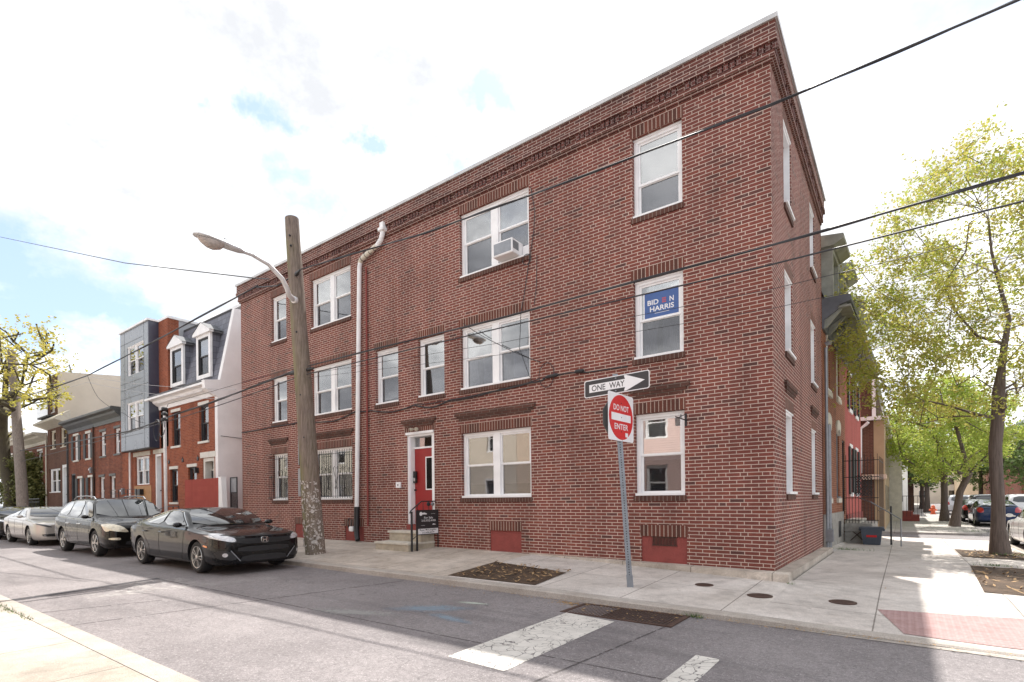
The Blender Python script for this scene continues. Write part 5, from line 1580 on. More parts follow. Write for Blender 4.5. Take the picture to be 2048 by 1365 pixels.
# the block beyond the alley
t = thing('tan_building', 'tan stucco building with brown brick side, white trim and white downspout beyond the alley', 'building', (.3, 27, -.3))
YF = Frame((0, 22.0, 0), (1, 0, 0), (0, -1, 0))
m = MB(); m.box(-8, .75, 22.0, 40, -.4, 7.6); m.box(.75, 1.05, 22.3, 34, -.4, 5.3); m.build('wall', 'brown_brick', t)
m = MB(); m.box(.755, 1.20, 22.02, 34, -.33, 5.28); m.build('front_wall', 'tan_stucco', t)
MB().box(-8, 1.38, 21.75, 34.2, 5.3, 5.48).box(.70, .86, 21.85, 22.0, 5.48, 7.6).box(-.1, .06, 21.85, 22.0, 5.48, 7.6).box(-8, .95, 21.8, 40, 7.6, 7.75).build('white_trim', 'white_paint', t)
MB().tube([(.55, 21.75, 5.2), (.45, 21.8, 5.1), (.20, 21.85, 4.9), (.18, 21.85, 2.6)], .075, 8).build('downspout', 'white_paint', t)
for y in (23.5, 26.2, 29, 31.8): MB().box(1.2, 1.23, y, y + 1.1, 2.6, 4.4).build('window', 'glass', t)
for y in (23.5, 26.2, 29, 31.8): MB().box(1.2, 1.22, y, y + 1.1, .6, 2.0).build('window', 'car_glass', t)
MB().box(.2, 1.3, 21.3, 21.95, 2.25, 2.5).build('porch_roof', 'ochre_stucco', t, bevel=.03)
t = thing('pale_house', 'pale stucco house behind the red brick steps further along the side street', 'house', (0, 38, -.3))
MB().box(-8, 1.9, 34.3, 46, -.4, 5.8).build('wall', 'limestone', t)
MB().box(-8, 2.1, 34.2, 46.1, 5.8, 6.1).build('cornice', 'white_paint', t)
for y in (36, 39.5, 43):
    MB().box(1.9, 1.93, y, y + 1.3, 1.0, 2.8).build('window', 'car_glass', t)
t = thing('brick_steps', 'red-brown steps with an iron railing in front of the pale house', 'steps', (2.2, 35, -.3))
MB().box(1.9, 2.5, 34.5, 36.5, -.33, .35).box(2.5, 2.85, 34.5, 36.5, -.33, .1).build('treads', 'red_stucco', t)
m = MB()
for i in range(7): m.tube([(1.95 + i * .2, 34.5, .0), (1.95 + i * .2, 34.5, 1.4)], .015, 4)
m.tube([(1.9, 34.5, 1.4), (3.2, 34.5, 1.4)], .02, 5).build('railing', 'iron', t)
t = thing('white_house', 'white sided house at the far end of the side street', 'house', (0, 52, -.3))
MB().box(-8, 2.3, 48, 60, -.4, 4.4).build('wall', 'white_paint', t)
MB().box(-8, 2.6, 47.8, 60, 4.4, 4.7).build('roof', 'dark_trim', t)
MB().box(2.3, 2.33, 50, 51.3, 1.2, 2.8).box(1.0, 1.9, 47.97, 48.0, 1.2, 2.8).build('window', 'car_glass', t)
t = thing('far_brick_building', 'long red brick building at the far end behind the parked cars', 'building', (24, 70, -.3))
m = MB(); m.box(11.5, 40, 62, 90, -.4, 6.4); m.build('wall', 'old_orange_brick', t)
MB().box(12.5, 40, 63, 90, 6.4, 9.6).build('upper_storey', 'gray_siding', t)
for x in range(5):
    MB().box(12.5 + x * 3, 13.9 + x * 3, 61.96, 62.0, 1.0, 3.6).build('window', 'car_glass', t)
    MB().box(13 + x * 3, 15 + x * 3, 62.96, 63.0, 7.0, 8.4).build('window', 'car_glass', t)

for (x0, x1, y0, y1, h, mt, lb) in ((-8, 2.9, 61, 78, 6.2, 'brown_brick', 'brown brick row house past the white sided house'), (-8, 3.1, 79, 120, 7.0, 'limestone', 'pale row of houses closing the view down the side street'), (-8, 14, 150, 165, 8.5, 'cream_stucco', 'cream building at the very end of the side street'), (11.5, 24, 95, 148, 7.5, 'tan_stucco', 'tan house row past the long red brick building')):
    t = thing('distant_house', lb, 'house', ((x0 + x1) / 2, (y0 + y1) / 2, -.33))
    MB().box(x0, x1, y0, y1, -.4, h).build('wall', mt, t)
    MB().box(x0 - .3, x1 + .3, y0 - .3, y1 + .3, h, h + .4).build('roof', 'slate_trim', t)
    for k in range(4):
        for z in (1.0, 4.0):
            xx = x0 + (x1 - x0) * (k + .5) / 4
            MB().box(xx - .6, xx + .6, y0 - .05, y0 - .001, z, z + 1.6).build('window', 'car_glass', t)

# ------------------------------------------------------------------ houses opposite, behind the camera (seen in glass and paint)
OP = Frame((0, -12.9, 0), (-1, 0, 0), (0, 1, 0))
k = 0
for (a, b, hgt, mt, lb, dr) in ((2.6, 9.0, 6.3, 'pink_stucco', 'pink stucco house opposite the corner building', 'white_paint'), (9.02, 15.5, 7.2, 'ochre_stucco', 'ochre stucco house opposite, next to the pink one', 'red_paint'),
                            (15.52, 22.0, 6.6, 'cream_stucco', 'cream stucco house opposite the parked black sedan', 'dark_trim'), (22.02, 30.0, 7.4, 'pink_stucco', 'rose stucco house opposite the parked cars', 'white_paint'), (30.02, 44, 6.8, 'limestone', 'long pale stone house opposite, furthest down the street', 'dark_trim')):
    t = thing('opposite_house', lb, 'house', (-(a + b) / 2, -17, 0))
    n = 2 if b - a < 9 else 4
    hs = []
    for i in range(n):
        c = a + (b - a) * (i + .5) / n
        hs += [(c - .55, c + .55, 4.2, 5.8)]
        if i: hs += [(c - .55, c + .55, 1.3, 3.0)]
    m = MB(); wall(m, OP, a, b, -.3, hgt, hs, .15); shell(OP, a, b, -.3, hgt, 8, m); m.build('wall', mt, t)
    for w in hs: window(OP, w, t, cas=.1)
    c = a + (b - a) * .5 / n
    panel_door(Frame(OP.o + OP.n * .31, OP.u, OP.n), (c - .5, c + .5, 0, 2.6), t, dr, casing=.1)
    MB().extr(OP, [(0, hgt - .3), (.25, hgt - .2), (.3, hgt + .1), (0, hgt + .1)], a, b).build('cornice', 'white_paint', t)
    MB().quad([OP.P(a, hgt, 0), OP.P(b, hgt, 0), OP.P(b, hgt, -8), OP.P(a, hgt, -8)], (0, 0, 1)).build('roof', 'roof_dark', t)

# ------------------------------------------------------------------ poles, lamp, wires
def pole(label, base, top, r0, r1, mat, seed=1):
    rnd = random.Random(seed)
    t = thing('utility_pole', label, 'utility pole', base)
    base, top = Vector(base), Vector(top)
    pts = [base.lerp(top, i / 12) + Vector((rnd.gauss(0, .006), rnd.gauss(0, .006), 0)) for i in range(13)]
    MB().tube([pts[0] - Vector((0, 0, .3))] + pts, [r0 * 1.03] + [r0 + (r1 - r0) * i / 12 for i in range(13)], 20).build('shaft', mat, t, smooth=True, angle=50)
    return t


PB, PT = Vector((-11.33, -2.23, -.12)), Vector((-12.24, -2.3, 9.6))
P_ = lambda z: PB.lerp(PT, (z + .12) / 9.72)
up = pole('leaning weathered wooden pole with torn white flyers round its foot', PB, PT, .272, .19, 'pole_wood', 3)
# torn paper flyers stapled round the foot
rnd = random.Random(21)
fl = MB(); fl.nr = False
for _ in range(230):
    z = rnd.choice((rnd.uniform(.1, .6), rnd.uniform(1.0, 2.0), rnd.uniform(1.1, 2.0), rnd.uniform(.6, 1.6)))
    a = rnd.uniform(R(180), R(370)); c0 = P_(z); rr_ = .277 - .085 * z / 9.6 + rnd.uniform(.006, .014)
    w = rnd.uniform(.04, .26); h = rnd.uniform(.008, .06); tl = rnd.uniform(-.3, .3)
    b = len(fl.v); k = 3
    for i in range(k + 1):
        an = a + (i / k - .5) * w
        for s_ in (-1, 1):
            zz = z + s_ * h * rnd.uniform(.3, 1) + tl * (i / k - .5) * w * .5
            cc = P_(zz); q = rr_ + (rnd.uniform(0, .012) if s_ > 0 or i in (0, k) else 0)
            fl.v.append(Vector((cc.x + q * math.cos(an), cc.y + q * math.sin(an), zz)))
    for i in range(k): fl.f.append((b + 2 * i, b + 2 * i + 2, b + 2 * i + 3, b + 2 * i + 1))
o = fl.build('torn_flyers', 'paper', up); o['kind'] = 'stuff'
m = MB()
for z, an in ((9.0, -.6), (8.7, -.2), (6.2, -.5), (4.4, -.9), (3.2, -.3), (2.3, .2)):
    c = P_(z); d = Vector((.6 + an * .2, -.8 - an * .1, 0)).normalized()
    m.lathe(c + d * .2, d, [(.03, 0), (.03, .03), (.012, .05)], 8)
m.build('bolt', 'iron', up)
m = MB()
c = P_(2.15); m.box(c.x - .42, c.x - .27, c.y - .12, c.y + .10, 1.55, 2.35)
m.build('equipment_box', 'patch_gray', up, bevel=.02)
c = P_(2.8); MB().box(c.x - .36, c.x - .30, c.y - .1, c.y + .1, 2.45, 3.3).build('sign_back', 'galvanised', up, bevel=.008)
m = MB().lathe(P_(7.85) + Vector((.2, -.12, 0)), (1, -.3, 0), [(.05, 0), (.06, .1), (.04, .2), (.02, .4)], 10)
c = P_(5.15)
m.lathe(c + Vector((-.28, 0, .0)), (-1, 0, .02), [(.06, 0), (.07, .12), (.05, .3), (.03, .5)], 10)
m.lathe(c + Vector((.25, 0, -.02)), (1, 0, .0), [(.05, 0), (.05, .15), (.025, .3)], 10)
m.tube([P_(7.95) + Vector((-.2, 0, 0)), P_(7.75) + Vector((-1.0, 0, .12)), P_(7.7) + Vector((-2.2, 0, .42))], .02, 6)
m.build('clamp', 'iron', up)
pole('tall bare wooden utility pole in front of the blossoming tree', (-43.3, -2.2, -.1), (-46.4, -2.2, 11.75), .32, .22, 'pole_wood_plain', 5)
t = thing('service_pole', 'thin gray metal service pole with wire loops in front of the orange brick house', 'pole', (-20.42, -2.6, -.1))
MB().tube([(-20.40, -2.6, -.1), (-20.46, -2.6, 4.85)], .055, 10).build('shaft', 'lamp_arm', t, smooth=True)
m = MB()
for s_ in (0, 1, 2): m.lathe((-20.46, -2.6, 4.5 + s_ * .2), (0, 0, 1), [(.07, 0), (.11, .03), (.11, .09), (.07, .12)], 10)
m.build('insulator', 'iron', t)
MB().tube([(-20.6 + .25 * math.cos(a * .6), -2.65, 4.25 + .36 * math.sin(a * .6)) for a in range(11)], .014, 5).tube([(-21.05 + .3 * math.cos(a * .6), -2.65, 4.2 + .42 * math.sin(a * .6)) for a in range(11)], .012, 5).build('wire_loop', 'cable', t)

t = thing('street_lamp', 'gray cobra head street lamp on a curved arm fixed to the leaning pole', 'street lamp', (-11.9, -2.6, 7.2))
MB().tube([(-11.86, -2.52, 7.12), (-11.72, -2.72, 7.14), (-11.62, -2.84, 7.26), (-11.58, -3.0, 7.46), (-11.55, -3.4, 7.71), (-11.52, -3.85, 7.79), (-11.5, -4.17, 7.77)], [.075, .07, .066, .062, .056, .05, .046], 12).build('arm', 'lamp_arm', t, smooth=True)
MB().lathe((-11.90, -2.42, 7.12), (.3, -1, 0), [(.10, 0), (.10, .07), (.06, .09)], 12).build('bracket', 'lamp_arm', t)
# lofted lamp head
m = MB()
secs = [(-4.15, .06, .05, .05), (-4.25, .10, .09, .07), (-4.5, .13, .10, .08), (-4.8, .18, .12, .05), (-5.05, .19, .10, .04), (-5.25, .14, .06, .03), (-5.33, .04, .02, .02)]
n = 16; b0 = 0
for (y, w, hu, hd_) in secs:
    for j in range(n):
        a = 2 * math.pi * j / n
        m.v.append(Vector((-11.5 + w * math.cos(a), y + .05, 7.77 + (hu if math.sin(a) > 0 else hd_) * math.sin(a) - (y + 4.2) * .10 * 0)))
for i in range(len(secs) - 1):
    for j in range(n): m.f.append((i * n + j, i * n + (j + 1) % n, (i + 1) * n + (j + 1) % n, (i + 1) * n + j))
m.f.append(tuple(range(n))); m.f.append(tuple(range((len(secs) - 1) * n, len(secs) * n)))
m.build('housing', 'lamp_head', t, smooth=True)
m = MB()
secs = [(-4.62, .05, .03), (-4.7, .14, .12), (-4.85, .165, .18), (-5.0, .15, .17), (-5.15, .10, .10), (-5.22, .04, .03)]
for (y, w, hd_) in secs:
    for j in range(n):
        a = 2 * math.pi * j / n
        m.v.append(Vector((-11.5 + w * math.cos(a), y + .05, 7.73 + (.01 if math.sin(a) > 0 else hd_) * math.sin(a))))
for i in range(len(secs) - 1):
    for j in range(n): m.f.append((i * n + j, i * n + (j + 1) % n, (i + 1) * n + (j + 1) % n, (i + 1) * n + j))
m.f.append(tuple(range(n))); m.f.append(tuple(range((len(secs) - 1) * n, len(secs) * n)))
m.build('lens', 'refractor', t, smooth=True)
MB().lathe((-11.5, -4.55, 7.86), (0, 0, 1), [(.035, 0), (.035, .05), (.02, .06)], 10).build('photocell', 'iron', t)


def wire(pts, r, label, mat='cable', name='overhead_wire', group='overhead wires', cat='wire', sag=0.0, n=24, twist=0):
    pts = [Vector(p) for p in pts]
    P = []
    for a, b in zip(pts, pts[1:]):
        for i in range(n):
            t = i / n
            q = a.lerp(b, t); q.z -= sag * 4 * t * (1 - t)
            P.append(q)
    P.append(pts[-1])
    m = MB().tube(P, r, 6, cap=True)
    if twist:
        Q = [p + Vector((0, math.cos(i * .21) * r * 1.15, math.sin(i * .21) * r * 1.15)) for i, p in enumerate(P)]
        m.tube(Q, r * .6, 5)
    return solo(m.build(name, mat, None, smooth=True), label, cat, group)


a7 = P_(7.9)
wire([(a7.x + .3, -2.3, 8.02), (-6.81, -2.3, 7.52), (-3.9, -2.3, 7.36), (0.4, -2.3, 7.18), (3.06, -2.3, 7.22), (14, -2.3, 8.0)], .017, 'thick overhead cable crossing the top storey window nearest the corner', twist=1)
wire([(-11.5, -2.3, 5.22), (-4.67, -2.3, 5.12), (.38, -2.3, 5.12), (3.1, -2.3, 5.17), (14, -2.3, 5.6)], .016, 'thick twisted overhead cable crossing just above the campaign sign window', twist=1)
wire([(-11.5, -2.34, 4.98), (-4.67, -2.34, 4.90), (.38, -2.34, 4.82), (3.1, -2.34, 4.83), (14, -2.34, 5.2)], .0125, 'overhead cable crossing the second storey just below the twisted one')
wire([(-11.8, -2.28, 5.02), (-4.67, -2.28, 4.62), (.38, -2.28, 4.48), (14, -2.28, 4.7)], .0045, 'thin service wire crossing the second storey windows, upper of the thin ones')
wire([(-11.8, -2.26, 4.92), (-4.67, -2.26, 4.38), (.38, -2.26, 4.20), (14, -2.26, 4.4)], .004, 'thin service wire crossing the second storey windows, lowest one')
wire([(a7.x - 2.1, -2.3, 8.15), (-22.1, -2.3, 7.92), (-30.4, -2.3, 7.74), (-45.2, -2.3, 8.3)], .024, 'thick messenger cable crossing in front of the slate roof and panelled bay', sag=.02, twist=1)
wire([(-13.5, -2.3, 8.18), (-14.34, -2.3, 8.42), (-25.3, -2.3, 11.9), (-48.9, -2.3, 20.2)], .018, 'single dark wire crossing open sky beneath the street lamp', sag=0)
wire([(-12.1, -2.3, 5.2), (-16.8, -2.3, 4.92), (-20.5, -2.3, 4.76), (-24.9, -2.3, 4.52), (-44.3, -2.2, 4.9)], .026, 'bundled cable between the leaning pole and the bare pole, past the service pole', sag=.02, twist=1)
wire([(-12.1, -2.26, 5.0), (-20.4, -2.5, 4.5), (-44.3, -2.2, 4.2)], .014, 'dark wire running just below the bundled cable', sag=.05)
wire([(-11.9, -2.26, 5.3), (-20.4, -2.5, 5.15), (-28.3, -.1, 4.5)], .008, 'thin service wire from the leaning pole to the panelled bay house')
wire([(-30.4, -2.3, 7.72), (-29.9, -2.0, 6.6), (-29.2, -1.2, 5.9), (-28.4, -.5, 5.4)], .010, 'thin drooping wire hanging from the messenger cable beside the bay windows', sag=.1)
wire([(-19.9, -.2, 6.0), (-33, -1.6, 8.2), (-46, -2.3, 9.2)], .009, 'pale thin wire crossing the slate roof and dormers', 'pale_cable', sag=.15)
wire([(-19.9, -.2, 5.6), (-33, -1.6, 7.9), (-46, -2.3, 8.8)], .009, 'pale thin wire crossing the dormer windows, lower of two', 'pale_cable', sag=.2)
wire([(.35, 8.6, 6.15), (9, 6.5, 7.6), (16, 5, 8.4)], .008, 'pale thin wire from the side street cornice through the big tree, upper one', 'pale_cable', sag=.15)
wire([(.35, 8.6, 5.75), (9, 6.5, 6.9), (16, 5, 7.4)], .008, 'pale thin wire from the side street cornice through the big tree, lower one', 'pale_cable', sag=.15)
wire([(.65, 9.6, 5.0), (9, 14, 5.1), (18, 18, 5.4)], .010, 'thin dark wire from the side street cornice through the big tree', sag=.2)
# cables clipped to the wall
cg = 'cables clipped to the brick wall'
wire([(-19.8, -.03, 4.26), (-17.5, -.03, 4.28), (-15.6, -.03, 4.29), (-13.6, -.03, 4.12), (-12.4, -.03, 4.33), (-11.6, -.03, 4.27), (-10.6, -.03, 4.12), (-9.64, -.04, 4.22), (-8.9, -.05, 4.06), (-8.23, -.03, 4.20), (-6.8, -.03, 4.24), (-5.48, -.03, 4.30), (-5.05, -.03, 4.33)], .020, 'sagging black cable clipped below the second storey windows', group=cg, name='wall_cable', cat='cable', n=6, sag=.02)
wire([(-9.6, -.04, 4.24), (-8.5, -.04, 4.20), (-7.6, -.04, 4.16), (-6.4, -.04, 4.27), (-5.2, -.04, 4.36)], .012, 'second black cable under the sills between the two narrow windows and the double window', group=cg, name='wall_cable', cat='cable', n=6, sag=.03)
wire([(-5.42, -.03, 9.15), (-5.3, -.03, 8.5), (-5.34, -.03, 8.0), (-5.45, -.03, 7.5), (-5.65, -.03, 6.5), (-5.75, -.03, 6.1), (-5.80, -.03, 5.2), (-5.5, -.03, 4.45)], .009, 'thin black cable hanging down the wall beside the air conditioner', group=cg, name='wall_cable', cat='cable', n=5)
wire([(-5.25, -.03, 7.4), (-5.28, -.03, 6.6), (-5.35, -.03, 6.2)], .008, 'short black cable on the wall below the coiled loop', group=cg, name='wall_cable', cat='cable', n=5)
wire([(-7.6, -.12, 6.18), (-6.4, -.09, 5.4), (-5.15, -.05, 4.75)], .010, 'black wire slanting down across the second storey double window', group=cg, name='wall_cable', cat='cable', n=8, sag=.03)
wire([(-5.55 + .13 * math.cos(a * .5), -.04, 7.38 + .13 * math.sin(a * .5)) for a in range(14)], .009, 'coiled loop of black cable under the air conditioner', group=cg, name='wall_cable', cat='cable', n=2)
wire([(-5.0 + .22 * math.cos(a * .5), -.04, 4.42 + .30 * math.sin(a * .5)) for a in range(13)], .009, 'large loose loop of cable right of the second storey double window', group=cg, name='wall_cable', cat='cable', n=2)
wire([(-5.1, -.06, 4.35), (-4.4, -.04, 4.38), (-3.9, -.03, 4.32), (-2.9, -.03, 4.30)], .016, 'black cable stub with a splice right of the double window', group=cg, name='wall_cable', cat='cable', n=5)
solo(MB().lathe((-5.0, -.06, 4.36), (1, 0, .05), [(.03, 0), (.045, .05), (.045, .3), (.02, .36)], 8).build('cable_splice', 'iron'), 'larger black cable splice touching the loose cable loop', 'splice', 'cable splices on the wall')
m = MB().lathe((-4.2, -.06, 4.37), (1, 0, 0), [(.03, 0), (.045, .04), (.045, .2), (.02, .24)], 8)
solo(m.build('cable_splice', 'iron'), 'smaller black cable splice between the loose cable loop and the ONE WAY sign', 'splice', 'cable splices on the wall')

# ------------------------------------------------------------------ street signs
t = thing('one_way_sign', 'perforated steel post carrying a ONE WAY arrow above a red DO NOT ENTER sign', 'traffic sign', (-1.92, -2.2, -.2))
pb, pt = Vector((-1.915, -2.2, -.22)), Vector((-2.17, -2.2, 3.62))
ax = (pt - pb).normalized()
m = MB()
PFu = Vector((.9, .43, 0)).normalized(); PFn = Vector((.43, -.9, 0)).normalized()
def postpt(z, a, b): return pb + ax * z + PFu * a + PFn * b
L_ = (pt - pb).length
m.hexa([postpt(0, -.035, 0), postpt(0, .035, 0), postpt(0, .035, .012), postpt(0, -.035, .012), postpt(L_, -.035, 0), postpt(L_, .035, 0), postpt(L_, .035, .012), postpt(L_, -.035, .012)])
for s_ in (-1, 1):
    a, b = sorted((s_ * .035, s_ * .047))
    m.hexa([postpt(0, a, -.045), postpt(0, b, -.045), postpt(0, b, .012), postpt(0, a, .012), postpt(L_, a, -.045), postpt(L_, b, -.045), postpt(L_, b, .012), postpt(L_, a, .012)])
m.build('post', 'galvanised', t)
m = MB()
z = .05
while z < 2.75:
    m.hexa([postpt(z, -.009, .012), postpt(z, .009, .012), postpt(z, .009, .0135), postpt(z, -.009, .0135), postpt(z + .020, -.009, .012), postpt(z + .020, .009, .012), postpt(z + .020, .009, .0135), postpt(z + .020, -.009, .0135)])
    z += .045
m.build('perforation', 'iron', t)
m = MB(); m.hexa([postpt(0, -.055, -.05), postpt(0, .055, -.05), postpt(0, .055, .02), postpt(0, -.055, .02), postpt(.28, -.055, -.05), postpt(.28, .055, -.05), postpt(.28, .055, .02), postpt(.28, -.055, .02)]); m.build('anchor_sleeve', 'galvanised', t)


def rrect(w, h, r, n=5, cx=0, cz=0):
    p = []
    for (sx, sz, a0) in ((1, 1, 0), (-1, 1, 90), (-1, -1, 180), (1, -1, 270)):
        for i in range(n + 1):
            a = R(a0 + 90 * i / n)
            p.append((cx + sx * (w / 2 - r) + r * math.cos(a), cz + sz * (h / 2 - r) + r * math.sin(a)))
    return p


# ONE WAY blade, nearly parallel to the street front
yaw = R(1)
OWF = Frame((-2.135, -2.25, 3.42), (math.cos(yaw), math.sin(yaw), 0), (math.sin(yaw), -math.cos(yaw), 0))
OWF.u = (OWF.u + Vector((0, 0, .030)))
W1, H1_ = 1.24, .315
m = MB().prism(OWF, rrect(W1, H1_, .04), -.004, .0); ow = m.build('one_way_panel', 'sign_white', t)
m = MB().prism(OWF, rrect(W1 - .03, H1_ - .03, .03), .0, .0015); m.build('field', 'sign_black', ow)
m = MB().prism(OWF, [(-.52, -.072), (.175, -.072), (.155, -.135), (.20, -.135), (.535, .0), (.20, .135), (.155, .135), (.175, .072), (-.52, .072)], .0015, .0028); m.build('arrow', 'sign_white', ow)
lettering(OWF, 'ONE', -.335, .0, .0032, .102, 'sign_black', ow, .27, bold=.012)
lettering(OWF, 'WAY', .02, .0, .0032, .102, 'sign_black', ow, .29, bold=.012)
m = MB()
for z in (-.11, .11): m.lathe(OWF.P(.0, z, .002), OWF.n, [(.016, 0), (.016, .006), (.008, .012)], 10)
m.build('bolt', 'galvanised', ow)
# DO NOT ENTER panel turned towards the side street
DE_YAW = R(87)
DF_ = Frame((-2.05, -2.22, 2.83), Vector((math.cos(DE_YAW), math.sin(DE_YAW), 0)), Vector((math.sin(DE_YAW), -math.cos(DE_YAW), 0)))
SW = .93; SH = .83
m = MB().prism(DF_, rrect(SW, SH, .05), -.004, .0); dn = m.build('do_not_enter_panel', 'sign_white', t)
circ = [(SW * .475 * math.cos(2 * math.pi * i / 40), SH * .475 * math.sin(2 * math.pi * i / 40)) for i in range(40)]
MB().prism(DF_, circ, .0, .0015).build('disc', 'sign_red', dn)
MB().fb(DF_, -.355, .355, -.065, .065, .0015, .003).build('bar', 'sign_white', dn)
lettering(DF_, 'DO NOT', 0, .165, .003, .10, 'sign_white', dn, .56, bold=.012)
lettering(DF_, 'ENTER', 0, -.165, .003, .10, 'sign_white', dn, .50, bold=.012)
MB().fb(DF_, .14, .24, -.335, -.26, .003, .0045).build('sticker', 'sign_white', dn)
m = MB()
for z in (-.25, .0, .25): m.lathe(DF_.P(0, z, .003), DF_.n, [(.010, 0), (.010, .004), (.004, .007)], 8)
m.build('bolt', 'iron', dn)
BK = Frame((-2.22, -2.22, 2.83), DF_.u.copy(), DF_.n.copy())
oc = [(.36 * math.cos(R(22.5 + 45 * i)), .33 * math.sin(R(22.5 + 45 * i))) for i in range(8)]
MB().prism(BK, oc, -.006, .0).build('rear_panel', 'gray_trim', t)

t = thing('fire_hydrant', 'small orange-red fire hydrant on the far side street pavement', 'hydrant', (4.2, 52, -.33))
MB().lathe((4.2, 52, -.33), (0, 0, 1), [(.24, 0), (.24, .06), (.16, .08), (.16, .55), (.20, .56), (.20, .62), (.16, .64), (.13, .78), (.05, .86), (0, .87)], 14).build('barrel', 'hydrant_paint', t, smooth=True)
MB().lathe((4.2, 52, .08), (0, -1, 0), [(.10, .1), (.10, .28), (.05, .30)], 10).lathe((3.9, 52, .08), (1, 0, 0), [(.08, 0), (.08, .6)], 10).build('outlet', 'hydrant_paint', t)

# ------------------------------------------------------------------ trees
def grow(base, trunk, targets, seed, jit=.12, seg=.7, up=.35):
    """grow limbs from the trunk polyline towards every target; returns nodes, parents"""
    rnd = random.Random(seed)
    N = [Vector(base)]; Pn = [-1]
    for p in trunk:
        a = N[-1]; b = Vector(p); k = max(1, int((b - a).length / seg))
        for i in range(1, k + 1):
            N.append(a.lerp(b, i / k) + Vector((rnd.gauss(0, .015), rnd.gauss(0, .015), 0))); Pn.append(len(N) - 2)
    arr = np.array([tuple(n) for n in N])
    start = max(1, int(len(N) * .45))
    T = sorted(targets, key=lambda t: min((Vector(t) - Vector(q)).length for q in trunk))
    for t in T:
        t = np.array(t)
        d = arr - t
        dist = np.sqrt((d ** 2).sum(1))
        cost = dist + np.maximum(0, arr[:, 2] - t[2] + dist * up) * 1.2
        cost[:start] += 50
        q = int(cost.argmin())
        L = dist[q]
        k = max(1, int(L / seg))
        last = q
        new = []
        a = arr[q]
        for i in range(1, k + 1):
            f = i / k
            p = a + (t - a) * f
            p[2] += -up * .5 * L * f * (1 - f) * .6
            if i < k: p = p + np.array([rnd.gauss(0, jit), rnd.gauss(0, jit), rnd.gauss(0, jit)]) * min(1, L)
            new.append(p); Pn.append(last); last = len(arr) + len(new) - 1
            N.append(Vector(p))
        arr = np.vstack([arr] + [x[None] for x in new])
    return arr, Pn


def tree(name, label, base, trunk, targets, seed, r_trunk, leaf, nleaf, lsize, spread, group=None, bark='bark', cat='tree', droop=.0, elong=2.0, twigs=True, pw=.56):
    rs = np.random.RandomState(seed)
    arr, par = grow(base, trunk, targets, seed)
    n = len(arr)
    cnt = np.zeros(n)
    kids = [[] for _ in range(n)]
    for i in range(1, n): kids[par[i]].append(i)
    w = np.zeros(n)
    for i in range(n - 1, -1, -1):
        w[i] = sum(w[k] for k in kids[i]) if kids[i] else 1.0
    rad = (w / w[0]) ** pw * r_trunk
    rad = np.maximum(rad, .010)
    t = thing(name, label, cat, base, group)
    m = MB()
    # chains so that limbs stay smooth
    done = set()
    stack = [0]
    while stack:
        s = stack.pop()
        ks = sorted(kids[s], key=lambda k: -w[k])
        for k in ks:
            ch = [s, k]
            c = k
            while kids[c]:
                nx = sorted(kids[c], key=lambda q: -w[q])
                for o in nx[1:]:
                    pass
                if len(nx) > 1: stack.append(c) if False else None
                ch.append(nx[0]); c = nx[0]
            # side branches of the chain
            for q in ch[1:]:
                if len(kids[q]) > 1:
                    stack.append(('side', q))
            r = [min(rad[a], rad[ch[1]] * 1.15) if i == 0 and s != 0 else rad[a] for i, a in enumerate(ch)]
            if s == 0: r[0] = rad[0] * 1.7; r[1] *= 1.12
            nn = 12 if r[0] > .12 else (6 if r[0] > .035 else 4)
            m.tube([arr[a] for a in ch], r, nn, cap=False)
            if s == 0 or True:
                pass
        while stack and isinstance(stack[-1], tuple):
            _, q = stack.pop()
            ks2 = sorted(kids[q], key=lambda k: -w[k])[1:]
            for k in ks2:
                ch = [q, k]; c = k
                while kids[c]:
                    nx = sorted(kids[c], key=lambda z: -w[z]); ch.append(nx[0]); c = nx[0]
                for z in ch[1:]:
                    if len(kids[z]) > 1: stack.insert(0, ('side', z)) if False else stack.append(('side', z))
                r = [min(rad[a], rad[k] * 1.2) for a in ch]
                nn = 10 if r[0] > .12 else (6 if r[0] > .035 else 4)
                m.tube([arr[a] for a in ch], r, nn, cap=False)
    m.nr = True
    m.build('trunk', bark, t, smooth=True, angle=70)
    # leaves: thousands of small folded blades clustered round the twigs
    tips = arr[[i for i in range(n) if w[i] <= 3 and i > 5]]
    idx = rs.randint(0, len(tips), nleaf // 6)
    cl = tips[idx] + rs.normal(0, spread, (len(idx), 3)) * np.array([1, 1, .8])
    cl = np.repeat(cl, 6, 0) + rs.normal(0, spread * .22, (len(idx) * 6, 3))
    cl[:, 2] -= np.abs(rs.normal(0, droop, len(cl)))
    k = len(cl)
    a = rs.normal(0, 1, (k, 3)); a[:, 2] = a[:, 2] * .6 - .25
    a /= np.linalg.norm(a, axis=1)[:, None]
    b = rs.normal(0, 1, (k, 3)); b -= a * (a * b).sum(1)[:, None]; b /= np.linalg.norm(b, axis=1)[:, None]
    s = (lsize * rs.uniform(.6, 1.3, k))[:, None]
    v = np.empty((k, 4, 3))
    v[:, 0] = cl - a * s * .5 * elong / 2; v[:, 1] = cl + b * s * .28; v[:, 2] = cl + a * s * .5 * elong / 2; v[:, 3] = cl - b * s * .28
    v = v.reshape(-1, 3) - np.array(base)
    me = bpy.data.meshes.new('crown')
    me.vertices.add(len(v)); me.vertices.foreach_set('co', v.ravel())
    me.loops.add(k * 4); me.loops.foreach_set('vertex_index', np.arange(k * 4))
    me.polygons.add(k); me.polygons.foreach_set('loop_start', np.arange(k) * 4); me.polygons.foreach_set('loop_total', np.full(k, 4))
    me.update(); me.validate()
    me.materials.append(MATS[leaf])
    o = bpy.data.objects.new('crown', me); col.objects.link(o); o.parent = t
    return t


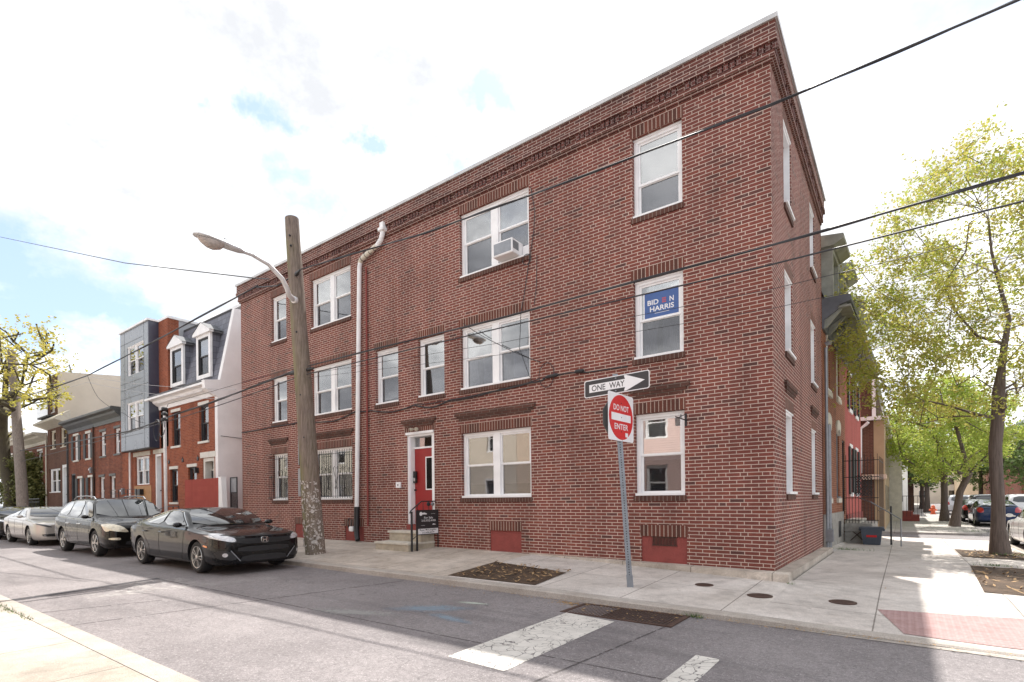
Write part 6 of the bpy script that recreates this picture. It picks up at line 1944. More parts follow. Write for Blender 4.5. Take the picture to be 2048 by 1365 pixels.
def blob(rs, n, c, r, zmin=None, hollow=.35):
    out_ = []
    while len(out_) < n:
        p = rs.uniform(-1, 1, 3)
        d = np.linalg.norm(p)
        if d > 1 or d < hollow: continue
        q = np.array(c) + p * np.array(r)
        if zmin is not None and q[2] < zmin: continue
        out_.append(q)
    return out_


rs = np.random.RandomState(11)
# big street tree on the right
tb = (4.2, 9.9, -.3)
tg = blob(rs, 190, (4.0, 10.4, 7.7), (3.9, 3.6, 4.1), 3.6) + blob(rs, 50, (1.9, 9.6, 6.6), (2.2, 2.2, 2.6), 3.6, 0) + blob(rs, 36, (3.7, 10.0, 9.9), (2.4, 2.4, 2.1), None, 0) + blob(rs, 20, (6.0, 11.4, 6.4), (2.6, 2.6, 2.4), 3.6, 0) + blob(rs, 40, (2.7, 9.2, 4.7), (2.4, 1.8, 1.2), 3.4, 0)
tree('street_tree', 'tall street tree with sparse yellow-green spring leaves standing in the near pavement pit', tb, [(4.15, 9.9, 1.2), (4.1, 9.95, 2.8), (4.2, 10, 4.4), (4.45, 10.1, 6.5), (4.1, 10.2, 8.6), (4.0, 10.3, 10.6)], tg, 5, .155, 'leaf_yellow', 50000, .095, .26, 'street trees', pw=.74)
tb = (4.25, 27.6, -.33)
tg = blob(rs, 70, (3.9, 27.5, 5.0), (3.2, 3.2, 2.9), 2.2)
tree('street_tree', 'smaller leaning street tree with a dense green crown beyond the alley', tb, [(4.5, 27.6, 1.6), (4.9, 27.6, 2.6), (4.6, 27.6, 4.0), (4.2, 27.6, 6.0)], tg, 7, .17, 'leaf_green', 24000, .14, .33, 'street trees')
tb = (4.2, 35.5, -.33)
tg = blob(rs, 50, (4.2, 35.5, 5.2), (3.3, 3.3, 2.6), 2.4)
tree('street_tree', 'straight green street tree farther along the pavement behind the leaning one', tb, [(4.2, 35.5, 2.2), (4.2, 35.5, 4.2), (4.2, 35.5, 6.0)], tg, 8, .19, 'leaf_green', 16000, .18, .38, 'street trees')
for i, (x, y, lb) in enumerate(((4.0, 60, 'distant green street tree past the hydrant'), (4.0, 78, 'farthest green street tree at the end of the pavement'))):
    tg = blob(rs, 26, (x, y, 5.4), (3.4, 3.4, 2.6), 2.4)
    tree('street_tree', lb, (x, y, -.33), [(x, y, 2.4), (x, y, 5)], tg, 20 + i, .22, 'leaf_far', 4000, .32, .6, 'street trees')
for i, (x, y, h, lb) in enumerate(((10.5, 50, 8, 'green tree across the side street behind the big trunk'), (10.5, 85, 10, 'large green tree across the side street at the rear'))):
    tg = blob(rs, 36, (x, y, h * .62), (3.6, 3.6, h * .36), 1.6)
    tree('background_tree', lb, (x, y, -.33), [(x, y, 2), (x, y, h * .6)], tg, 30 + i, .24, 'leaf_far', 7000, .3, .55, 'trees across the side street')
# blossoming tree at the far left
tb = (-50.5, -1.6, -.1)
tg = blob(rs, 46, (-50.5, -2.0, 10.6), (5.2, 5.0, 4.0), 5) + blob(rs, 34, (-43.5, -2.6, 11.4), (4.8, 2.6, 2.0), 7, 0) + blob(rs, 20, (-42.5, -2.6, 8.6), (3.6, 2.4, 1.8), 5.5, 0)
tree('blossoming_tree', 'large tree with airy yellow blossom behind the bare wooden pole', tb, [(-50.5, -1.6, 2.5), (-51.5, -1.7, 4.5), (-51.8, -1.8, 7), (-49.5, -2, 9.5), (-47.5, -2.2, 11.0)], tg, 15, .36, 'leaf_blossom', 6500, .20, .42, bark='dark_bark')
tb = (-51.5, -.2, -.1)
tg = blob(rs, 60, (-51.5, -.2, 2.9), (2.6, 1.4, 2.4), .4, 0)
tree('ivy_bush', 'dense dark ivy clad bush at the foot of the blossoming tree', tb, [(-51.5, -.2, 1.5), (-51.5, -.2, 3.5)], tg, 16, .3, 'leaf_ivy', 26000, .22, .42, cat='bush')


# ------------------------------------------------------------------ vehicles
def lerp_prof(prof, s):
    for (a, va), (b, vb) in zip(prof, prof[1:]):
        if s <= b:
            t = (s - a) / (b - a) if b > a else 0
            return va + (vb - va) * t
    return prof[-1][1]


def chaikin(p, n=2):
    for _ in range(n):
        q = []
        for a, b in zip(p, p[1:] + p[:1]):
            q += [(a[0] * .8 + b[0] * .2, a[1] * .8 + b[1] * .2), (a[0] * .2 + b[0] * .8, a[1] * .2 + b[1] * .8)]
        p = q
    return p


class Car:
    def __init__(s, name, label, group, loc, rotz, paint, P):
        s.P = P; s.paint = paint
        s.t = thing(name, label, 'car', loc, group)
        ORG[s.t.name] = Vector((0, 0, 0))
        s.t.rotation_euler = (0, 0, rotz)
        L, W = P['L'], P['W'] / 2
        st = P.get('stations') or [0, .006, .02, .045, .08, .12, .17, .22, .26, .30, .33, .36, .40, .44, .48, .54, .60, .66, .71, .76, .80, .84, .88, .92, .955, .98, .994, 1.0]
        rings = []
        for q in st:
            x = L / 2 - q * L
            w = W * lerp_prof(P['w'], q); wt = W * lerp_prof(P['wt'], q); zt = lerp_prof(P['top'], q); zb = lerp_prof(P['belt'], q); z0 = lerp_prof(P['bot'], q)
            zb = min(zb, zt - .005)
            wb = max(w * .93, wt)
            hs = [(0, z0), (w * .55, z0), (w * .90, z0 + .005), (w * .975, z0 + .09), (w * 1.0, z0 + (zb - z0) * .42), (w * 1.0, z0 + (zb - z0) * .68), (w * .992, zb - (zb - z0) * .10), (w * .975, zb - (zb - z0) * .03), (wb, zb),
                  (wb + (wt - wb) * .5, zb + (zt - zb) * .52), (wt + (wb - wt) * .08, zt - min(.07, (zt - zb) * .22)), (wt * .86, zt - min(.018, (zt - zb) * .1)), (wt * .45, zt - .003), (0, zt)]
            ring = [(x, y, z) for y, z in hs] + [(x, -y, z) for y, z in hs[1:-1][::-1]]
            rings.append(ring)
        n = len(rings[0])
        vs = [v for r in rings for v in r]
        fs = []
        for i in range(len(rings) - 1):
            for j in range(n): fs.append((i * n + j, i * n + (j + 1) % n, (i + 1) * n + (j + 1) % n, (i + 1) * n + j))
        # end caps as strips between the two sides
        for base_ in (0, (len(rings) - 1) * n):
            h = n // 2
            for j in range(h):
                a, b = j, j + 1; c, d = (n - j - 1) % n, (n - j) % n
                q = [base_ + a, base_ + b, base_ + c, base_ + d]
                q = list(dict.fromkeys(q))
                if len(q) >= 3: fs.append(tuple(q))
        me = bpy.data.meshes.new('body'); me.from_pydata(vs, [], fs)
        cr = {1: .0, 2: .75, 7: .75, 8: .85, 10: .0}
        cmap = {}
        for i in range(len(rings) - 1):
            for j in (2, 7, 8, 10):
                for jj in (j, n - j):
                    cmap[(i * n + jj, (i + 1) * n + jj)] = cr[j] * (1 if .02 < st[i] < .97 else .4)
        bm = bmesh.new(); bm.from_mesh(me); bmesh.ops.recalc_face_normals(bm, faces=bm.faces)
        cl_ = bm.edges.layers.float.new('crease_edge')
        for e in bm.edges:
            k_ = tuple(sorted(v.index for v in e.verts))
            if k_ in cmap: e[cl_] = cmap[k_]
        bm.to_mesh(me); bm.free()
        o = bpy.data.objects.new('tmp', me); col.objects.link(o)
        md = o.modifiers.new('s', 'SUBSURF'); md.levels = 2; md.render_levels = 2
        cut = []
        r = P['wr']
        for wx in P['wx']:
            for sgn in (-1, 1):
                cb = MB().lathe((wx, sgn * (W + .2), r + P.get('wz', 0)), (0, -sgn, 0), [(r * P.get('arch', 1.14), 0), (r * P.get('arch', 1.14), .62)], 40).build('cut', 'tyre')
                cut.append(cb)
                mo = o.modifiers.new('b', 'BOOLEAN'); mo.operation = 'DIFFERENCE'; mo.object = cb; mo.solver = 'EXACT'
        dg = bpy.context.evaluated_depsgraph_get()
        me2 = bpy.data.meshes.new_from_object(o.evaluated_get(dg))
        for c in cut + [o]: bpy.data.objects.remove(c)
        # smooth hull for projecting panels (no wheel arches)
        o = bpy.data.objects.new('tmp', me); col.objects.link(o)
        md = o.modifiers.new('s', 'SUBSURF'); md.levels = 2
        dg = bpy.context.evaluated_depsgraph_get()
        me3 = bpy.data.meshes.new_from_object(o.evaluated_get(dg))
        s.bvh = BVHTree.FromPolygons([v.co.copy() for v in me3.vertices], [tuple(p.vertices) for p in me3.polygons])
        bpy.data.objects.remove(o)
        me2.materials.clear(); me2.materials.append(MATS[paint]); me2.materials.append(MATS['black_plastic'])
        for p in me2.polygons:
            c = p.center
            for wx in P['wx']:
                if math.hypot(c.x - wx, c.z - r) < r * P.get('arch', 1.14) + .012 and abs(c.y) < W * .93: p.material_index = 1
        me2.shade_smooth()
        try: me2.set_sharp_from_angle(angle=R(38))
        except Exception: pass
        s.body = bpy.data.objects.new('body', me2); me2.name = 'body'; col.objects.link(s.body); s.body.parent = s.t
        ORG[s.body.name] = Vector((0, 0, 0))

    def patch(s, name, mat, poly, view, parent=None, off=.006, cell=.06, both=False, smooth=1, fair=None):
        """lay a panel on the body: poly in (a,b) seen from 'view'; left/right mirrored when both"""
        views = {'side': ((1, 0, 0), (0, 0, 1), (0, 1, 0), (0, -3, 0)), 'front': ((0, 1, 0), (0, 0, 1), (-1, 0, 0), (5, 0, 0)), 'rear': ((0, 1, 0), (0, 0, 1), (1, 0, 0), (-5, 0, 0)),
                 'top': ((1, 0, 0), (0, 1, 0), (0, 0, -1), (0, 0, 4)), 'windshield': ((0, 1, 0), (0, 0, 1), (-1, 0, 0), (5, 0, 0))}
        A_, B_, D_, O_ = [Vector(q) for q in views[view]]
        p = chaikin(list(poly), smooth) if smooth else list(poly)
        bm = bmesh.new()
        bm.faces.new([bm.verts.new((q[0], q[1], 0)) for q in p])
        xs = [q[0] for q in p]; ys = [q[1] for q in p]
        for ax, lo, hi in ((0, min(xs), max(xs)), (1, min(ys), max(ys))):
            tt = math.ceil(lo / cell) * cell + .0007
            while tt < hi:
                co = [0, 0, 0]; co[ax] = tt; no = [0, 0, 0]; no[ax] = 1
                bmesh.ops.bisect_plane(bm, geom=bm.verts[:] + bm.edges[:] + bm.faces[:], plane_co=co, plane_no=no)
                tt += cell
        bm.verts.index_update()
        m = MB(); m.nr = False
        for sg in ((1, -1) if both else (1,)):
            ok = {}
            base_ = len(m.v)
            hits = {}
            for v in bm.verts:
                o = A_ * v.co.x + B_ * v.co.y + O_; d = D_
                if sg < 0: o = Vector((o.x, -o.y, o.z)); d = Vector((d.x, -d.y, d.z))
                h, nrm, _, _ = s.bvh.ray_cast(o, d)
                if h is None:
                    ok[v.index] = False; m.v.append(Vector((0, 0, 0)))
                else:
                    if nrm.dot(d) > 0: nrm = -nrm
                    hits[v.index] = (v.co.x, v.co.y, (h - o).dot(d), o.copy(), d.copy())
                    ok[v.index] = True; m.v.append(h + nrm * off * .6 - d * off * .4)
            if fair is None: fair = 'window' in name or name == 'windshield'
            if fair and len(hits) > 8:
                ks = list(hits); ab = np.array([hits[k][:2] for k in ks]); tv = np.array([hits[k][2] for k in ks])
                mu = ab.mean(0); ab = ab - mu
                Q = np.stack([np.ones(len(ks)), ab[:, 0], ab[:, 1], ab[:, 0] ** 2, ab[:, 0] * ab[:, 1], ab[:, 1] ** 2], 1)
                keep = np.ones(len(ks), bool)
                for _ in range(3):
                    cf = np.linalg.lstsq(Q[keep], tv[keep], rcond=None)[0]
                    res = tv - Q @ cf
                    keep = np.abs(res) < max(.02, 1.6 * np.std(res[keep]))
                shift = max(0.0, float(np.percentile(-res, 97)))
                for k, tf in zip(ks, Q @ cf):
                    o_, d_ = hits[k][3], hits[k][4]
                    m.v[base_ + k] = o_ + d_ * (tf - shift - off)
            for f in bm.faces:
                ii = [v.index for v in f.verts]
                if not all(ok[i] for i in ii): continue
                q = [base_ + i for i in ii]
                dd = D_ if sg > 0 else Vector((D_.x, -D_.y, D_.z))
                nn = (m.v[q[1]] - m.v[q[0]]).cross(m.v[q[2]] - m.v[q[0]])
                if nn.dot(dd) > 0: q.reverse()
                m.f.append(tuple(q))
        bm.free()
        if not m.f: return None
        # drop unused vertices
        used = sorted({i for f in m.f for i in f}); mp = {u: k for k, u in enumerate(used)}
        m.v = [m.v[i] for i in used]; m.f = [tuple(mp[i] for i in f) for f in m.f]
        return m.build(name, mat, parent or s.t, smooth=True, angle=180)

    def strip(s, name, mat, pts, view, w=.012, parent=None, off=.004, both=True):
        for a, b in zip(pts, pts[1:]):
            d = Vector((b[0] - a[0], b[1] - a[1])).normalized(); n = Vector((-d.y, d.x)) * w / 2
            s.patch(name, mat, [(a[0] - n.x, a[1] - n.y), (b[0] - n.x, b[1] - n.y), (b[0] + n.x, b[1] + n.y), (a[0] + n.x, a[1] + n.y)], view, parent, off, .08, both, 0)

    def seams(s, lines, view='side', w=.011, name='panel_seam'):
        m = MB(); m.nr = False
        D_ = Vector((0, 1, 0)) if view == 'side' else (Vector((0, 0, -1)) if view == 'top' else Vector((-1, 0, 0)))
        for pts in lines:
            for sg in (1, -1):
                P = []
                for a, b in zip(pts, pts[1:]):
                    k = max(1, int(math.hypot(b[0] - a[0], b[1] - a[1]) / .05))
                    for i in range(k + 1):
                        u, v = a[0] + (b[0] - a[0]) * i / k, a[1] + (b[1] - a[1]) * i / k
                        o = Vector((u, -3 * sg, v)) if view == 'side' else (Vector((u, v * sg, 4)) if view == 'top' else Vector((5, u * sg, v)))
                        d = Vector((D_.x, D_.y * sg, D_.z)) if view == 'side' else D_
                        h, nrm, _, _ = s.bvh.ray_cast(o, d)
                        if h is not None: P.append(h)
                if len(P) > 1: m.tube(P, w / 2, 4)
        if m.v: m.build(name, 'black_plastic', s.body)

    def wheels(s, spokes=10, rim='alloy', style='thin', rr=.68, wd=.25):
        P = s.P; W = P['W'] / 2; r = P['wr']
        k = 0
        for wx in P['wx']:
            for sg in (-1, 1):
                c = Vector((wx, sg * (W - .015 - P.get('inset', .02)), r)); ax = Vector((0, sg, 0))
                w = MB().lathe(c, ax, [(r * .72, -wd), (r * .93, -wd), (r, -wd * .82), (r, -wd * .18), (r * .965, -.02), (r * .90, 0), (r * .74, -.005), (r * rr, -.02), (r * rr, -wd)], 44).build('wheel', 'tyre', s.t, smooth=True, angle=50)
                MB().lathe(c, ax, [(r * rr * 1.02, -.012), (r * rr * 1.0, -.002), (r * rr * .94, -.006), (r * rr * .91, -.05), (r * rr * .91, -.11)], 44, cap=False).build('rim', rim, w, smooth=True)
                MB().lathe(c, ax, [(r * rr * .92, -.112), (0, -.115)], 30).build('brake_disc', 'alloy_dark', w)
                m = MB()
                for i in range(spokes):
                    a0 = 2 * math.pi * i / spokes + (.25 if style == 'thin' else 0)
                    tw = (.18 if i % 2 else -.10) if style == 'thin' else 0
                    def pt(rad, an, h): return c + Vector((math.cos(an) * rad, 0, math.sin(an) * rad)) + ax * h
                    wi, wo = (.10, .055) if style == 'thin' else (.30, .17)
                    q = []
                    for h in (-.035, .0):
                        q += [pt(r * .10, a0 - wi * 1.8, h - .01), pt(r * .10, a0 + wi * 1.8, h - .01), pt(r * rr * .97, a0 + tw + wo, h - .008), pt(r * rr * .97, a0 + tw - wo, h - .008)]
                    m.hexa(q)
                m.lathe(c, ax, [(r * .16, -.03), (r * .16, .0), (r * .10, .008), (0, .01)], 20)
                m.build('spoke', rim, w)

    def mirrors(s, x, z, mat, y=None):
        W = s.P['W'] / 2
        for sg in (-1, 1):
            yy = (y or W * .97) * sg
            m = MB()
            n = 10; sec = [(-.06, .02, .02), (-.04, .075, .06), (.03, .085, .065), (.09, .06, .045), (.11, .02, .015)]
            for (dx, hw, hz) in sec:
                for j in range(n):
                    a = 2 * math.pi * j / n; m.v.append(Vector((x + dx, yy + sg * (.10 + hw * 1.25 * math.cos(a)), z + .04 + hz * math.sin(a))))
            for i in range(len(sec) - 1):
                for j in range(n): m.f.append((i * n + j, i * n + (j + 1) % n, (i + 1) * n + (j + 1) % n, (i + 1) * n + j))
            m.f.append(tuple(range(n))); m.f.append(tuple(range((len(sec) - 1) * n, len(sec) * n)))
            m.box(x - .01, x + .04, min(yy - sg * .05, yy + sg * .06), max(yy - sg * .05, yy + sg * .06), z, z + .035)
            m.build('mirror', mat, s.t, smooth=True)


def sedan_profile(L, H, W, wb, fo, hood=.86, cowl=.30, roof0=.44, roof1=.68, deck=.90, cowlz=.99, nosez=.70, deckz=1.06, beltf=.93, beltr=1.02, noseb=.20):
    P = dict(L=L, W=W)
    P['top'] = [(0, nosez - .02), (.006, nosez + .02), (.02, nosez + .05), (.05, nosez + .09), (.12, hood), (cowl - .02, cowlz - .03), (cowl + .01, cowlz + .02), ((cowl + roof0) / 2, cowlz + (H - cowlz) * .62), (roof0, H - .035), ((roof0 + roof1) / 2 - .02, H), (roof1, H - .05),
                ((roof1 + deck) / 2 + .02, deckz + (H - deckz) * .46), (deck, deckz + .05), (.955, deckz), (.985, deckz - .05), (1, deckz - .14)]
    P['belt'] = [(0, nosez - .07), (.03, nosez + .02), (.10, hood - .05), (.20, beltf - .06), (cowl, beltf), (.60, (beltf + beltr) / 2), (.85, beltr), (.96, beltr - .05), (1, beltr - .16)]
    P['w'] = [(0, .70), (.006, .78), (.02, .87), (.045, .945), (.08, .975), (.14, .99), (.25, 1), (.75, 1), (.88, .98), (.94, .95), (.975, .90), (.994, .82), (1, .74)]
    P['wt'] = [(0, .60), (.03, .74), (.10, .80), (cowl - .03, .84), (cowl + .03, .79), (roof0, .70), (.55, .69), (roof1, .68), ((roof1 + deck) / 2, .66), (deck, .74), (.96, .72), (1, .55)]
    P['bot'] = [(0, .24), (.02, noseb + .01), (.05, noseb), (.2, .20), (.8, .21), (.93, .24), (.98, .30), (1, .36)]
    fx = L / 2 - fo
    P['wx'] = (fx, fx - wb)
    return P


CG = 'cars parked along the street in front'
# black sedan ------------------------------------------------------
P = sedan_profile(5.55, 1.52, 2.12, 3.33, 1.10, hood=.97, cowl=.275, roof0=.425, roof1=.64, deck=.93, cowlz=1.06, nosez=.83, deckz=1.14, beltf=1.0, beltr=1.08)
P['wr'] = .365
BZ = -.225
cx_ = -10.12 - 5.55 / 2
c = Car('parked_car', 'glossy black sedan with orange marker and thin spoke wheels, nearest the leaning pole', CG, (cx_, -4.36, BZ), 0, 'paint_black', P)
L2 = 5.55 / 2
X = lambda q: L2 - q * 5.55
c.patch('windshield', 'car_glass', [(-.90, 1.085), (.90, 1.085), (.72, 1.44), (.3, 1.475), (-.3, 1.475), (-.72, 1.44)], 'windshield', cell=.05)
c.patch('rear_window', 'car_glass', [(-.66, 1.18), (.66, 1.18), (.55, 1.38), (-.55, 1.38)], 'rear', cell=.06)
c.patch('side_window', 'car_glass', [(X(.32), 1.07), (X(.38), 1.23), (X(.435), 1.38), (X(.49), 1.42), (X(.55), 1.425), (X(.555), 1.085)], 'side', both=True, cell=.05, smooth=1)
c.patch('side_window', 'car_glass', [(X(.575), 1.09), (X(.57), 1.425), (X(.63), 1.40), (X(.70), 1.34), (X(.76), 1.25), (X(.79), 1.18), (X(.74), 1.115)], 'side', both=True, cell=.05, smooth=1)
c.seams([[(X(.31), 1.055), (X(.37), 1.225), (X(.43), 1.395), (X(.49), 1.438), (X(.565), 1.443), (X(.635), 1.418), (X(.71), 1.355), (X(.775), 1.26), (X(.80), 1.17)]], w=.018, name='window_trim')
c.body.children[-1].data.materials[0] = MATS['chrome']
c.seams([[(X(.305), 1.04), (X(.315), .55), (X(.34), .28)], [(X(.565), 1.02), (X(.57), .30)], [(X(.765), 1.06), (X(.74), .80), (X(.685), .55), (X(.68), .32)], [(X(.34), .28), (X(.68), .28)], [(X(.06), .72), (X(.10), .78), (X(.14), .76)]])
c.seams([[(X(.40), .80), (X(.60), .86), (X(.80), .95)]], w=.006, name='body_crease')
c.seams([[(X(.05), .60), (X(.16), .74), (X(.27), .80)]], view='top')
c.patch('front_grille', 'black_plastic', [(-.62, .68), (.62, .68), (.70, .80), (.45, .865), (-.45, .865), (-.70, .80)], 'front', cell=.05, off=.01)
c.patch('chrome_bar', 'paint_black', [(-.68, .805), (.68, .805), (.64, .84), (-.64, .84)], 'front', cell=.05, off=.022, smooth=0)
for sg in (1, -1):
    c.patch('headlight', 'lamp_glass', [(sg * .64, .735), (sg * .76, .735), (sg * 1.02, .81), (sg * 1.03, .895), (sg * .80, .87), (sg * .66, .815)], 'front', cell=.04, off=.010)
    c.patch('headlight', 'lamp_glass', [(X(.045), sg * .72), (X(.05), sg * .95), (X(.12), sg * 1.0), (X(.08), sg * .88)], 'top', cell=.04, off=.006)
    c.patch('fog_lamp_bezel', 'black_plastic', [(sg * .68, .32), (sg * .98, .36), (sg * 1.0, .54), (sg * .80, .54), (sg * .60, .40)], 'front', cell=.05, off=.008)
    fo = [(sg * .86 + .045 * math.cos(i * .63), .45 + .045 * math.sin(i * .63)) for i in range(10)]
    c.patch('fog_lamp', 'lamp_glass', fo, 'front', cell=.04, off=.016, smooth=0)
    c.patch('bumper_blade', 'gray_metal', [(sg * .545, .30), (sg * .575, .30), (sg * .775, .54), (sg * .755, .55)], 'front', cell=.05, off=.018, smooth=0)
    c.patch('side_marker', 'lamp_amber', [(X(.095), .60), (X(.13), .63), (X(.127), .665), (X(.095), .645)], 'side', cell=.03, off=.008, both=False) if sg > 0 else None
c.patch('lower_intake', 'black_plastic', [(-.58, .28), (.58, .28), (.50, .42), (-.50, .42)], 'front', cell=.05, off=.008)
c.patch('upper_intake', 'black_plastic', [(-.62, .50), (.62, .50), (.60, .62), (-.60, .62)], 'front', cell=.05, off=.006)
# badge: an upright H in a rounded frame
h_, n_, _, _ = c.bvh.ray_cast(Vector((5, 0, .755)), Vector((-1, 0, 0)))
BG = Frame((h_.x + .025, 0, .755), (0, 1, 0), (1, 0, 0))
m = MB(); rr = rrect(.165, .125, .035, 4)
for a, b in zip(rr, rr[1:] + rr[:1]): m.tube([BG.P(a[0], a[1], .0), BG.P(b[0], b[1], .0)], .0075, 5)
m.prism(BG, [(-.062, .048), (-.038, .048), (-.030, .010), (.030, .010), (.038, .048), (.062, .048), (.050, -.048), (.026, -.048), (.022, -.014), (-.022, -.014), (-.026, -.048), (-.050, -.048)], -.006, .008)
m.build('emblem', 'chrome', c.t)
c.wheels(10, 'alloy', 'thin', .70)
c.mirrors(X(.335), 1.06, 'paint_black')
m = MB()
for x in (X(.535), X(.725)):
    for sg in (-1, 1): m.tube([(x + .12, sg * 1.065, .90), (x + .08, sg * 1.095, .905), (x - .08, sg * 1.095, .905), (x - .12, sg * 1.065, .90)], .016, 6)
m.build('door_handle', 'paint_black', c.t)
c.patch('sticker', 'blind', [(.30, 1.28), (.42, 1.28), (.42, 1.33), (.30, 1.33)], 'windshield', off=.012, smooth=0)
c.seams([[(X(.262), .15), (X(.275), .75)], [(X(.262), -.55), (X(.275), .05)]], view='top', w=.016, name='wiper')
black_sedan = c

# dark SUV ---------------------------------------------------------
P = dict(L=5.7, W=2.2, wr=.41, wx=(5.7 / 2 - 1.12, 5.7 / 2 - 1.12 - 3.3))
P['top'] = [(0, .88), (.006, .94), (.02, .99), (.05, 1.03), (.12, 1.09), (.20, 1.14), (.225, 1.19), (.29, 1.46), (.345, 1.70), (.385, 1.78), (.50, 1.83), (.70, 1.82), (.84, 1.77), (.90, 1.66), (.94, 1.40), (.965, 1.22), (.985, 1.14), (1, 1.02)]
P['belt'] = [(0, .80), (.03, .93), (.08, 1.0), (.20, 1.09), (.30, 1.12), (.60, 1.16), (.88, 1.22), (.96, 1.16), (1, .95)]
P['w'] = [(0, .72), (.006, .80), (.02, .88), (.045, .95), (.08, .98), (.14, .995), (.25, 1), (.85, 1), (.92, .985), (.96, .95), (.985, .90), (1, .82)]
P['wt'] = [(0, .62), (.03, .78), (.10, .84), (.20, .86), (.26, .81), (.36, .74), (.60, .73), (.82, .71), (.90, .74), (.95, .82), (1, .70)]
P['bot'] = [(0, .32), (.02, .27), (.05, .25), (.2, .26), (.8, .28), (.95, .32), (1, .38)]
P['stations'] = [0, .006, .02, .045, .08, .12, .17, .215, .24, .27, .31, .35, .38, .42, .48, .54, .60, .66, .72, .78, .82, .86, .90, .935, .96, .98, .994, 1.0]
c = Car('parked_car', 'black sport utility car with roof rails between the black sedan and the silver sedan', CG, (-17.0 - 5.7 / 2, -4.36, BZ), 0, 'paint_ebony', P)
X = lambda q: 5.7 / 2 - q * 5.7
c.patch('windshield', 'car_glass', [(-.94, 1.22), (.94, 1.22), (.78, 1.71), (.3, 1.75), (-.3, 1.75), (-.78, 1.71)], 'windshield', cell=.05)
c.patch('side_window', 'car_glass', [(X(.265), 1.17), (X(.33), 1.50), (X(.37), 1.66), (X(.455), 1.72), (X(.465), 1.19)], 'side', both=True, cell=.05)
c.patch('side_window', 'car_glass', [(X(.48), 1.19), (X(.475), 1.72), (X(.60), 1.73), (X(.66), 1.71), (X(.68), 1.22)], 'side', both=True, cell=.05)
c.patch('side_window', 'car_glass', [(X(.70), 1.24), (X(.685), 1.70), (X(.79), 1.67), (X(.875), 1.40), (X(.86), 1.29)], 'side', both=True, cell=.05)
c.seams([[(X(.265), 1.04), (X(.27), .55), (X(.285), .32)], [(X(.47), 1.12), (X(.475), .34)], [(X(.69), 1.16), (X(.69), .9), (X(.655), .62), (X(.65), .36)], [(X(.285), .33), (X(.65), .33)]])
for sg in (1, -1):
    c.patch('headlight', 'lamp_warm', [(sg * .50, .76), (sg * .66, .76), (sg * 1.0, .82), (sg * 1.07, 1.0), (sg * .90, 1.02), (sg * .66, .93)], 'front', cell=.04, off=.012)
    c.patch('headlight', 'lamp_warm', [(X(.02), .80), (X(.045), .78), (X(.075), .92), (X(.10), 1.0), (X(.05), .98), (X(.025), .90)], 'side', cell=.03, off=.008, both=True) if sg > 0 else None
    c.patch('fog_lamp', 'lamp_warm', [(sg * .72, .52), (sg * .98, .54), (sg * .98, .60), (sg * .72, .60)], 'front', cell=.05, off=.014)
c.patch('front_grille', 'black_plastic', [(-.42, .68), (.42, .68), (.46, .90), (-.46, .90)], 'front', cell=.05, off=.01)
c.patch('lower_intake', 'black_plastic', [(-.62, .36), (.62, .36), (.56, .50), (-.56, .50)], 'front', cell=.05, off=.01)
c.patch('licence_plate', 'blind', [(-.20, .55), (.20, .55), (.20, .65), (-.20, .65)], 'front', cell=.1, off=.02, smooth=0)
c.wheels(6, 'alloy', 'wide', .66)
c.mirrors(X(.285), 1.18, 'paint_ebony')
m = MB()
for sg in (-1, 1):
    m.tube([(X(.40), sg * .70, 1.76), (X(.43), sg * .70, 1.85), (X(.55), sg * .705, 1.885), (X(.74), sg * .695, 1.875), (X(.80), sg * .69, 1.78)], .022, 6)
m.build('roof_rail', 'galvanised', c.t)
m = MB()
for x in (X(.44), X(.65)):
    for sg in (-1, 1): m.tube([(x + .12, sg * 1.09, .98), (x + .08, sg * 1.125, .985), (x - .08, sg * 1.125, .985), (x - .12, sg * 1.09, .98)], .018, 6)
m.build('door_handle', 'chrome', c.t)

# silver sedan -----------------------------------------------------
P = sedan_profile(5.95, 1.54, 2.2, 3.35, 1.20, hood=.97, cowl=.29, roof0=.43, roof1=.62, deck=.90, cowlz=1.07, nosez=.84, deckz=1.16, beltf=1.02, beltr=1.10)
P['wr'] = .375
c = Car('parked_car', 'silver sedan with a long sloping roof parked behind the black sport utility car', CG, (-24.75 - 5.95 / 2, -4.36, BZ), 0, 'paint_silver', P)
X = lambda q: 5.95 / 2 - q * 5.95
c.patch('windshield', 'car_glass', [(-.92, 1.10), (.92, 1.10), (.72, 1.50), (-.72, 1.50)], 'windshield', cell=.05)
c.patch('side_window', 'car_glass', [(X(.33), 1.09), (X(.40), 1.27), (X(.45), 1.42), (X(.54), 1.45), (X(.545), 1.11)], 'side', both=True, cell=.05)
c.patch('side_window', 'car_glass', [(X(.56), 1.11), (X(.555), 1.45), (X(.63), 1.43), (X(.72), 1.32), (X(.77), 1.20), (X(.74), 1.13)], 'side', both=True, cell=.05)
c.seams([[(X(.32), 1.0), (X(.325), .55), (X(.34), .30)], [(X(.55), 1.05), (X(.555), .30)], [(X(.75), 1.09), (X(.70), .6), (X(.68), .32)]])
for sg in (1, -1):
    c.patch('headlight', 'dark_trim', [(sg * .56, .72), (sg * .75, .73), (sg * 1.02, .84), (sg * 1.02, .88), (sg * .75, .82)], 'front', cell=.04, off=.010)
c.patch('front_grille', 'gray_metal', [(-.52, .62), (.52, .62), (.56, .78), (-.56, .78)], 'front', cell=.05, off=.010)
c.patch('lower_intake', 'black_plastic', [(-.85, .36), (.85, .36), (.9, .48), (-.9, .48)], 'front', cell=.05, off=.010)
c.patch('chrome_bar', 'chrome', [(-.85, .415), (.85, .415), (.85, .43), (-.85, .43)], 'front', cell=.05, off=.018, smooth=0)
c.wheels(10, 'alloy', 'thin', .70)
